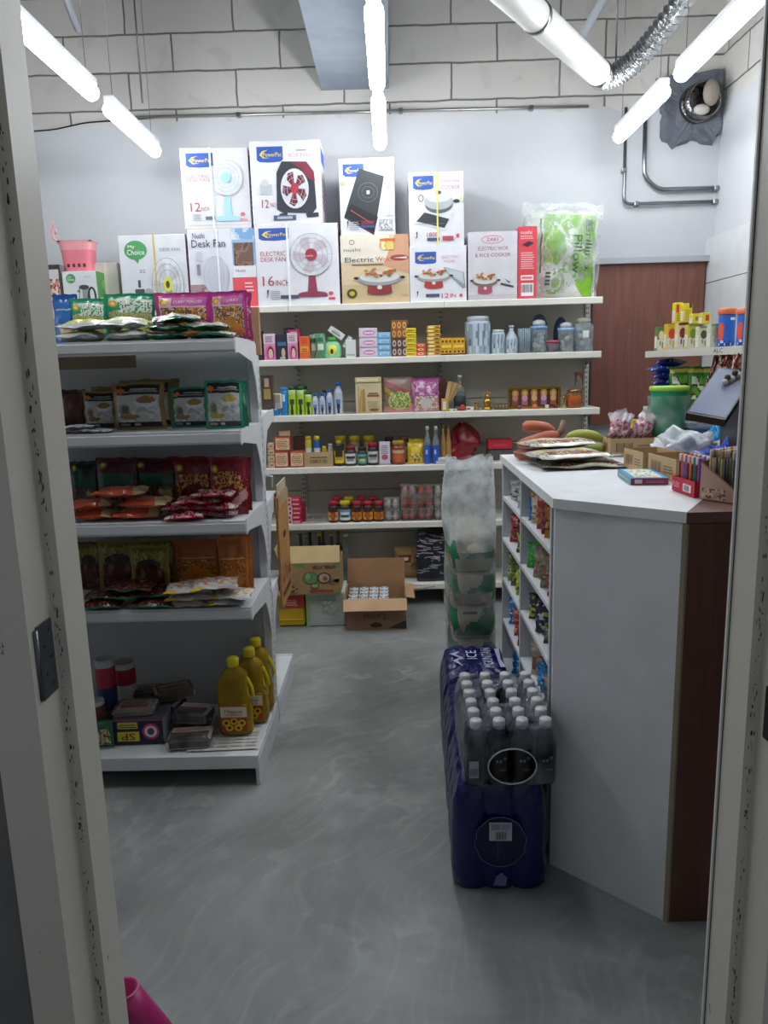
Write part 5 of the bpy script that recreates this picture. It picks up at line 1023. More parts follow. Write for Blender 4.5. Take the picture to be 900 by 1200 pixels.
# eggs in clear cases
def eggcase(x0, x1, yt, cols, names, lb, layers):
    z0 = SH[4] + .001; x, w, h = sb(x0, x1, yt, z0, 4.62); hc = h / layers; dd = w
    for L in range(layers):
        g = G(); zb = L * hc + .0002
        g.box(-w / 2 + .001, 0, zb, w / 2 - .001, dd, zb + .0015, 'e9e4e2', 'case'); g.box(-w / 2 + .001, 0, zb + hc - .003, w / 2 - .001, dd, zb + hc - .001, 'e9e4e2', 'case')
        for a in ((-w / 2 + .001, 0, w / 2 - .001, .0008), (-w / 2 + .001, dd - .0008, w / 2 - .001, dd)): g.box(a[0], a[1], zb + .0015, a[2], a[3], zb + hc - .003, 'e9e4e2', 'case')
        for a in (-w / 2 + .001, w / 2 - .0018): g.box(a, .0008, zb + .0015, a + .0008, dd - .0008, zb + hc - .003, 'e9e4e2', 'case')
        for a in range(1): g.tube([(-w / 2 + .002, -.0006, zb + hc * .5), (w / 2 - .002, -.0006, zb + hc * .5)], .0012, 'b98a92' if cols[0] != 'white' else 'c9ccce', 'plastic', 5)
        nm = {0: 'bottom', layers - 1: 'top'}.get(L, 'middle')
        tag(g.build('egg_case', None, (x, 4.62, z0)), 'clear plastic egg case, %s layer, %s' % (nm, lb), 'egg case')
        for yy in range(2):
            for xx in range(2):
                c = {'white': 'dcdcd8', 'pink': 'dcb8b0', 'brown': 'c9663f'}[cols[L]]
                key = cols[L]
                if key not in EGG:
                    g = G(); g.ball((0, 0, 0), .0205, .0205, .0265, c, 'skin', 16, 11, egg=.12); EGG[key] = g.build('egg', None)
                    o = EGG[key]; first_ = True
                    o.location = (x + (xx - .5) * w * .47, 4.62 + dd * (.28 + .47 * yy), z0 + zb + .0015 + .0266)
                else: o = dup(EGG[key], (x + (xx - .5) * w * .47, 4.62 + dd * (.28 + .47 * yy), z0 + zb + .0015 + .0266))
                k = min(w / .105, 1.2); o.scale = (k * .98, k * .98, min(1.25, (hc - .007) / .054))
                o.location.z = z0 + zb + .0018 + .0265 * o.scale.z
                tag(o, '%s egg in the %s case of the %s, %s' % ({'white': 'white', 'pink': 'pale pink', 'brown': 'orange brown'}[cols[L]], nm, names, 'front pair' if yy == 0 else 'rear pair'), 'egg', '%s eggs, %s %s %s' % (cols[L], names, nm, 'front' if yy == 0 else 'rear'))
EGG = {}
eggcase(450, 468, 585, ['white', 'white'], 'short white stack', 'beside the pickle jars', 2)
eggcase(469, 488, 569, ['brown', 'brown', 'pink'], 'stack topped with pink eggs', 'with pale pink eggs on top', 3)
eggcase(488, 507, 569, ['brown', 'brown', 'brown'], 'all brown stack', 'in the all brown stack', 3)
eggcase(508, 527, 569, ['white', 'white', 'white'], 'tall white stack', 'in the tall white stack', 3)

# bottom level and the floor before it
for i, (px, yt, yy, c, cap) in enumerate(((352, 626, 4.80, '5a6a55', None), (363, 624, 4.84, '66705a', None), (378, 620, 4.86, '77806a', 'c9b98a'), (374, 626, 4.76, '667058', 'd9c43a'), (388, 626, 4.76, '667058', 'd9c43a'), (396, 620, 4.86, '77806a', 'c9b98a'), (405, 627, 4.66, '8f9a90', 'c9b98a'))):
    p = at(px, yt, yy); h = p[2] - SH[5] - .002; r = .03
    g = G(); g.lathe([(.9 * r, 0), (r, .01), (r, .5 * h), (.8 * r, .6 * h), (.35 * r, .72 * h), (.32 * r, .96 * h), (.4 * r, .97 * h), (.4 * r, h)], c, 'clear', 18)
    o = g.build('glass_bottle', None, (p[0], yy, SH[5] + .002)); nm = ['dull green glass bottle at the far left behind coconut carton', 'dull green glass bottle, second behind the coconut carton', 'cork topped glass bottle behind the coconut carton, first', 'yellow capped glass bottle behind the coconut carton, first', 'yellow capped glass bottle behind the coconut carton, second', 'cork topped glass bottle behind the coconut carton, second', 'pale clear glass bottle standing between the two cartons'][i]
    tag(o, nm, 'bottle')
    if cap: g = G(); g.lathe([(.5 * r, h * .97), (.5 * r, h + .004), (.4 * r, h + .006)], cap, 'plastic', 12); g.build('cap', o)
g = pouch_g(.19, .21, .09, [('r', .1, .1, .9, .9, 'a3845a'), ('r', .15, .55, .6, .75, '7a2a20'), ('r', .2, .6, .5, .7, 'e0d8c8'), ('n', .6, .3, .95, .9, ['6a6a3a', '8a6a4a', 'a3845a'], 6, 3), ('lines', .2, .2, .8, .4, 3, '6e5638')], '9c7c54', seed=4, mat='card')
o = g.build('grain_sack', None, (at(475, 660, 4.72)[0] + .02, 4.74, SH[5] + .002)); tag(o, 'tan printed grain sack leaning behind the open carton', 'sack')
g = G(); x, w, h = sb(488, 532, 624, SH[5], 4.64)
n, m = 72, 64; vs = []; cc = []
for j in range(m + 1):
    for i in range(n):
        a = 2 * pi * i / n; q = j / m; px_ = max(-1, min(1, 1.35 * cos(a))) * w / 2; py_ = max(-1, min(1, 1.35 * sin(a))) * .12
        bl = 1 + .05 * noise.noise(Vector((cos(a) * 2, sin(a) * 2, q * 5))) + .03 * sin(q * 18)
        vs.append((px_ * bl * (1 - .12 * max(0, q - .85) / .15), py_ * bl * (1 - .3 * max(0, q - .85) / .15), q * h * .97 + .01 * sin(a * 2) * q))
fs = []
for j in range(m):
    for i in range(n):
        fs.append((j * n + i, j * n + (i + 1) % n, (j + 1) * n + (i + 1) % n, (j + 1) * n + i)); q = (j + .5) / m
        cc.append('25272e' if (q < .16 or .36 < q < .42 or noise.noise(Vector((i * .16, j * .75 + 2.5 * noise.noise(Vector((i * .12, j * .1, 5))), 2))) > -.17) else ('b9b0bb' if .42 < q < .85 else '8d8f96'))
g.add(vs, fs, None, 'film', True, cc); g.add(vs[-n:], [tuple(range(n))], '1d1f25', 'film')
tag(g.build('woven_bag', None, (x, 4.765, SH[5] + .001)), 'black woven shopping bag bundle with white streaks on the lowest shelf', 'bag')
g = G(); g.tube([at(468, 684, 4.6), at(480, 690, 4.57), at(497, 689, 4.57), at(510, 686, 4.59)], [.006, .014, .012, .004], 'c4bca8', 'cloth', 8); o = g.build('plastic_scrap', None); tag(o, 'pale crumpled plastic strip hanging over the lowest shelf edge', 'plastic strip')
# yellow oil tin and green white box on the floor, the coconut carton on top
x0, x1 = at(326, 733, 4.22)[0], at(357, 733, 4.22)[0]
zc = .213
g = G(); g.box(x0, 4.25, 0.001, x1, 4.48, zc - .004, 'c9a51c', 'metal' if 0 else 'plastic', .012); g.box(x0 + .0, 4.247, .115, x1 - .0, 4.249, zc - .02, 'b8342c'); g.face((x0, 4.247, .1), (1, 0, 0), (0, 0, 1)); paint(g, [('r', .25, .25, .85, .85, 'b8342c'), ('lines', .3, .35, .75, .8, 5, 'e0b0a0'), ('r', 0, .15, .3, 1, '8a7a28')], x1 - x0, .09)
g.tube([(x0 + .004, 4.247, .045), (x1 - .004, 4.247, .045)], .004, 'd9b52a', 'plastic', 6)
o = g.build('oil_tin'); tag(o, 'yellow cooking oil tin with red label under the coconut carton', 'tin')
x2, x3 = at(359, 733, 4.22)[0], at(405, 733, 4.22)[0]
g = G(); g.box(x2, 4.25, .001, x3, 4.50, zc - .004, 'bfc4bc', 'card', .006); g.face((x2, 4.25, 0), (1, 0, 0), (0, 0, 1)); paint(g, [('r', 0, 0, .1, 1, '9db37a')] + [('l', .1, .1 + .11 * k, .97, .1 + .11 * k, 'a3a9a0', .0015) for k in range(8)] + [('l', .15 + .1 * k, .05, .15 + .1 * k, .9, 'a3a9a0', .0012) for k in range(8)] + [('n', .4, .4, .75, .75, ['8f958c', 'bfc4bc', '9fa59c'], 30, 2), ('r', .9, .5, .97, .95, 'a9b58a')], x3 - x2, zc)
o = g.build('produce_crate'); tag(o, 'white latticed box with green edge under the coconut carton', 'box')
xa, xb = at(328, 660, 4.2)[0], at(398, 660, 4.2)[0]; w = xb - xa; zt_ = at(360, 660, 4.2)[2]; h = zt_ - zc
o = empty('cardboard_carton', 'brown coconut carton with open flap lying on the tin and white box', 'carton', ((xa + xb) / 2, 4.2, zc))
g = G(); T_ = .004
g.box(-w / 2, 0, 0, w / 2, .28, T_, 'a58359', 'card')
g.box(-w / 2, 0, T_, w / 2, T_, h, 'a58359', 'card'); g.box(-w / 2, .28 - T_, T_, w / 2, .28, h, 'a58359', 'card')
for a in (-w / 2, w / 2 - T_): g.box(a, T_, T_, a + T_, .28 - T_, h, 'a58359', 'card')
g.face((-w / 2, 0, 0), (1, 0, 0), (0, 0, 1))
paint(g, [('p', [(.2, .96), (.4, .98), (.42, .88), (.3, .86)], '6a8a4a'), ('p', [(.9, 1), (1, 1), (1, .8)], '6a8a4a'), ('p', [(.88, .02), (1, .02), (1, .2)], '6a8a4a'),
   ('n', .54, .8, .94, .92, ['5c4a34', 'a58359', '4a3a28'], 40, 4), ('e', .5, .52, .13, .2, '5a4a34'), ('e', .5, .52, .115, .18, '5f8a56'), ('e', .46, .58, .04, .1, '86a878'), ('e', .73, .52, .12, .18, '4f3a2a'), ('e', .73, .52, .09, .14, 'b89a86'), ('e', .75, .5, .04, .08, '7a5a48'), ('p', [(.82, .4), (.98, .5), (.86, .45), (.97, .36)], '3f5a34'), ('p', [(.8, .38), (.95, .27), (.82, .31)], '3f5a34'), ('e', .57, .28, .07, .08, '4f4432'), ('e', .57, .28, .055, .06, '8aa06a'), ('r', .48, .08, .88, .15, '9c3f2c'), ('t', 'K', .04, .42, .15, '33271c', .06), ('n', .14, .1, .3, .3, ['5c3a28', 'a58359', 'a58359'], 18, 8), ('lines', .02, .08, .14, .2, 2, '9c4a34'), ('t', 'COCONUT', .16, .25, .07, '4a3422', .2)], w, h)
g.build('box_body', o)
g = G(); g.X = Matrix.Translation((0, 0, h + .001)) @ Matrix.Rotation(-.38, 4, 'X'); g.box(-w / 2, 0, 0, w / 2, .004, .10, 'cdb17e', 'card'); g.build('front_flap', o)
g = G(); g.X = Matrix.Translation((-w / 2, 0, h)) @ Matrix.Rotation(-1.9, 4, 'Y'); g.box(0, .01, 0, .09, .27, .004, 'b8976a', 'card'); g.build('side_flap', o)
# open carton on the floor
xa, xb = -.298, .055; w = xb - xa; h = .188
o = empty('cardboard_carton', 'open brown carton on the floor holding cream jars with blue ringed lids', 'carton', ((xa + xb) / 2, 4.16, .001))
g = G(); D_ = .33
g.box(-w / 2, 0, 0, w / 2, D_, T_, 'a57c5c', 'card'); g.box(-w / 2, 0, T_, w / 2, T_, h, '8c6a52', 'card'); g.box(-w / 2, D_ - T_, T_, w / 2, D_, h, 'a88462', 'card')
for a in (-w / 2, w / 2 - T_): g.box(a, T_, T_, a + T_, D_ - T_, h, 'a57c5c', 'card')
g.fr = (Vector((w / 2, 0, 0)), Vector((-1, 0, 0)), Vector((0, 0, -1)))
paint(g, [('t', 'Laosi', .52, -.42, .2, '4a3226', .34), ('e', .5, -.16, .1, .08, '2e211c'), ('p', [(.0, -.02), (.3, -.05), (.12, -.22), (0, -.3)], '33251f')], w, h); g.build('box_body', o)
g = G(); g.X = Matrix.Translation((0, D_ - .004, h + .001)) @ Matrix.Rotation(-.12, 4, 'X'); g.box(-w / 2, 0, 0, w / 2, .004, .155, 'a37a56', 'card'); g.build('rear_flap', o)
g = G(); g.X = Matrix.Translation((0, -.001, h)) @ Matrix.Rotation(pi - .75, 4, 'X'); g.box(-w / 2 - .008, -.004, 0, w / 2 + .004, 0, .075, 'c7a27c', 'card'); g.build('front_flap', o)
g = G(); g.X = Matrix.Translation((w / 2 + .001, 0, h)) @ Matrix.Rotation(1.75, 4, 'Y'); g.box(-.004, .02, 0, 0, D_ - .02, .05, 'b08a66', 'card'); g.build('side_flap', o)
first = None
for j in range(4):
    for i in range(4):
        p = ((xa + xb) / 2 - .134 + i * .0605, 4.205 + j * .068, .006)
        if first is None:
            g = G(); g.lathe([(.024, 0), (.028, .006), (.028, .135), (.024, .15)], 'd6c9a4', 'plastic', 16); g.lathe([(.0285, .05), (.0285, .11)], '3f7fc0', 'paper', 16)
            first = g.build('cream_jar', None, p); q = G(); q.lathe([(.0275, .151), (.0275, .175), (.024, .178)], 'e6e2d6', 'plastic', 16); q.lathe([(.021, .178), (.021, .1785)], '4a86c4', 'plastic', 16); q.lathe([(.012, .1785), (.012, .179)], 'ece8dc', 'plastic', 14); q.build('lid', first); c = first; tag(c, 'x', 'jar')
        else: c = dup(first, p)
        c['label'] = 'small cream jar with a blue ringed lid in the open carton, %s row' % ('front', 'second', 'third', 'rear')[j]; c['group'] = 'cream jars in the open carton, %s row' % ('front', 'second', 'third', 'rear')[j]
g = pouch_g(.085, .16, .045, [('n', 0, 0, 1, 1, ['b9a86a', 'c9c9a0', '8a8a5a', 'd9d4b0'], 9, 3)], 'b8a878', seed=3); oo = g.build('snack_packet', None, ((xa + xb) / 2 + .128, 4.25, .008)); tag(oo, 'pale green brown packet squeezed beside the jars in the carton', 'packet')
# ------------------------------------------------------------ pouches on the gondola
GT = [z + .001 for z in GS]
def gp(name, x0, x1, yt, z, Y, label, edge, art, seed, t=.035, group=None, texts=(), lean=.06, rz=0, cat='pouch', mat='film'):
    a = at(x0, yt, Y); b = at(x1, yt, Y); w = b[0] - a[0]; h = (a[2] + b[2]) / 2 - z
    o = pouch_g(w * 1.04, h, t, art, edge, seed=seed, texts=texts, nx=36, ny=38, mat=mat).build(name, None, ((a[0] + b[0]) / 2, Y, z + .0015))
    o.rotation_euler = (-lean, 0, rz); return tag(o, label, cat, group)
BADGE = lambda c='d98a2a', u=.18, v=.82: [('e', u, v, .10, .07, c), ('e', u, v, .06, .035, 'f0d870')]
# top shelf
ZT1 = GT[0]
A_BLUE = [('r', .1, .08, .9, .9, '3f78c0'), ('r', .1, .7, .9, .74, 'b9cfe6'), ('n', .25, .08, .95, .42, ['e0a860', 'd9cfc0', 'c96a3a', 'e8e4dc'], 9, 2)]
A_GRN = [('r', .08, .05, .94, .9, 'cfd8c8'), ('n', .08, .05, .94, .66, ['a3a66a', 'b9ba84', '8c9458', 'c9c89c'], 24, 3), ('d', .62, .15, .78, '2f9a6a'), ('n', .3, .6, .94, .88, ['e6ebe4', '2f9a6a', 'e6ebe4'], 16, 4), ('r', .66, .06, .88, .16, 'd9d43c')] + BADGE('d9a04a', .17, .80)
A_PNK = [('r', .08, .05, .93, .9, 'd9b4cc'), ('r', .3, .72, .93, .9, 'c86aa4'), ('n', .1, .05, .93, .68, ['b8843a', '6a3a4a', 'd9b0a8', 'c9a23a', '9a4a6a', 'e8d4cc', '7a5a3a'], 11, 5), ('e', .5, .25, .3, .16, 'c98a3a'), ('e', .75, .18, .16, .1, 'e07a3a')] + BADGE('e0982a', .19, .80)
gp('spice_pouch', 62, 84, 348, ZT1, 2.80, 'blue pouch at the door frame end of the top rack shelf, front one', '2a62b0', A_BLUE, 1)
gp('spice_pouch', 60, 88, 345, ZT1, 2.87, 'blue pouch at the door frame end of the top rack shelf, rear one', '2456a0', A_BLUE, 2)
gp('spice_pouch', 81, 122, 350, ZT1, 2.79, 'green edged pouch of fennel seed, narrower and nearer the blue pouches', '2f9a72', A_GRN, 3)
gp('spice_pouch', 121, 180, 344, ZT1, 2.82, 'green edged pouch of seed, wide one beside the pink pouches', '25906a', A_GRN, 4)
gp('spice_pouch', 180, 246, 343, ZT1, 2.80, 'magenta pouch with a food picture beside the wide green pouch', 'b03a82', A_PNK, 5, texts=(('CURRY POWDER', .6, .80, .06, 'f0dcea', .5),))
gp('spice_pouch', 245, 288, 341, ZT1, 2.74, 'magenta pouch with a food picture at the rack end', 'b03a82', A_PNK, 6, texts=(('CURRY', .6, .80, .06, 'f0dcea', .4),))
gp('spice_pouch', 253, 293, 344, ZT1, 2.83, 'magenta pouch tucked behind the one at the rack end', '9c2f72', A_PNK, 7)
# lying pouches
def lying(name, px, py, Y, w, h, t, label, edge, art, seed, rz=0, roll=0, tilt=0, z=None, group=None, cat='pouch', mat='film', wr=1.6):
    p = at(px, py, Y); z = p[2] if z is None else z
    o = pouch_g(w, h, t, art, edge, back=edge, seed=seed, nx=30, ny=24, wr=wr, mat=mat).build(name)
    lay(o, p[0], Y, z + t * .52, rz, tilt, roll); return tag(o, label, cat, group)
A_YW = [('r', 0, 0, 1, 1, 'b8bab8'), ('n', 0, 0, 1, .5, ['c9cbc9', 'a9acae', 'bfc4a0'], 5, 2), ('r', .0, .0, 1, .12, 'b9bcbb'), ('d', .1, .35, .35, 'c9c62c'), ('r', .1, .6, .9, .9, 'c6c43a')]
A_GW = [('r', 0, 0, 1, 1, 'c4c6be'), ('n', 0, .1, 1, 1, ['d0d0c8', 'b0a890', 'c4c6be', '8f9488'], 8, 3), ('r', 0, 0, 1, .14, '22583f')]
z0 = ZT1
for i, (px, dz, rz, tl, lb) in enumerate(((92, .0, .1, .05, 'grey and yellow pouch lying by the door frame'), (143, .0, -.08, .03, 'grey and yellow pouch lying in the middle of the grey heap'), (92, .034, -.12, .1, 'grey and yellow pouch lying on the one by the door frame'), (143, .036, .14, .12, 'grey and yellow pouch lying highest in the heap'))):
    lying('flour_pouch', px, 396, 2.59 + .01 * (i > 1), .17, .13, .036, lb, 'b9bcbb', A_YW, 10 + i, rz, 0, tl, z=z0 + dz, group=None)
for i, (px, dz, rz, tl, lb) in enumerate(((190, .0, .02, .0, 'green edged pouch lying flat, first from the grey heap'), (243, .0, -.06, .02, 'green edged pouch lying at the front near the shelf corner'), (197, .026, -.05, .04, 'green edged pouch lying across two others'), (238, .027, .05, .06, 'green edged pouch lying on the corner one'), (205, .054, .03, .08, 'green edged pouch at the top of the lying pile'))):
    lying('spice_pouch', px, 396, 2.60 + .006 * i, .16, .12, .026, lb, '1f5a40', A_GW, 20 + i, rz, 0, tl, z=z0 + dz)
g = G(); p = at(290, 363, 2.96); g.box(-.02, 0, 0, .02, .03, p[2] - 1.5, 'a8815c', 'card', .002); o = g.build('cardboard_sheet', None, (p[0] + .008, 3.04, 1.565)); o.scale.z = .8; o.location.z = 1.562; tag(o, 'folded brown cardboard sheet standing at the rack end upright', 'cardboard')
# second shelf
Z2 = GT[1]
def powder(c1, c2): return [('r', .07, .06, .93, .94, '23262a'), ('r', .1, .78, .9, .81, '8a8a84'), ('r', .35, .84, .85, .88, '9c9c96'), ('r', .07, .16, .93, .74, 'b9bab8'), ('n', .07, .16, .93, .5, ['b9bab8', 'd0d0cc', 'a5a7a6'], 6, 2), ('e', .66, .56, .23, .10, 'd9dadb'), ('e', .66, .62, .2, .07, c1), ('e', .66, .66, .11, .05, c1), ('e', .22, .42, .12, .13, '8f8f88'), ('e', .24, .42, .08, .09, c2), ('e', .32, .27, .2, .06, c1), ('r', .1, .07, .3, .12, '8a8a84'), ('r', .4, .07, .5, .12, 'b0b0aa')] + [('e', .17, .83, .09, .055, 'd9782a')]
gp('spice_pouch', 70, 99, 457, Z2, 2.86, 'dark brown pouch at the door frame end of the second rack shelf', '4a2c24', [('r', .1, .1, .9, .9, '5c3428')], 31)
gp('spice_pouch', 96, 134, 459, Z2, 2.78, 'gold edged black pouch with a powder bowl, smaller one', '8a7344', powder('8a6a3c', '6f6a4a'), 32)
gp('spice_pouch', 106, 140, 453, Z2, 2.86, 'gold edged pouch peeking out behind the smaller black one', '83703f', [], 33)
gp('spice_pouch', 131, 191, 449, Z2, 2.73, 'gold edged black pouch with a powder bowl, large one', '8a7344', powder('96704a', '5c5c48'), 34, texts=(('CORIANDER POWDER', .6, .84, .04, 'd9d4c0', .5),))
gp('spice_pouch', 138, 200, 446, Z2, 2.80, 'gold edged pouch behind the large black one', '83703f', powder('96704a', '5c5c48'), 35)
gp('spice_pouch', 142, 208, 445, Z2, 2.87, 'gold edged pouch rearmost behind the large black one', '7a6838', [], 36)
gp('spice_pouch', 199, 242, 454, Z2, 2.74, 'teal edged black pouch with a powder bowl, smaller one', '258a6c', powder('8f7a3c', '5f6a4a'), 37)
gp('spice_pouch', 239, 283, 446, Z2, 2.65, 'teal edged black pouch with a powder bowl, large one at the rack end', '28906f', powder('b0a04c', '6f7a4a'), 38, t=.045, texts=(('CUMIN POWDER', .6, .84, .045, 'd9d4c0', .5),))
gp('spice_pouch', 245, 288, 447, Z2, 2.73, 'teal edged pouch tucked behind the large one at the rack end', '1f7a5c', [], 39)
for i, (px, dz, lb) in enumerate(((84, 0, 'silver grey sachet lying by the door frame on the second shelf'), (110, 0, 'silver grey sachet lying beside the first'), (88, .014, 'silver grey sachet lying across the other two'))):
    lying('sachet', px, 507, 2.6, .12, .08, .014, lb, '9da0a2', [('n', 0, 0, 1, 1, ['b0b2b4', '8a8c8e', 'cfd0d0'], 7, i)], 50 + i, .1 * i, z=Z2 + dz, cat='sachet')
# third shelf
Z3 = GT[2]
A_DG = [('r', .06, .05, .94, .72, '21493a'), ('r', .06, .5, .94, .72, '1f5a44'), ('n', .06, .05, .94, .45, ['3a2a20', '4f3a28', '7a5a3a', '2a3a2c', '8a3024'], 10, 7), ('e', .8, .3, .1, .08, 'b9a04c'), ('e', .65, .35, .08, .06, 'b0a890')] + BADGE('8a6a2a', .18, .86)
A_RED = [('r', .06, .04, .94, .95, '7c1626'), ('n', .08, .3, .92, .68, ['8a1a2a', 'c9963a', '8a1a2a', '6a1020', 'd9b04a'], 22, 9), ('e', .5, .28, .34, .22, '6a0f1e'), ('e', .5, .28, .22, .14, '8f1a24')] + BADGE('b8862a', .16, .8)
for a in ((80, 112, 541, 2.85, 'very dark green pouch at the door frame end of the third shelf', '1f3a30', A_DG, 61), (111, 158, 537, 2.82, 'maroon topped dark green pouch, first on the third shelf', '5a1a24', A_DG, 62), (155, 205, 537, 2.84, 'maroon topped dark green pouch beside the red pouches', '5a1a24', A_DG, 63), (202, 248, 536, 2.78, 'dark red pouch with gold ornament, narrower one', '6f1424', A_RED, 64)):
    gp('spice_pouch', a[0], a[1], a[2], Z3, a[3], a[4], a[5], a[6], a[7])
gp('spice_pouch', 244, 287, 536, Z3, 2.68, 'bright dark red pouch with gold ornament leaning at the rack end', '8f1a2c', A_RED + [('d', -.3, .6, -.12, 'd9a0a0')], 65, t=.05, texts=(('CHILLI', .5, .72, .08, 'd9b85a', .5),))
gp('spice_pouch', 250, 292, 537, Z3, 2.76, 'dark red pouch hidden behind the leaning one', '6f1424', A_RED, 66)
A_OR = [('r', 0, 0, 1, 1, 'c4684a'), ('r', 0, .0, 1, .3, 'c9583a'), ('n', .1, .3, .9, .8, ['d99a86', 'c4684a', 'b8c0d4', 'd98a70'], 8, 3), ('r', .78, 0, 1, 1, 'c9b488')]
for i, (px, dz, rz, w_, lb) in enumerate(((105, 0, .0, .15, 'orange pink flour packet, bottom layer by the door frame'), (159, 0, .03, .17, 'orange pink flour packet, bottom layer beside the red pile'), (104, .037, .05, .15, 'orange pink flour packet, middle layer by the door frame'), (166, .038, -.06, .18, 'orange pink flour packet, middle layer with a pale end'), (141, .078, .1, .19, 'orange pink flour packet on the very top with a pale end'))):
    lying('flour_packet', px, 614, 2.60, w_, .12, .039, lb, 'c9765a', A_OR, 70 + i, rz, z=Z3 + dz, cat='packet', tilt=.03)
A_RW = [('r', 0, 0, 1, 1, 'a3283a'), ('n', 0, 0, 1, 1, ['b02a3c', 'd0b4b4', '9a2032', 'c98a90', 'e0d4d2'], 5, 4), ('r', 0, .0, 1, .1, 'b02a3c')]
for i, (px, dz, rz, w_, ed, lb) in enumerate(((214, 0, .02, .14, 'c4202f', 'bright red pouch lying at the shelf lip'), (253, 0, -.05, .14, 'a89aa0', 'silver red pouch lying at the bottom near the rack end'), (212, .022, .08, .15, '7c2434', 'dark red and white pouch second in the lying pile'), (251, .024, -.12, .15, 'b0a0a4', 'silver red pouch second layer near the rack end'), (232, .047, .1, .17, 'b02a3c', 'red pouch with white flashes lying high in the pile'), (248, .070, -.15, .16, '8f2032', 'dark red pouch topmost of the lying pile'))):
    lying('spice_pouch', px, 612, 2.57 if i == 0 else 2.61, w_, .12, .024, lb, ed, A_RW, 80 + i, rz, z=Z3 + dz, tilt=.05)
# fourth shelf
Z4 = GT[3]
A_OL = [('r', .06, .05, .94, .95, '7a7226'), ('n', .1, .6, .9, .9, ['8f8a34', '6a6020', 'a8a048'], 8, 3), ('e', .5, .62, .3, .12, '3a2018'), ('n', .12, .06, .9, .55, ['4a2018', '6a3020', '3a1a14', '8a5a3a'], 7, 5), ('e', .5, .3, .2, .12, '5a2a20')]
A_OG = [('r', .05, .05, .95, .95, 'b0602a'), ('n', .08, .1, .9, .6, ['b8702a', '8f4a20', 'd99a3a', 'a85a24'], 10, 4), ('p_', 0), ('e', .5, .3, .34, .16, 'c98a2a'), ('e', .5, .34, .18, .14, 'd9782a'), ('r', .1, .62, .9, .66, 'd9b050')]
A_OG = [a for a in A_OG if a[0] != 'p_']
for a in ((88, 116, 636, 2.84, 'dim olive brown pouch at the door frame end of the fourth shelf', '4f3a24', A_OL, 91, 0), (112, 160, 634, 2.82, 'olive pouch with round brown sweets, tilted', '7f7a2c', A_OL, 92, .0), (156, 205, 632, 2.84, 'bright olive yellow pouch with round brown sweets', '9a962a', A_OL, 93, 0), (150, 196, 640, 2.74, 'olive yellow pouch standing in front of the two olive ones', '8f8a2c', A_OL, 94, 0), (202, 256, 633, 2.80, 'orange brown pouch with a heaped spice picture', 'a85c2a', A_OG, 95, 0), (254, 289, 630, 2.70, 'orange pouch with a heaped spice picture at the rack end', 'c4742c', A_OG, 96, 0), (258, 294, 628, 2.77, 'orange pouch hidden behind the one at the rack end', 'b86a28', A_OG, 97, 0)):
    o = gp('spice_pouch', a[0], a[1], a[2], Z4, a[3], a[4], a[5], a[6], a[7])
A_DR = [('n', 0, 0, 1, 1, ['3a1e1c', '5a2420', '4a3028', '2c1816', '7a3a34'], 9, 6), ('r', 0, 0, 1, .1, '1f5a3c')]
for i, (px, dz, rz, w_, ed, lb) in enumerate(((118, 0, .1, .14, '1f5a3c', 'dark sweets pouch with a green edge at the door frame end, lowest'), (176, 0, -.02, .17, '1f5a3c', 'dark sweets pouch with green edge, lowest next to the white pile'), (120, .026, -.08, .15, '5a2420', 'dark red sweets pouch second layer by the door frame'), (170, .027, .12, .18, '1f5a3c', 'dark sweets pouch with green edge slanting across the second layer'), (150, .054, -.06, .18, '4a1e1c', 'dark maroon pouch topmost of the dark pile'))):
    lying('sweets_pouch', px, 722, 2.55 if i < 2 else 2.58, w_, .12, .028, lb, ed, A_DR, 100 + i, rz, z=Z4 + dz, tilt=.06)
A_WO = [('r', 0, 0, 1, 1, 'c4c2be'), ('n', 0, .2, 1, 1, ['d0cecb', 'c9783a', 'b4b2b0', 'd9b060', 'd0cecb'], 6, 8), ('r', 0, 0, .25, .14, 'd9b62a'), ('r', .6, 0, 1, .14, 'b0a8a4')]
for i, (px, dz, rz, w_, lb) in enumerate(((217, 0, .0, .15, 'white and orange pouch lying lowest beside the dark pile'), (262, 0, -.03, .14, 'white and orange pouch lying lowest near the rack end'), (222, .023, .05, .17, 'white and orange pouch, second layer'), (267, .024, -.1, .15, 'white and orange pouch, second layer near the rack end'), (221, .048, .1, .17, 'white and orange pouch slanting, third layer'), (252, .060, .14, .17, 'white and orange pouch topmost of the white pile'))):
    lying('snack_pouch', px, 718, 2.56, w_, .12, .026, lb, 'c4c2be', A_WO, 110 + i, rz, z=Z4 + dz, tilt=.1 if i > 3 else .03)
# base deck
Z5 = .1225
newspaper((-.66, 2.56, Z5), .26, .34, .05, 'newspaper sheet lying under the cooking oil bottles', 3)
SPA = [('r', .0, .0, 1, 1, '20233f'), ('r', .08, .12, .52, .50, 'd6cf3a'), ('r', .1, .62, .5, .88, 'c9c43a'), ('lines', .12, .66, .48, .84, 2, '33353a'), ('e', .76, .5, .17, .32, 'c4405c'), ('e', .76, .5, .125, .23, 'd9d4d6'), ('e', .76, .5, .07, .14, '4a4a6a'), ('r', 0, .93, 1, 1, '8c4a6a'), ('tr', 'SP', .30, .31, .26, '7c2430', .28)]
x0, x1 = at(134, 870, 2.62)[0], at(192, 870, 2.62)[0]; p = at(160, 843, 2.62); h = p[2] - Z5
o = carton('spice_box', 'navy box with a yellow panel and round pink emblem, printed upside down', 'box', ((x0 + x1) / 2, 2.62, Z5 + .001), x1 - x0, .12, h, '20233f', SPA, [('r', 0, 0, 1, 1, '8a8a96')], [('r', 0, 0, 1, 1, '5a5c6a')], rz=.02)
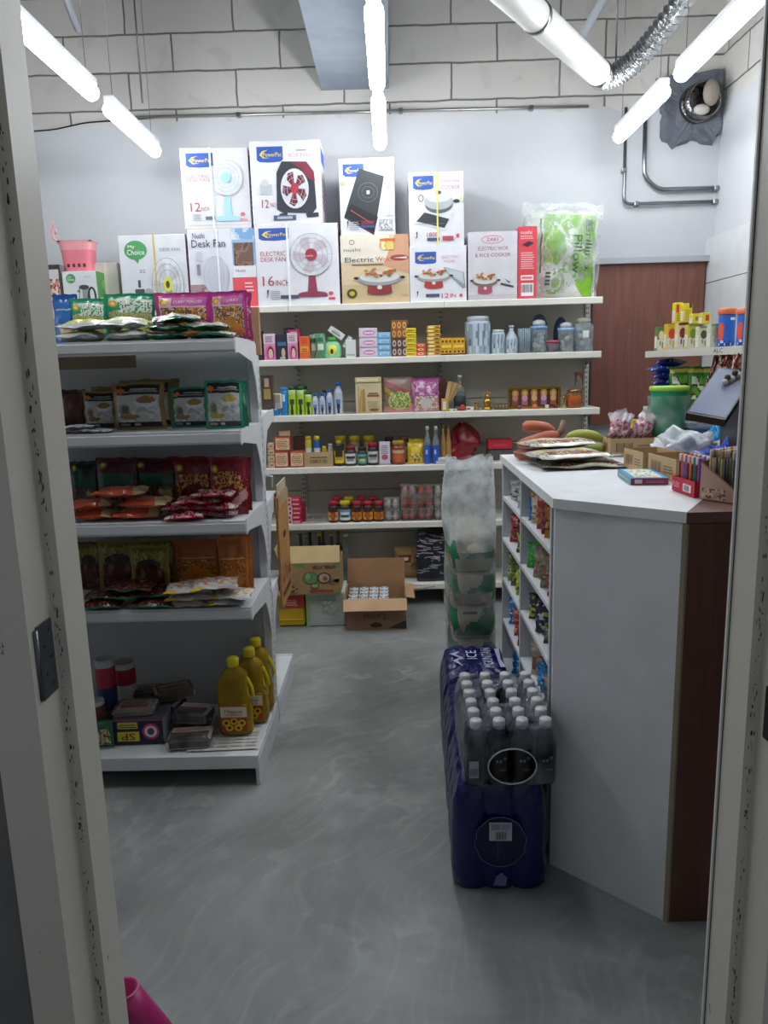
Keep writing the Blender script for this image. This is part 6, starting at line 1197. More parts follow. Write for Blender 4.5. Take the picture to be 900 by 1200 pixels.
A_TEA = [('r', 0, 0, 1, 1, '2a2320'), ('r', .1, .55, .9, .95, '6a5a4a')]
def teabrick(px, py, Y, w, d, h, rz, lb, top, col='2b201e', tilt=0, z=None, ty=0):
    p = at(px, py, Y); g = G(); g.box(-w / 2, -d / 2, 0, w / 2, d / 2, h, col, 'film', .008); g.face((-w / 2, -d / 2, h), (1, 0, 0), (0, 1, 0)); paint(g, top, w, d)
    o = g.build('tamarind_packet', None, (p[0], Y, (p[2] if z is None else z))); o.rotation_euler = (tilt, ty, rz)
    g = G(); g.box(-w / 2 - .003, -d / 2 - .003, .0005, w / 2 + .003, d / 2 + .003, h + .004, 'e4e0dc', 'case', .01); g.build('wrapper', o)
    return tag(o, lb, 'packet')
T1 = [('r', .08, .1, .92, .9, 'b8a8a0'), ('r', .15, .2, .85, .5, 'a83a44'), ('lines', .2, .55, .8, .8, 3, '4a3a3a')]
T2 = [('r', .05, .08, .95, .92, '4a3424'), ('n', .1, .15, .9, .6, ['8a6a2a', '5a4a2a', 'a8883a'], 6, 3), ('r', .1, .65, .9, .85, 'a8a098')]
T3 = [('r', .05, .6, .95, .95, 'c9b8b4'), ('lines', .1, .66, .9, .9, 3, 'a02c3a'), ('r', .05, .1, .95, .5, '3a2420')]
zz = Z5 + .001
teabrick(224, 872, 2.62, .155, .11, .04, .1, 'dark block packet with a red and white label at the front of the base shelf', T3, z=zz)
teabrick(226, 850, 2.77, .15, .11, .04, .1, 'dark block packet lying behind the front one on the base shelf', T1, z=zz)
teabrick(228, 840, 2.72, .13, .10, .045, -.15, 'dark block packet with a red stripe stacked on two others', T3, z=zz + .048)
teabrick(160, 838, 2.68, .15, .10, .03, .08, 'brown packet lying upon the navy box', T1, z=Z5 + h + .003, col='6a5a4c')
teabrick(190, 830, 2.86, .16, .13, .07, -.2, 'tan and white packet low behind the navy box', T2, z=zz)
teabrick(205, 822, 2.86, .15, .10, .04, .45, 'gold printed packet lying askew high in the heap', T2, z=zz + .082, col='4f3a2c')
teabrick(160, 815, 2.89, .14, .10, .04, -.1, 'pale printed packet at the rear of the heap', T1, z=zz + .0, col='5a4a40')
teabrick(172, 808, 2.88, .13, .07, .035, .12, 'brown printed packet above the rear one in the heap', T2, z=zz + .078, col='4a3a30')
def can(px0, px1, yt, yb, Y, lb, cols, z=None):
    a, b = at(px0, yt, Y), at(px1, yt, Y); z = Z5 + .001 if z is None else z; r = (b[0] - a[0]) / 2; h = a[2] - z
    g = G(); g.lathe([(r * .96, 0), (r, .004), (r, h * .3), (r, h * .62), (r, h * .9), (r * .96, h), (r * .9, h), (r * .88, h * .97)], cols[0], 'metal' if 0 else 'plastic', 24, cols=['b0b2b4', cols[0], cols[1], cols[2], 'b8babc', 'b8babc', 'a8aaac'])
    o = g.build('food_can', None, ((a[0] + b[0]) / 2, Y + r, z)); return tag(o, lb, 'can')
c1 = can(128, 153, 780, 0, 2.82, 'white and red tin can with a clear lid, taller one behind', ('8a5a4c', 'c9c6c2', 'b0303c'))
can(106, 129, 776, 0, 2.72, 'purple and red tin can at the door frame end', ('6a6a40', '3c3a6a', 'b0303c'))
can(98, 118, 825, 0, 2.63, 'dark green tin can low at the door frame end', ('2c4a38', '34503a', '6a3a34'))
gp('spice_pouch', 104, 131, 845, Z5, 2.60, 'green and cream pouch standing at the door frame end of the base shelf', '2f5a3a', [('n', .1, .1, .9, .7, ['b9a880', '6a5a34', '3a6a44', 'd0c4a0'], 6, 5)], 130)
# cooking oil bottles
def oil(label, loc, sc=1.):
    g = G(); W, D, H = .066, .042, .295; n = 28
    secs = [(0, .92), (.012, 1), (.06, 1), (.10, .97), (.14, 1.0), (.20, .98), (.235, .80), (.258, .45), (.268, .30), (.28, .30)]
    vs = []; fs = []
    for z, s in secs:
        for i in range(n):
            a = 2 * pi * i / n; ca, sa = cos(a), sin(a); e = .62
            k = s if z < .23 else s
            wx = W * k * (abs(ca) ** e) * (1 if ca > 0 else -1); wy = D * (k if z < .23 else max(k, .3) * 1.1) * (abs(sa) ** e) * (1 if sa > 0 else -1)
            if z > .24: wx = .016 * ca if z > .26 else wx; wy = .016 * sa if z > .26 else wy
            if ca > .3 and .12 < z < .23: wx *= .78
            vs.append((wx, wy, z))
    m = len(secs)
    for j in range(m - 1):
        for i in range(n): fs.append((j * n + i, j * n + (i + 1) % n, (j + 1) * n + (i + 1) % n, (j + 1) * n + i))
    fs += [tuple(range(n))[::-1], tuple((m - 1) * n + i for i in range(n))]
    g.add(vs, fs, 'b08f1c', 'oil', True)
    vs2 = [(x * .9, y * .88, z * .97 + .003) for x, y, z in vs]; g.add(vs2[:n * 7], [f for f in fs if max(f) < n * 7], 'b5921e', 'oil', True)
    o = g.build('oil_bottle', None, loc); tag(o, label, 'bottle', 'sunflower oil bottles on the base shelf')
    g = G(); g.lathe([(.0215, .268), (.023, .272), (.023, .296), (.019, .302)], 'dcc81e', 'plastic', 22); g.build('cap', o)
    g = G(); g.tube([(.03, -.0, .235), (.052, -.0, .215), (.066, -.0, .18), (.070, -.0, .145), (.058, -.0, .13), (.05, 0, .15), (.044, 0, .19)], .0065, 'd9c41c', 'plastic', 10); g.build('handle', o)
    g = G(); g.face((-.05, -D - .0012, .02), (1, 0, 0), (0, 0, 1))
    LA = [('r', 0, 0, 1, 1, 'b5601e'), ('r', .0, .55, 1, .95, 'd9d4b8'), ('r', 0, 0, 1, .5, 'a8401c'), ('t', 'Mieow', .5, .77, .14, 'a02c2c', .7), ('r', .2, .62, .8, .66, 'b0a890')]
    for u, v in ((.2, .34), (.5, .4), (.8, .34), (.32, .16), (.66, .16)): LA += [('e', u, v, .15, .13, 'e0b81c'), ('e', u, v, .07, .06, '4a2c14')]
    paint(g, LA, .1, .105); g.box(-.05, -D - .0012, .02, .05, -D + .01, .125, 'b5601e'); g.build('label', o)
    return o
p = at(277, 857, 2.66); o1 = oil('cooking oil bottle with a yellow cap, frontmost of the three', (p[0] - .005, 2.70, Z5 + .006)); 
q = o1; 
for (px, Y, lb) in ((294, 2.80, 'cooking oil bottle with a yellow cap, middle of the three'), (306, 2.905, 'cooking oil bottle with a yellow cap, rearmost of the three')):
    dup(o1, (at(px, 800, Y)[0] + (.0 if Y < 2.85 else -.014), Y, Z5 + .006), label=lb)
# things on the far side of the rack, by its end
g = G(); w, h = .30, .50
g.box(-.012, 0, 0, .0, w, h, 'b57f45', 'card', .002); g.box(-.010, .02, h, -.003, w - .02, h + .05, 'b8a890', 'card', .002)
g.face((0, 0, 0), (0, 1, 0), (0, 0, 1)); paint(g, [('e', .5, .62, .14, .035, '1f1a18'), ('r', .1, .08, .9, .13, '3a2a1c'), ('l', .12, .34, .88, .34, '3a2a1c', .004), ('p', [(.15, .2), (.3, .2), (.22, .3)], '3a2a1c'), ('r', .45, .2, .5, .32, '3a2a1c'), ('r', .6, .2, .63, .3, '3a2a1c'), ('p', [(.72, .2), (.86, .2), (.8, .33)], '3a2a1c'), ('r', 0, .9, .98, 1, 'a89272')], w, h)
o = g.build('folded_carton', None, (-.503, 3.19, .46)); o.rotation_euler.y = 0; tag(o, 'flattened orange brown carton with a hand hole hooked on the rack end', 'carton')
k = G(); k.tube([(-.02, .02, h + .04), (-.02, .02, h + .09), (-.06, .02, h + .1), (-.09, .02, h + .09)], .004, 'c9cccf', 'metal', 6); k.build('hook', o)
gp_ = GS
p = at(313, 440, 3.35)
carton('snack_box', 'tall dark brown packet on the far side shelf of the rack', 'packet', (-.545, 3.33, 1.331), .05, .05, .15, '4a3a34', [('r', .2, .3, .8, .6, 'a88a4a'), ('r', .3, .65, .7, .9, 'b9a080')], mat='film')
carton('small_box', 'small cream box on the far side shelf of the rack', 'box', (-.515, 3.39, 1.331), .035, .05, .065, 'd4c6a8', [('r', 0, .0, 1, .4, 'e4e2dc')])

a_, b_2 = at(60, 420, 2.95), at(160, 431, 2.95)
g = G(); g.box(a_[0], 2.955, b_2[2], b_2[0], 2.962, a_[2] + .004, '9a8870', 'card', .002); tag(g.build('cardboard_strip'), 'tan cardboard strip taped to the rack back panel under the top shelf', 'cardboard')
# ------------------------------------------------------------ water packs beside the counter
def blue_pack(label, loc, rz=0, text=True, frontlabel=False):
    W, D, H = .275, .355, .345
    g = G(); P = []
    nx_, ny_ = 3, 4; rx, ry = W / nx_ / 2, D / ny_ / 2
    # outline of the shrunk film: bottles bulge between creases
    def side(a, b, k, N):
        for i in range(k * 10):
            t = i / (k * 10); ph = abs(sin(pi * t * k)); off = .013 * (ph ** .5) - .013
            p = Vector(a).lerp(Vector(b), t); P.append((p.x + N[0] * off, p.y + N[1] * off))
    c = .016
    side((-W / 2 + c, -D / 2, 0), (W / 2 - c, -D / 2, 0), nx_, (0, -1)); side((W / 2, -D / 2 + c, 0), (W / 2, D / 2 - c, 0), ny_, (1, 0))
    side((W / 2 - c, D / 2, 0), (-W / 2 + c, D / 2, 0), nx_, (0, 1)); side((-W / 2, D / 2 - c, 0), (-W / 2, -D / 2 + c, 0), ny_, (-1, 0))
    n = len(P); lv = [(0, .955), (.008, .985), (.05, 1), (.2, 1), (.235, .995), (.27, .96), (.30, .90), (.325, .84), (.34, .76), (.346, .6), (.348, .3)]
    vs = []
    for z, s in lv:
        for i, (x, y) in enumerate(P):
            tw = .0045 * noise.noise(Vector((x * 22 + z * 34, y * 22, z * 16))) 
            if z > .24: x_, y_ = max(-W / 2 * s - .0, min(W / 2 * s, x)), max(-D / 2 * (s * .55 + .45), min(D / 2 * (s * .55 + .45), y)); x_, y_ = (x_ if s > .8 else x * s), (y_ if s > .8 else y * (s * .55 + .45) if s > .5 else y * s)
            else: x_, y_ = x * s, y * s
            vs.append((x_ + tw, y_ + tw, z + (.006 * noise.noise(Vector((x * 18, y * 18, 3))) + .005 * (cos(x / W * 6 * pi) * cos(y / D * 8 * pi)) * (s < .9) if z > .3 else 0)))
    fs = [(j * n + i, j * n + (i + 1) % n, (j + 1) * n + (i + 1) % n, (j + 1) * n + i) for j in range(len(lv) - 1) for i in range(n)]
    fs.append(tuple((len(lv) - 1) * n + i for i in range(n))); fs.append(tuple(range(n))[::-1])
    g.add(vs, fs, '15185a', 'film', True)
    o = g.build('water_pack', None, loc, rz); tag(o, label, 'bottle pack', 'blue wrapped water packs in a row')
    if text:
        k = G(); k.fr = (Vector((0, 0, .3535)), Vector((0, 1, 0)), Vector((-1, 0, 0)))
        k.text('ICE', .03, .012, .042, 'c9cfe4', 1, .09); k.text('MOUNTAIN', .0, -.048, .04, 'c9cfe4', 1, .2); k.poly([(-.1, -.09), (.09, -.085), (.1, -.105), (-.02, -.1), (-.1, -.112)], 'aeb8d8', 1)
        k.poly([(-.09, .05), (-.03, .09), (.0, .06), (.04, .1), (.07, .055), (.03, .075), (-.0, .045), (-.03, .07)], 'aab4da', 1)
        k.build('lettering', o); k = G()
        k.fr = (Vector((-.1400, 0, .16)), Vector((0, -1, 0)), Vector((0, 0, 1)))
        k.text('ICE', 0, .02, .035, '8f98cc', 1, .08); k.text('MOUNTAIN', 0, -.03, .03, '8f98cc', 1, .17); k.build('side_lettering', o)
    if frontlabel:
        k = G(); k.face((0, -D / 2 - .004, .16), (1, 0, 0), (0, 0, 1)); A = [(.074 * cos(2 * pi * i / 30) * (1 + .04 * sin(i * 2.1)), .08 * sin(2 * pi * i / 30)) for i in range(30)]
        k.poly(A, '14173e', 0, 'film'); k.build('end_hole', o)
        k = G(); k.face((0, -D / 2 - .0055, .16), (1, 0, 0), (0, 0, 1)); k.add([k._p(x, y, 1) for x, y in A] + [k._p(x * .965, y * .965, 1) for x, y in A], [(i, (i + 1) % 30, 30 + (i + 1) % 30, 30 + i) for i in range(30)], '5b629c', 'film'); k.build('torn_film_edge', o)
        k = G(); k.lathe([(.04, .10), (.042, .11), (.042, .21), (.036, .225)], '1a2250', 'plastic', 20); k.build('bottle_end', o).location = (.0, -D / 2 + .036, 0)
        k = G(); k.face((-.032, -D / 2 - .0075, .165), (1, 0, 0), (0, 0, 1)); k.rect(0, 0, .064, .058, 'b9bec8', 0); k.rect(.006, .034, .03, .052, '8a90a0', 1); k.rect(.034, .034, .058, .052, '9aa0ae', 1)
        for q in range(12): k.rect(.018 + q * .0026, .004, .018 + q * .0026 + (.0015 if q % 3 else .0008), .028, '23263a', 1)
        k.build('barcode_label', o)
        k = G(); k.face((0, -D / 2 - .005, .04), (1, 0, 0), (0, 0, 1)); k.poly([(-.02, -.02), (.016, -.022), (.02, .005), (.004, .022), (-.012, .01)], '6a70a4', 1, 'film'); k.build('torn_scrap', o)
    return o
for i, (y, lb) in enumerate(((2.112, 'dark blue wrapped water pack, nearest one with a barcode label in its round end hole'), (2.472, 'dark blue wrapped water pack, middle one of the row'), (2.832, 'dark blue wrapped water pack, farthest one with white lettering on top'))):
    blue_pack(lb, (.285 + (y - 2.1) * .03, y, .0015), -.03, True, i == 0)
# cola pack
zb = .3605; cp = empty('cola_pack', 'clear wrapped pack of cola bottles with white caps on the nearest blue pack', 'bottle pack', (.305, 2.075, zb))
def colab(parent, x, y, lid=True):
    g = G(); r = .0305; prof = [(.9 * r, 0), (r, .008), (.96 * r, .03), (r, .05), (r, .105), (.93 * r, .12), (.6 * r, .148), (.42 * r, .16), (.42 * r, .168)]
    g.lathe(prof, '101216', 'plastic', 16, cols=['15171b'] * 3 + ['1b1c22', '22242b', '3a4048', '555c66', '6a727c', '8a929c'])
    o = g.build('bottle', parent); o.location = (x, y, 0)
    g = G(); g.lathe([(.0165, .160), (.017, .162), (.017, .181), (.0150, .184)], 'd6d8da', 'plastic', 16); g.build('cap', o)
    return o
b0 = None
for j in range(6):
    for i in range(4):
        x, y = (i - 1.5) * .0635, (j - 2.5) * .0625
        if b0 is None: b0 = colab(cp, x, y)
        else:
            c = b0.copy(); COL.objects.link(c); c.parent = cp; c.location = (x, y, 0 if (i, j) not in ((1, 3), (2, 3)) else .0)
            for ch in b0.children: d = ch.copy(); COL.objects.link(d); d.parent = c
g = G(); W, D = .262, .385; n = 200; P = []
for i in range(n):
    a = 2 * pi * i / n; ca, sa = cos(a), sin(a); e = .28; P.append((W / 2 * abs(ca) ** e * (1 if ca > 0 else -1), D / 2 * abs(sa) ** e * (1 if sa > 0 else -1)))
lv = [(.0015, .97), (.006, .99)] + [(.01 + .005 * q_, 1) for q_ in range(22)] + [(.125, .995), (.14, .985), (.158, .95), (.172, .90)]; vs = []
for z, s in lv:
    for x, y in P: k = .004 * noise.noise(Vector((x * 30, y * 30, z * 20))); vs.append((x * s + k, y * s + k, z))
fs = []
for j in range(len(lv) - 1):
    for i in range(n):
        q = P[i]; q2 = P[(i + 1) % n]
        mx, mz = (q[0] + q2[0]) / 2, (lv[j][0] + lv[j + 1][0]) / 2
        if q[1] < -D * .45 and (mx / .066) ** 2 + ((mz - .062) / .052) ** 2 < 1: continue
        fs.append((j * n + i, j * n + (i + 1) % n, (j + 1) * n + (i + 1) % n, (j + 1) * n + i))
g.add(vs, fs, 'c3ccd6', 'film_clear', True)
# top film, sagging between the caps, torn open in the middle
m = 22; tv = []; tf = []
for j in range(m + 1):
    for i in range(m + 1):
        u, v = i / m - .5, j / m - .5; x, y = u * W * .9, v * D * .9
        near = min(((x - (a - 1.5) * .0635) ** 2 + (y - (b - 2.5) * .0625) ** 2) ** .5 for a in range(4) for b in range(6))
        tv.append((x, y, .172 - min(.016, near * .42)))
for j in range(m):
    for i in range(m):
        x, y = ((i + .5) / m - .5) * W * .9, ((j + .5) / m - .5) * D * .9
        if abs(x + .0) < .055 and -.0 < y < .10: continue
        tf.append((j * (m + 1) + i, j * (m + 1) + i + 1, (j + 1) * (m + 1) + i + 1, (j + 1) * (m + 1) + i))
g.add(tv, tf, 'c3ccd6', 'film_clear', True); g.build('shrink_wrap', cp)
g = G(); pts = [(.066 * cos(2 * pi * i / 28), -D / 2 - .001, .062 + .052 * sin(2 * pi * i / 28)) for i in range(28)]; g.tube(pts, .0022, 'c9d0d6', 'plastic', 6, closed=True); g.build('torn_film_edge', cp)
for i, x in enumerate((-.03, .034, .096)):
    g = G(); g.face((x, -.1885 - .0035, .045), (1, 0, 0), (0, 0, 1)); g.text('0.5', -.006, .032, .007, 'b9bcc0', 1, .016); g.ring(.01, .04, .0045, .0045, .001, 'd0d2d4', 1, 4); g.text('COLA', .004, .006, .006, '9a8a70', 1, .018); g.build('label_print', cp)
g = G(); g.rect if 0 else None
g.face((-.118, -.1945, .03), (1, 0, 0), (0, 0, 1)); g.rect(0, 0, .026, .05, 'a9aeb4', 0)
for q in range(7): g.rect(.003 + q * .003, .006, .003 + q * .003 + .0014, .028, '35383c', 1)
g.build('barcode_label', cp)
# loose bottle lying behind, its cap sticking out towards the aisle
g = G(); g.tube([(0, 0, 0), (.012, 0, 0), (.02, 0, 0), (.045, 0, 0), (.16, 0, 0), (.165, 0, 0)], [.011, .011, .013, .028, .030, .024], 'c6d0da', 'clear', 16); o = g.build('water_bottle', None, (.215, 2.335, .396)); tag(o, 'small clear bottle lying behind the cola pack, white cap towards the aisle', 'bottle')
g = G(); g.tube([(-.018, 0, 0), (.003, 0, 0)], .0145, 'e2e4e6', 'plastic', 16); g.build('cap', o)

# ------------------------------------------------------------ rice sacks in the tall clear sack
RX0, RX1, RY0 = .268, .432, 3.12
rice = []
zs = [0.002, .16, .315, .47, .62, .775]
for i in range(5):
    h = zs[i + 1] - zs[i] - .003
    g = G(); n, m = 150, 50; vs = []; cc = []; Wd, Dp = .208, .355
    for j in range(m + 1):
        q = j / m; s = .80 + .20 * sin(pi * q) ** .6
        for k in range(n):
            a = 2 * pi * k / n; ca, sa = cos(a), sin(a); e = .45
            vs.append((Wd / 2 * s * abs(ca) ** e * (1 if ca > 0 else -1) * (1 + .03 * noise.noise(Vector((ca * 2, q * 3, i)))), Dp / 2 * s * abs(sa) ** e * (1 if sa > 0 else -1), q * h))
    fs = []
    for j in range(m):
        for k in range(n):
            fs.append((j * n + k, j * n + (k + 1) % n, (j + 1) * n + (k + 1) % n, (j + 1) * n + k))
            a = 2 * pi * (k + .5) / n; u = cos(a); q = (j + .5) / m; front = sin(a) < 0
            c = 'b9b09c'
            if front or q > .1:
                if .12 < q < .93: c = '1f7a52'
                if abs(u + .18) < .50 * (q - .22): c = 'c9bfa6'
                if u < -.80 and q < .5: c = 'b07a54'
                if u > .70 and .35 < q < .8: c = '8f5a4e' if i > 2 else '17684a'
                if -.85 < u < -.75 and .1 < q < .4: c = 'd8d2c0'
                if i in (3, 4) and q < .42 and -.55 < u < .6: c = 'c0b69c'
                if i == 2 and -.2 < u < .02 and .78 < q < .86: c = '2f5a44'
            cc.append(c)
    g.add(vs, fs, None, 'cloth' if 0 else 'paper', True, cc); g.add(vs[-n:], [tuple(range(n))], 'c4b9a0'); g.add(vs[:n], [tuple(range(n))[::-1]], 'c4b9a0')
    o = g.build('rice_bag', None, (.334 + .003 * (i % 2), RY0 + Dp / 2, zs[i])); tag(o, 'green and cream rice bag in the clear sack, ' + ('bottom one', 'second from the bottom', 'middle one', 'second from the top', 'top one')[i], 'rice bag', 'rice bags stacked in the clear sack')
g = G(); n, m = 44, 34; vs = []; Wd, Dp = .214, .39
for j in range(m + 1):
    q = j / m; z = q * 1.10; 
    for k in range(n):
        a = 2 * pi * k / n; ca, sa = cos(a), sin(a); e = .55
        tap = 1 if z < .72 else (1 + .16 * sin((z - .72) / .36 * pi)); dp = 1 if z < .72 else 1 - .75 * (z - .72) / .38
        nn = noise.noise(Vector((ca * 2.5, sa * 2.5, z * 6))); x = Wd / 2 * tap * abs(ca) ** e * (1 if ca > 0 else -1); y = Dp / 2 * dp * abs(sa) ** e * (1 if sa > 0 else -1)
        if z > .72: nn *= 2.0
        x += .008 * nn; y += .012 * nn
        x = max(-.125, min(.105, x))
        vs.append((x, y, z + (.03 * noise.noise(Vector((ca * 2, sa * 2, 7))) + .02 * ca * 0 if q > .97 else 0)))
g.add(vs, [(j * n + k, j * n + (k + 1) % n, (j + 1) * n + (k + 1) % n, (j + 1) * n + k) for j in range(22) for k in range(n)], 'e4eaea', 'sack_low', True)
g.add(vs, [(j * n + k, j * n + (k + 1) % n, (j + 1) * n + (k + 1) % n, (j + 1) * n + k) for j in range(22, m) for k in range(n)], 'e8edee', 'sack', True)
o = g.build('clear_sack', None, (.335, RY0 + .19, .0015)); tag(o, 'tall translucent plastic sack around the rice bags with a loose crumpled top', 'sack')

# ------------------------------------------------------------ snacks in the counter cubbies
def snk(y, s, w, h, cols, label, seed, x=.475, rx=0.0, t=.05, dz=0, edge=None, lie=False):
    h = min(h * 1.15, .135); g = pouch_g(w, h, t, [('n', 0, .1, 1, .9, cols, 9, seed), ('r', 0, .62, 1, .78, cols[0])], edge or cols[0], seed=seed, nx=18, ny=18, wr=1.5)
    w *= 1.0; y = min(y, (2.59 if y < 2.62 else 3.02))
    o = g.build('snack_packet', None, (.459 + w / 2 + max(0, x - .475), y, CZ[s] + .002 + dz)); tag(o, label, 'snack packet')
    o.rotation_euler = (-.12, 0, -.22 + .1 * (seed % 3 - 1))
    if lie: o.location.z += t / 2; o.location.x = x
    return o
FARC = lambda lb, s: lb + ', far column of the counter, ' + ('top', 'second', 'third', 'fourth', 'fifth', 'lowest')[s] + ' cubby'
NEAR = lambda lb, s: lb + ', near column of the counter, ' + ('top', 'second', 'third', 'fourth', 'fifth', 'lowest')[s] + ' cubby'
snk(2.93, 0, .14, .07, ['cfd0cc', 'b0b0aa', 'd8d8d4', '6a6a66'], FARC('crumpled white packet at the rear', 0), 1); snk(2.75, 0, .14, .08, ['d4d4d0', 'a8a8a2', 'c8c8c4'], FARC('white packet at the front', 0), 2)
snk(2.93, 1, .12, .1, ['9a3438', 'c97a70', '3a2a2c', 'b04a44'], FARC('dark red packet', 1), 3); snk(2.76, 1, .11, .11, ['6a2a30', '3a2a30', 'b0b04a'], FARC('maroon packet', 1), 4); snk(2.80, 1, .08, .12, ['b9ba4a', '8f9a3a'], FARC('yellow green packet', 1), 5, x=.52)
snk(2.90, 2, .11, .1, ['5f6a34', '8a9a4a', '3a4424'], FARC('olive packet', 2), 6); snk(2.78, 2, .10, .09, ['b9c43a', 'd9e04a', '6a6a3a'], FARC('lime packet', 2), 7); snk(2.69, 2, .09, .06, ['cfd0cf', 'a8a8a8'], FARC('pale small packet', 2), 8)
snk(2.95, 3, .12, .10, ['2f7fd0', '8fb9e6', 'd9e4ef', '1f5fae'], FARC('bright blue packet', 3), 9); snk(2.82, 3, .11, .10, ['b8402c', 'c9604a', 'd9a090'], FARC('orange red packet in the middle', 3), 10); snk(2.71, 3, .10, .09, ['a83428', 'b8503c', '8a2a22'], FARC('brick red packet at the front', 3), 11)
snk(2.86, 4, .13, .08, ['1f6fb8', '3f9fe0', '14508c'], FARC('shiny blue packet', 4), 12)
snk(2.52, 0, .10, .07, ['1f72b8', '2f8fd4', '1a5a98'], NEAR('blue packet', 0), 13); snk(2.46, 0, .12, .11, ['c9b090', 'e0d4c4', '8a6a4a', 'b08a5a'], NEAR('beige packet behind', 0), 14, x=.54); snk(2.38, 0, .12, .1, ['b02c38', 'd04a54', 'a87a3a'], NEAR('red packet', 0), 15); snk(2.25, 0, .12, .1, ['b8762a', 'd99a3a', '6a3a2a', '8a4a24'], NEAR('orange brown packet', 0), 16); snk(2.3, 0, .12, .13, ['5a3a30', '8a6040', '3a2a24'], NEAR('dark brown packet behind', 0), 17, x=.55)
snk(2.54, 1, .12, .08, ['2f9a3a', '1f7a2c', '58b858'], NEAR('vivid green packet', 1), 18); snk(2.42, 1, .12, .1, ['8a8c74', 'b0a890', '5a6a4a', '9a6a5a'], NEAR('grey green nut packet', 1), 19); snk(2.30, 1, .12, .11, ['9a9078', 'b9a88c', '7a5a4a'], NEAR('tan nut packet', 1), 20); snk(2.20, 1, .12, .05, ['a8243a', 'd9c9cc'], NEAR('red and white flat packet', 1), 21)
snk(2.50, 2, .11, .08, ['3a3c48', '4a4a5a', 'a8b03a'], NEAR('slate packet', 2), 22); snk(2.38, 2, .13, .1, ['34343f', '5a5a68', 'b0b83a', '2a2a34'], NEAR('slate and lime packet in the middle', 2), 23); snk(2.25, 2, .13, .1, ['3c3a48', '6a6478', '9aa034'], NEAR('slate purple packet at the front', 2), 24)
snk(2.34, 3, .14, .07, ['1f86c8', '3fa4e0'], NEAR('sky blue packet', 3), 25); snk(2.22, 3, .12, .08, ['b8b0a4', 'd0c8bc', '9a8a70'], NEAR('beige packet', 3), 26)
for i, (y, s, c, lb) in enumerate(((2.50, 4, ['d9c43a', 'e6d860', 'a89a2a', 'f0e8a0'], 'yellow packet at the rear'), (2.40, 4, ['d9c84a', 'e0dc9a', '8a9a3a', 'e8e4d0'], 'yellow and white packet'), (2.30, 4, ['c98a3a', 'd9b06a', '8a5a2a'], 'orange tan packet'), (2.22, 4, ['2f9fd4', '5fb8e0', 'd9e4e8'], 'cyan packet at the front'), (2.36, 5, ['5fae3a', '8fc44a', '3a8a2a'], 'leaf green packet'), (2.24, 5, ['c9b42a', 'd9d04a', '9a8a1a'], 'mustard yellow packet'))):
    snk(y, s, .11, .12, c, NEAR(lb, s), 30 + i)

for i, (y, s_, c, lb, near) in enumerate(((2.48, 0, ['d9c8a8', 'b08a5a', 'e6dcc8'], 'cream packet between blue and red', 1), (2.30, 0, ['7a2c34', 'a84a3a', '5a2028'], 'dark cherry packet', 1), (2.36, 2, ['4a4458', 'c9c8d4', '2c2a38'], 'grey lilac packet', 1), (2.44, 3, ['d0b8a0', 'b89878', '8a6a54'], 'tan packet at the rear', 1), (2.28, 3, ['2f7fb8', 'a8c8dc', '1a5a90'], 'blue and white packet', 1), (2.46, 5, ['4a9a3a', 'b8d05a', '2a6a2a'], 'lime and green packet at the rear', 1), (2.98, 2, ['7a8a44', 'b0b87a', '4f5a2c'], 'pale olive packet', 0), (2.76, 4, ['3f8fd0', '1f5f9a', 'b8d0e4'], 'pale blue packet', 0))):
    snk(y, s_, .12, .10, c, (NEAR if near else FARC)(lb, s_), 50 + i)

# ------------------------------------------------------------ goods on the counter
ZC_ = ZT + .0015
def banana(label, pts, r, col, tip='3a2a20'):
    g = G(); P = [Vector(p) for p in pts]; Q = []; R = []; m = 18
    def cr(t):
        s = t * (len(P) - 1); i = min(int(s), len(P) - 2); f = s - i; p0, p1, p2, p3 = P[max(i - 1, 0)], P[i], P[i + 1], P[min(i + 2, len(P) - 1)]
        return .5 * ((2 * p1) + (p2 - p0) * f + (2 * p0 - 5 * p1 + 4 * p2 - p3) * f * f + (3 * p1 - p0 - 3 * p2 + p3) * f ** 3)
    for i in range(m + 1):
        t = i / m; Q.append(cr(t)); R.append(r * (min(1, (t / .18) ** .6) if t < .18 else (max(.22, ((1 - t) / .25)) ** .7 if t > .75 else 1)) + .003)
    g.tube(Q, R, col, 'skin', 7, cols=[tip] + [col] * (m - 2) + [tip]); return tag(g.build('banana'), label, 'banana', 'red bananas at the counter corner')
RB = 'b5604a'
bY = 2.93
def cp_(px, py, Y, dz=0): p = at(px, py, Y); return (p[0], Y, p[2] + dz)
banana('red banana lying lowest, tip towards the aisle', [(.47, 2.90, ZT + .022), (.52, 2.85, ZT + .024), (.58, 2.84, ZT + .026), (.63, 2.87, ZT + .034)], .019, 'a8523f')
banana('red banana curving over the lowest one', [(.50, 2.99, ZT + .045), (.54, 2.95, ZT + .064), (.60, 2.94, ZT + .082), (.655, 2.97, ZT + .09)], .020, RB)
TOPB = banana('red banana on top of the bunch', [(.52, 3.03, ZT + .115), (.56, 3.02, ZT + .118), (.61, 3.03, ZT + .11), (.655, 3.03, ZT + .095)], .020, 'c0694e')
banana('red banana low at the rear of the bunch', [(.53, 2.92, ZT + .022), (.57, 2.93, ZT + .02), (.61, 2.95, ZT + .022), (.645, 2.99, ZT + .04)], .018, 'a04c3c')
g = G(); g.tube([(.66, 3.0, ZT + .085), (.672, 3.0, ZT + .10), (.68, 3.0, ZT + .14)], [.02, .014, .009], '7a6248', 'skin', 8); g.tube([(.675, 2.99, ZT + .002), (.67, 3.0, ZT + .05), (.665, 3.0, ZT + .08)], [.016, .018, .02], '6a4a38', 'skin', 8); stem_ = g.build('stem', TOPB); stem_['label'] = 'dark brown stalk of the bunch'
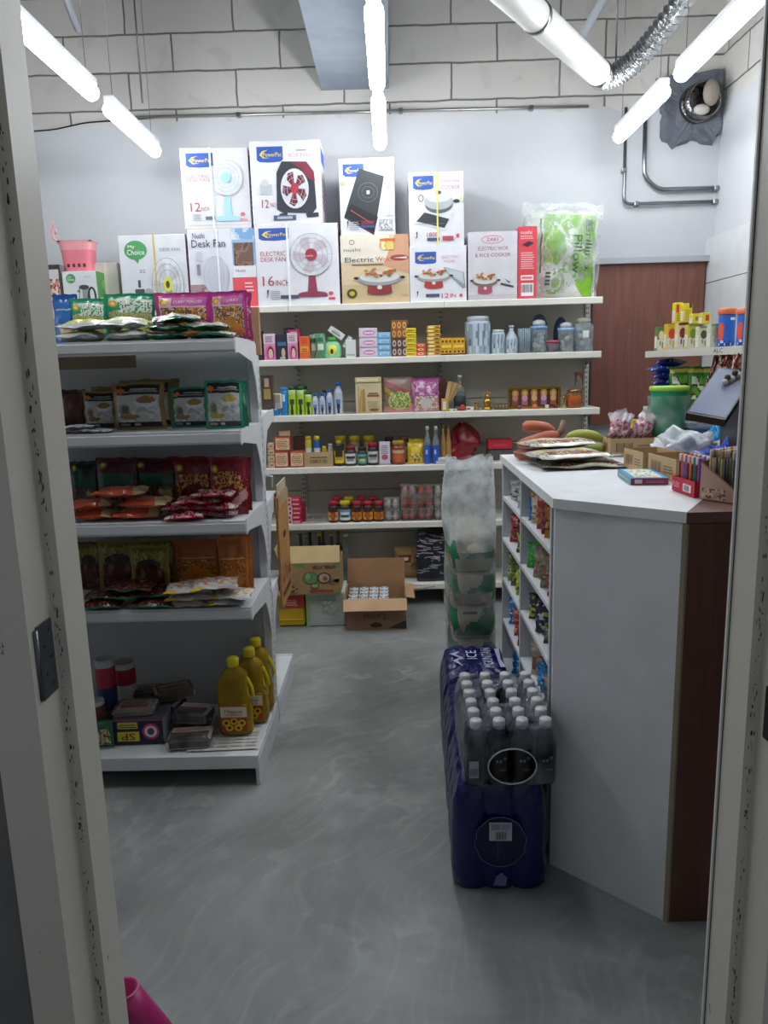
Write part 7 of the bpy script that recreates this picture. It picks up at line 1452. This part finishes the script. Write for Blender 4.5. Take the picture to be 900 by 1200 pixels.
o = banana('green yellow banana behind the bags on the counter', [(.69, 3.02, ZT + .055), (.74, 3.02, ZT + .078), (.80, 3.02, ZT + .074), (.85, 3.02, ZT + .05)], .018, 'a8ac4a'); o['group'] = 'green bananas on the counter'
o = banana('green banana lying lower beside the other green one', [(.69, 2.98, ZT + .022), (.74, 2.96, ZT + .03), (.80, 2.97, ZT + .028), (.86, 3.0, ZT + .022)], .018, '98a048'); o['group'] = 'green bananas on the counter'
A_FL = [('r', 0, 0, 1, 1, 'd6d0bc'), ('r', .1, .14, .95, .40, 'b8a080'), ('n', .15, .14, .9, .40, ['8a3a34', 'c9a050', '4a3a34', 'b8b0a4', '9a6a5a'], 7, 3), ('n', 0, .42, 1, 1, ['d6d0bc', 'dcd8c8', 'd6c48a'], 4, 5), ('n', .88, 0, 1, 1, ['4a4844', 'c9c4b4', '8a8678'], 26, 4), ('n', 0, 0, .1, 1, ['8a8678', 'c9c4b4'], 20, 6), ('r', 0, 0, 1, .06, 'a09a8c')]
for i, (x, y, dz, w, h, t, rz, lb) in enumerate(((.665, 2.56, .0, .31, .24, .018, .10, 'flat flour bag, lowest of the pile on the counter'), (.655, 2.59, .020, .30, .24, .034, .22, 'cream printed flour bag, second in the pile'), (.64, 2.76, .003, .28, .2, .04, .16, 'cream flour bag under the rear upper one'), (.645, 2.74, .047, .29, .2, .034, .2, 'cream printed flour bag on top at the rear'))):
    o = pouch_g(w, h, t, A_FL, 'bdb8a8', back='aaa698', seed=140 + i, nx=36, ny=26, wr=1.2, mat='film').build('flour_bag')
    lay(o, x, y, ZC_ + dz + t * .55, rz); tag(o, lb, 'bag', 'flour bags on the counter')
# cardboard trays
def tray(label, x0, y0, w, d, h, rz, fl='b79b74', art=None, low=None):
    o = empty('cardboard_tray', label, 'tray', (x0, y0, ZC_), rz); g = G()
    g.box(0, 0, 0, w, d, .003, fl, 'card'); 
    for a in ((0, 0, w, .003), (0, d - .003, w, d)): g.box(a[0], a[1], .003, a[2], a[3], h, fl, 'card')
    for a in (0, w - .003): g.box(a, .003, .003, a + .003, d - .003, h, fl, 'card')
    g.face((0, d, 0), (0, -1, 0), (0, 0, 1)); paint(g, art or [('r', .3, .3, .7, .75, 'a08258'), ('bars', .3, .35, .7, .7, 9, '6a5236')], d, h)
    g.face((0, 0, 0), (1, 0, 0), (0, 0, 1)); paint(g, art or [('bars', .12, .25, .5, .75, 10, '6a5236'), ('lines', .58, .3, .92, .7, 3, '7a6244')], w, h); g.build('tray', o); return o
tray('tan cardboard tray on the counter beside the flour bags, holding pink packs', .84, 2.90, .18, .13, .07, 0)
tray('tan cardboard tray with printed side, middle of the row on the counter', .800, 2.60, .15, .12, .068, -1.46)
tray('tan cardboard tray with printed side beside the marker box', .828, 2.432, .185, .14, .068, -1.46)
A_PB = [('n', 0, 0, 1, .7, ['b0566a', 'd9b4bc', 'c4788a', 'd8cccf'], 9, 2), ('r', 0, .7, 1, 1, 'd4ccd0')]
for i, (px, py, Y, rot, lb) in enumerate(((715, 522, 2.96, .3, 'clear packet of pink sweets with a pointed top, first'), (733, 521, 2.93, -.25, 'clear packet of pink sweets with a pointed top, second'), (747, 523, 2.99, .5, 'clear packet of pink sweets leaning over, third'), (757, 528, 2.90, -.1, 'clear packet of pink sweets lowest at the end of the tray'))):
    g = pouch_g(.075, .12 if i < 3 else .09, .045, A_PB, 'c9bcc2', seed=160 + i, nx=20, ny=20, wr=2); o = g.build('sweet_packet', None, (.872 + i * .040, 2.945 + .03 * (i % 2), ZC_ + .006 + (.05 if i < 3 else .03))); o.rotation_euler.y = rot; tag(o, lb, 'packet')
# flat box with blue rim
o = empty('flat_box', 'flat display box with a blue rim and maroon front on the counter', 'box', (.706, 2.218, ZC_), -.1); g = G(); w, d, h = .108, .20, .02
g.box(0, 0, 0, w, d, h, '8fb9c9', 'paper', .002); g.face((0, 0, h), (1, 0, 0), (0, 1, 0)); paint(g, [('r', 0, 0, 1, 1, '2f93c4'), ('r', .12, .06, .88, .94, 'c9d0cc'), ('n', .15, .08, .85, .92, ['d9dcd8', '6aa8a0', 'd9c43a', 'b9c4c0', 'd8dcd8'], 12, 4)], w, d)
g.face((0, 0, 0), (1, 0, 0), (0, 0, 1)); paint(g, [('r', 0, 0, 1, 1, '8f3456'), ('r', .1, .2, .3, .8, 'd4c8cc'), ('lines', .4, .3, .9, .7, 2, 'c9849c')], w, h); g.face((0, d, 0), (0, -1, 0), (0, 0, 1)); paint(g, [('r', 0, 0, 1, 1, '6f9aa4'), ('lines', .1, .3, .9, .7, 2, 'b9c9cc')], d, h); g.build('box_body', o)
# red marker box
mk = tray('bright red display tray of coloured markers by the counter edge', .795, 2.095, .135, .07, .042, -.95, 'b8243a', [('r', .5, .2, .85, .7, 'd9d0d2'), ('bars', .55, .28, .8, .62, 8, '5a3a40'), ('t', 'FLEX', .2, .5, .35, 'e8b8bc', .3)])
mk.rotation_euler.z = -1.5; mk.location = (.79, 2.115, ZC_)
mc = ['23262a', 'e0522a', '2f6fb0', 'a83a7c', '2a2c30', 'e05a2c', '2a2c34', '3a6a4a', '5a2a3a', '8a3a9a']
mb = Matrix.Translation(mk.location) @ Matrix.Rotation(-1.5, 4, 'Z'); pen = None
NC = {'23262a': 'black', 'e0522a': 'orange', '2f6fb0': 'blue', 'a83a7c': 'magenta', '2a2c30': 'charcoal', 'e05a2c': 'orange red', '2a2c34': 'dark slate', '3a6a4a': 'green', '5a2a3a': 'wine red', '8a3a9a': 'purple'}
for j in range(2):
    for i in range(10):
        q = mb @ Vector((.012 + i * .0123, .018 + j * .034, .0045)); c = mc[(i + j * 3) % 10]
        g = G(); g.lathe([(.0048, 0), (.0052, .004), (.0052, .075), (.0042, .08)], c, 'plastic', 10); o = g.build('marker_pen', None, q); g = G(); g.lathe([(.0056, .081), (.0056, .098), (.004, .1)], ('c9cbcd', c)[(i + j) % 2], 'plastic', 10); g.build('cap', o)
        tag(o, '%s marker pen standing in the red display tray, %s row' % (NC[c], ('front', 'rear')[j]), 'marker', 'marker pens in the red display tray')
# brown display wedge with many thin pens
pd = empty('pen_display', 'brown printed display box packed with thin pens beside the marker tray', 'pen display', (.868, 1.882, ZC_), .60)
g = G(); w, d, h = .20, .105, .10
for x_ in (0, w): g.add([(x_, 0, 0), (x_, d, 0), (x_, d, h), (x_, 0, .03), (x_ + .002, 0, 0), (x_ + .002, d, 0), (x_ + .002, d, h), (x_ + .002, 0, .03)], [(0, 3, 2, 1), (4, 5, 6, 7), (0, 4, 7, 3), (3, 7, 6, 2), (2, 6, 5, 1), (1, 5, 4, 0)], '8a6454', 'card')
g.box(0, 0, 0, w, d, .002, '8a6454', 'card'); g.box(.002, 0, .002, w, .002, .028, '7a5a50', 'card'); g.box(.002, d - .002, .002, w, d, h, '7a5a50', 'card')
g.fr = (Vector((0, d, 0)), Vector((0, -1, 0)), Vector((0, 0, 1))); paint(g, [('p', [(.02, .0), (.98, 0), (.98, .28), (.02, .95)], 'a88674'), ('n', .06, .04, .7, .3, ['a88674', 'c4a894', '6a4438'], 8, 3)], d, h)
g.face((0, 0, 0), (1, 0, 0), (0, 0, 1)); paint(g, [('r', .02, .03, .98, .25, '9c9a98'), ('lines', .2, .08, .8, .2, 2, '5a5654')], w, h); g.build('box_body', pd)
mp_ = Matrix.Translation(pd.location) @ Matrix.Rotation(.60, 4, 'Z')
PC = ['2a2a22', '6a6a3a', '8a7a3a', '1f2022', 'a08a5a', '3a3a30']
p0s = {}
for j in range(3):
    for i in range(15):
        q = mp_ @ Vector((.012 + i * .0127, .02 + j * .032, .003)); c = PC[(i * 2 + j) % 6]; k = PC.index(c)
        if k not in p0s:
            g = G(); g.lathe([(.0035, 0), (.0042, .006), (.0042, .105)], c, 'plastic', 8); o = g.build('pen', None, q); g2 = G(); g2.lathe([(.0047, .106), (.0047, .124), (.003, .128)], ('c4c0b8', 'b87a4a', 'd0ccc4')[k % 3], 'plastic', 8); g2.build('cap', o); p0s[k] = o
        else: o = dup(p0s[k], q)
        tag(o, 'thin pen packed in the brown display box, %s row' % ('front', 'middle', 'rear')[j], 'pen', 'thin pens in the brown display box, %s row' % ('front', 'middle', 'rear')[j])
# green bowls in a clear bag, blue bag, tub, white bag
gx, gy = 1.085, 2.98
g = G(); g.lathe([(.054, 0), (.060, .01), (.068, .245), (.072, .25), (.072, .258), (.064, .258), (.058, .05)], '1fa56c', 'plastic', 28); o = g.build('green_tumblers', None, (gx, gy, ZC_)); tag(o, 'tall nested green plastic tumblers wrapped in clear film on the counter', 'tumblers')
g = G(); g.lathe([(.0725, .245), (.0745, .25), (.0745, .26), (.0725, .262)], 'a6d84a', 'plastic', 28); g.build('rim', o)
g = G(); n, m = 30, 18; vs = []
for j in range(m + 1):
    for k in range(n):
        a = 2 * pi * k / n; z = .225 * j / m; r = .067 + .012 * abs(noise.noise(Vector((cos(a) * 2, sin(a) * 2, z * 22)))) + .010 * (j / m); vs.append((r * cos(a), r * sin(a), z + .001))
g.add(vs, [(j * n + k, j * n + (k + 1) % n, (j + 1) * n + (k + 1) % n, (j + 1) * n + k) for j in range(m) for k in range(n)], 'e6eeee', 'film_clear', True); g.build('clear_film', o)
def blob(name, label, cat, loc, rx, ry, rz_, col, mat, seed=1, amp=.35, rot=0):
    g = G(); n, m = 30, 16; vs = []
    for j in range(m + 1):
        t_2 = -pi / 2 + pi * j / m
        for k in range(n):
            a = 2 * pi * k / n; v = Vector((cos(t_2) * cos(a), cos(t_2) * sin(a), sin(t_2))); q = 1 + amp * noise.noise(v * 2.6 + Vector((seed, 0, 0))); vs.append((v.x * rx * q, v.y * ry * q, max(0, (v.z * .5 + .5) * rz_ * q)))
    g.add(vs, [(j * n + k, j * n + (k + 1) % n, (j + 1) * n + (k + 1) % n, (j + 1) * n + k) for j in range(m) for k in range(n)], col, mat, True)
    return tag(g.build(name, None, loc, rot), label, cat)
g = G(); n = 12; vs = []; cc = []
P_ = [(-.11, 0), (.12, 0), (.10, .05), (.0, .055), (-.05, .02)]
blob('plastic_bag', 'crumpled whitish plastic bag slumped before the green tumblers', 'bag', (1.075, 2.72, ZC_), .11, .08, .09, 'c9ced4', 'film', 3, .6)
blob('plastic_bag', 'bright blue crumpled plastic bag beside the whitish bag', 'bag', (1.06, 2.46, ZC_), .085, .06, .055, '2f55c4', 'film', 6, .7)
blob('plastic_bag', 'small bright blue knotted plastic bag on the counter', 'bag', (1.155, 2.55, ZC_), .055, .04, .075, '2a4fc0', 'film', 9, .9)
blob('plastic_bag', 'small sky blue plastic bag behind the knotted blue one', 'bag', (1.205, 2.80, ZC_), .032, .032, .11, '2f93d0', 'film', 12, .8)
g = G(); g.box(-.06, -.05, 0, .06, .05, .10, '3a5078', 'plastic', .01); g.box(-.064, -.054, .1, .064, .054, .13, 'b4bcc6', 'clear', .008); tag(g.build('storage_tub', None, (1.195, 2.93, ZC_)), 'dark blue storage tub with a pale lid beside the green tumblers', 'tub')
g = G(); g.tube([(0, 0, .0), (.0, 0, .07), (.012, 0, .085), (.03, 0, .085), (.04, 0, .07), (.04, 0, .0)], .004, 'c42c48', 'plastic', 8, closed=True); o = g.build('tape_holder', None, (1.19, 2.50, ZC_ + .005)); tag(o, 'red looped plastic holder near the dark cash box', 'holder')
# POS screen on a stand, cash box
ps = empty('touch_screen', 'black point of sale touch screen tilted on a stand behind the counter', 'screen', (1.165, 2.42, ZC_))
g = G(); g.box(-.07, -.02, 0, .09, .13, .02, '1d1f24', 'plastic', .005); g.box(-.03, .06, .02, .13, .2, .24, '1a1c20', 'plastic', .006); g.build('stand', ps)
sx = Matrix.Translation((-.04, .02, .24)) @ Matrix.Rotation(.05, 4, 'Z') @ Matrix.Rotation(-.0, 4, 'X')
# the screen leans: foot edge low at the left, top edge high at the right
a0, a1, b1, b0_ = Vector(at(804, 484, 2.42)), Vector(at(850, 492, 2.36)), Vector(at(884, 432, 2.50)), Vector(at(842, 430, 2.58))
U = (a1 - a0); V = (b0_ - a0); Nn = U.cross(V).normalized()
if Nn.y > 0: Nn = -Nn
L0 = Vector(ps.location)
pp = [a0 - L0, a1 - L0, a1 + V - L0, b0_ - L0]; back = [p - Nn * .028 for p in pp]
g = G(); g.add([tuple(p) for p in pp + back], [(0, 1, 2, 3), (7, 6, 5, 4), (0, 4, 5, 1), (1, 5, 6, 2), (2, 6, 7, 3), (3, 7, 4, 0)], '17181c', 'plastic'); g.build('screen_housing', ps)
cen = sum(pp, Vector()) / 4; q4 = [cen + (p - cen) * .93 + Nn * .0012 for p in pp]
g = G(); g.add([tuple(p) for p in q4], [(0, 1, 2, 3)], '5f6a86', 'plastic'); g.build('display_glass', ps)
# small flower clip on the screen corner
g = G()
for k in range(9): v = cen + (pp[3] - cen) * .2 + (pp[2] - cen) * (.1 + .07 * k) + Nn * .012 + Vector((0, 0, .012 * sin(k * 2))); g.ball(tuple(v), .011, .008, .01, ('c9c4b4', '4a4438', '8a8274')[k % 3], 'skin', 8, 5)
g.build('bead_ornament', ps)
g = G(); g.box(-.09, -.1, 0, .06, .07, .085, '1e2126', 'plastic', .004); g.box(-.085, -.095, .085, .055, .065, .09, 'a8947a', 'card', .001); g.face((-.09, -.1, 0), (1, 0, 0), (0, 0, 1)); g.rect(.03, .04, .06, .055, '9a9ca0', 1); o = g.build('cash_box', None, (1.17, 2.235, ZC_)); tag(o, 'black box with a pale top at the far end of the counter', 'box')
carton('spice_box', 'yellow and red packet standing behind the green tumblers', 'packet', (.985, 3.05, ZC_), .035, .02, .13, 'd9c42a', [('r', 0, 0, 1, .45, 'b8342c'), ('r', .2, .3, .8, .7, 'e0d8d0')])

# ------------------------------------------------------------ goods on the side shelving
ZS = 1.5465; XS = 1.345
def sidebox(px0, px1, yt, label, col, art, z=ZS, d=.045, cat='box', name='tea_box', dx=0, yb=None):
    k = 880.0; Y = (XS + dx) * k / ((px0 + px1) / 2 - 458); a = at(px0, yt, Y); b = at(px1, yt, Y); w = b[0] - a[0]; h = a[2] - z
    return carton(name, label, cat, (XS + dx + w / 2 + .004, Y, z), w * .98, d, h, col, art, [('r', .1, .1, .9, .6, 'd9d4c4')])
TB = lambda c, c2='c9402c': [('r', 0, 0, 1, .45, 'd4d0c4'), ('e', .5, .62, .34, .2, c2), ('r', .3, .2, .45, .4, c), ('r', .6, .1, .75, .35, c), ('r', 0, .92, 1, 1, c)]
sidebox(757, 766, 383, 'green slim tea box at the far end of the side shelf', '5f7a3a', TB('5f7a3a', 'd9c9a0'))
sidebox(766, 778, 380, 'yellow and white tea box, first in front on the side shelf', 'd9b22a', TB('d9b22a'))
sidebox(779, 790, 379, 'wine red and white tea box beside the first yellow one', 'd9c48a', TB('7a2440', '7a2440'))
sidebox(790, 802, 381, 'yellow green and white tea box, third in front', 'b9b43a', TB('8a9a3a', '6a8a2a'))
sidebox(803, 814, 383, 'cream box with green leaf print on the side shelf', 'c9c8a8', TB('7a8a5a', '4a4a3a'))
sidebox(815, 828, 380, 'pale green box next to the blue jars', 'c4ceaa', TB('9aae6a', 'c9a87a'))
def onbox(px0, px1, yt, yb, label, col, art, dx=.0):
    Y = (XS + dx) * 880.0 / ((px0 + px1) / 2 - 458); return sidebox(px0, px1, yt, label, col, art, z=at(px0, yb, Y)[2] + .001, dx=dx)
onbox(776, 785, 355, 379, 'tall bright yellow box stacked on the tea boxes, left of pair', 'e0c81c', [('r', .1, .5, .5, .9, 'c9342c'), ('lines', .2, .1, .8, .5, 5, '8a7a1a')], dx=.012)
onbox(785, 795, 356, 378, 'tall bright yellow box stacked on the tea boxes beside its twin', 'dcc62a', [('r', .6, .75, .95, 1, '4a4a3a'), ('lines', .2, .1, .8, .7, 6, 'a8901a')], dx=.012)
onbox(796, 805, 368, 380, 'small yellow box on top with grey mark', 'd9c43a', [('r', .3, .3, .7, .7, '8a7a4a')], dx=.01)
onbox(806, 816, 367, 380, 'small yellow box on top with a red mark', 'dcc434', [('r', .4, .25, .8, .8, 'c93a2c')], dx=.01)
BJ = [('r', 0, 0, 1, 1, '1f5fb8'), ('e', .12, .45, .14, .3, 'e0502a'), ('n', .05, .02, .95, .2, ['1f5fb8', 'b9cfe8', '2a3a8a'], 9, 2), ('r', .5, .8, .75, .88, 'd0dcea'), ('e', .95, .4, .1, .2, 'd0482a')]
for (px0, px1, lb) in ((830, 850, 'blue drink powder jar with an orange lid, farther one'), (851, 871, 'blue drink powder jar with an orange lid, nearer one')):
    Y = 1.40 * 880.0 / ((px0 + px1) / 2 - 458); a = at(px0, 362, Y); b = at(px1, 362, Y); w = b[0] - a[0]; h = a[2] - ZS
    g = G(); r = w / 2 * .95; g.lathe([(.92 * r, 0), (r, .01), (.93 * r, .4 * h), (r, .85 * h)], '1f5fb8', 'plastic', 26); o = g.build('powder_jar', None, (1.40, Y, ZS)); tag(o, lb, 'jar', 'blue powder jars on the side shelf')
    g = G(); g.lathe([(1.05 * r, .84 * h), (1.08 * r, .86 * h), (1.08 * r, .97 * h), (1.0 * r, h)], 'e06a3c', 'plastic', 26); g.build('lid', o)
    g = G(); m = 24; v_ = []; f_ = []; c_ = []
    for jj in range(13):
        for ii in range(m + 1): aa = -pi / 2 - 1.4 + 2.8 * ii / m; v_.append((1.025 * r * cos(aa), 1.025 * r * sin(aa), h * (.03 + .79 * jj / 12)))
    for jj in range(12):
        for ii in range(m): q = jj * (m + 1) + ii; f_.append((q, q + 1, q + m + 2, q + m + 1)); c_.append(art_at(BJ, (ii + .5) / m, (jj + .5) / 12))
    g.add(v_, f_, None, 'paper', True, c_); g.build('label', o)
# purple boxes in the small white rack
for i, (z, h, lb, y) in enumerate(((1.546 + .193, .13, 'purple and orange box in the upper bay of the white rack', 2.58), (1.546 + .014, .15, 'plum coloured box in the lower bay of the white rack', 2.60))):
    g = G(); g.box(0, -.10, 0, .2, .10, h, '5a2a6a' if i == 0 else '7a2448', 'paper', .002); g.face((0, .10, 0), (0, -1, 0), (0, 0, 1)); paint(g, [('r', .1, .4, .9, .8, 'c9bcd4'), ('lines', .15, .45, .85, .75, 3, '5a2a6a'), ('r', .2, .0, .8, .25, 'd98a2a')] if i == 0 else [('lines', .2, .3, .8, .7, 3, 'b8869a')], .2, h)
    tag(g.build('purple_box', None, (1.345, y, z)), lb, 'box')
# lower side shelf: blue packets, green pouches, hanging strips
Z2s = 1.2635; base = None; NM = ['bottom', 'second from the bottom', 'third from the bottom', 'fourth from the bottom', 'fifth from the bottom', 'sixth from the bottom', 'topmost']
for k in range(7):
    g = None
    if base is None:
        g = pouch_g(.15, .13, .034, [('n', 0, 0, 1, 1, ['2a55b4', '1f3f94', '3a6ac4', 'c9d0dc', '1c3a8c'], 7, 2), ('r', .5, 0, 1, .3, 'b8bcc8')], '2448a4', seed=170, nx=18, ny=16, wr=2); base = g.build('biscuit_packet'); o = base
    else: o = base.copy(); COL.objects.link(o)
    lay(o, 1.415 - .01 * (k % 2), 3.84, Z2s + .0175 + .0345 * k, .15 * ((k % 3) - 1)); tag(o, 'blue biscuit packet, %s of the stack under the side shelf' % NM[k], 'packet', 'blue biscuit packets stacked on the lower side shelf')
for i, (px, Y, lb) in enumerate(((793, 3.60, 'green snack pouch hanging before the side shelf, first'), (806, 3.42, 'green snack pouch behind the first one'), (812, 3.30, 'green snack pouch nearest the screen'))):
    g = pouch_g(.14, .20, .05, [('r', .1, .1, .9, .85, '3a7a2c'), ('n', .1, .3, .6, .8, ['d0d8b8', '4a2a1a', '3a7a2c', '6a9a3a'], 5, 2), ('r', 0, .88, 1, .94, 'a8a04a')], '2f6a26', seed=180 + i, nx=22, ny=24); p = at(px, 440, Y); tag(g.build('snack_pouch', None, (1.38 + .02 * i, Y, Z2s + .001), -.2), lb, 'pouch')
for i in range(5):
    Y = 3.22 - .09 * i; g = pouch_g(.05, .24, .015, [('n', 0, 0, 1, 1, ['8a3a30', 'c9b8a8', '5a2a24', 'b0604a', '3a2a28'], 9, i)], '6a342c', seed=190 + i, nx=12, ny=26, wr=2); o = g.build('sachet_strip', None, (1.322 - .012 * i, Y, 1.277)); o.rotation_euler = (0, .22, -.3); tag(o, 'hanging strip of dark red sachets under the side shelf', 'sachet strip', 'hanging strips of red sachets')

# ------------------------------------------------------------ pink broom head by the door
n = 28; rc = at(146, 1171, 1.46)
def elr(z, a, b, cx): return [(cx + a * cos(2 * pi * i / n) * (1 + (.035 * (i % 2) if z < .05 else .0)), b * sin(2 * pi * i / n), z) for i in range(n)]
HB = .135
rings = [elr(.0, .088, .048, .022), elr(.03, .080, .046, .018), elr(.09, .052, .04, .008), elr(HB, .032, .032, 0)]
vs = sum(rings, []) + [(x * .86, y * .86, z) for x, y, z in rings[3]] + [(x * .72, y * .72, z - .06) for x, y, z in rings[3]]
k = len(rings); g = G()
fs = [(j * n + i, j * n + (i + 1) % n, (j + 1) * n + (i + 1) % n, (j + 1) * n + i) for j in range(k + 1) for i in range(n)]; fs.append(tuple((k + 1) * n + i for i in range(n)))
g.add(vs, fs, 'b0286c', 'plastic', True)
br = empty('broom', 'magenta pink plastic broom head with an open socket by the door frame', 'broom', (rc[0], 1.46, max(.0, rc[2] - HB))); g.build('broom_head', br)
g = G(); g.tube([(.0324 * cos(2 * pi * i / n), .0324 * sin(2 * pi * i / n), HB) for i in range(n)], .0022, 'd46a9c', 'plastic', 6, closed=True); g.build('socket_rim', br)
zb = -max(.0, rc[2] - HB) + .002
g = G(); g.box(-.06, -.036, min(-.002, zb), .105, .036, 0, '7a1a4c', 'cloth', .004); g.build('bristles', br)
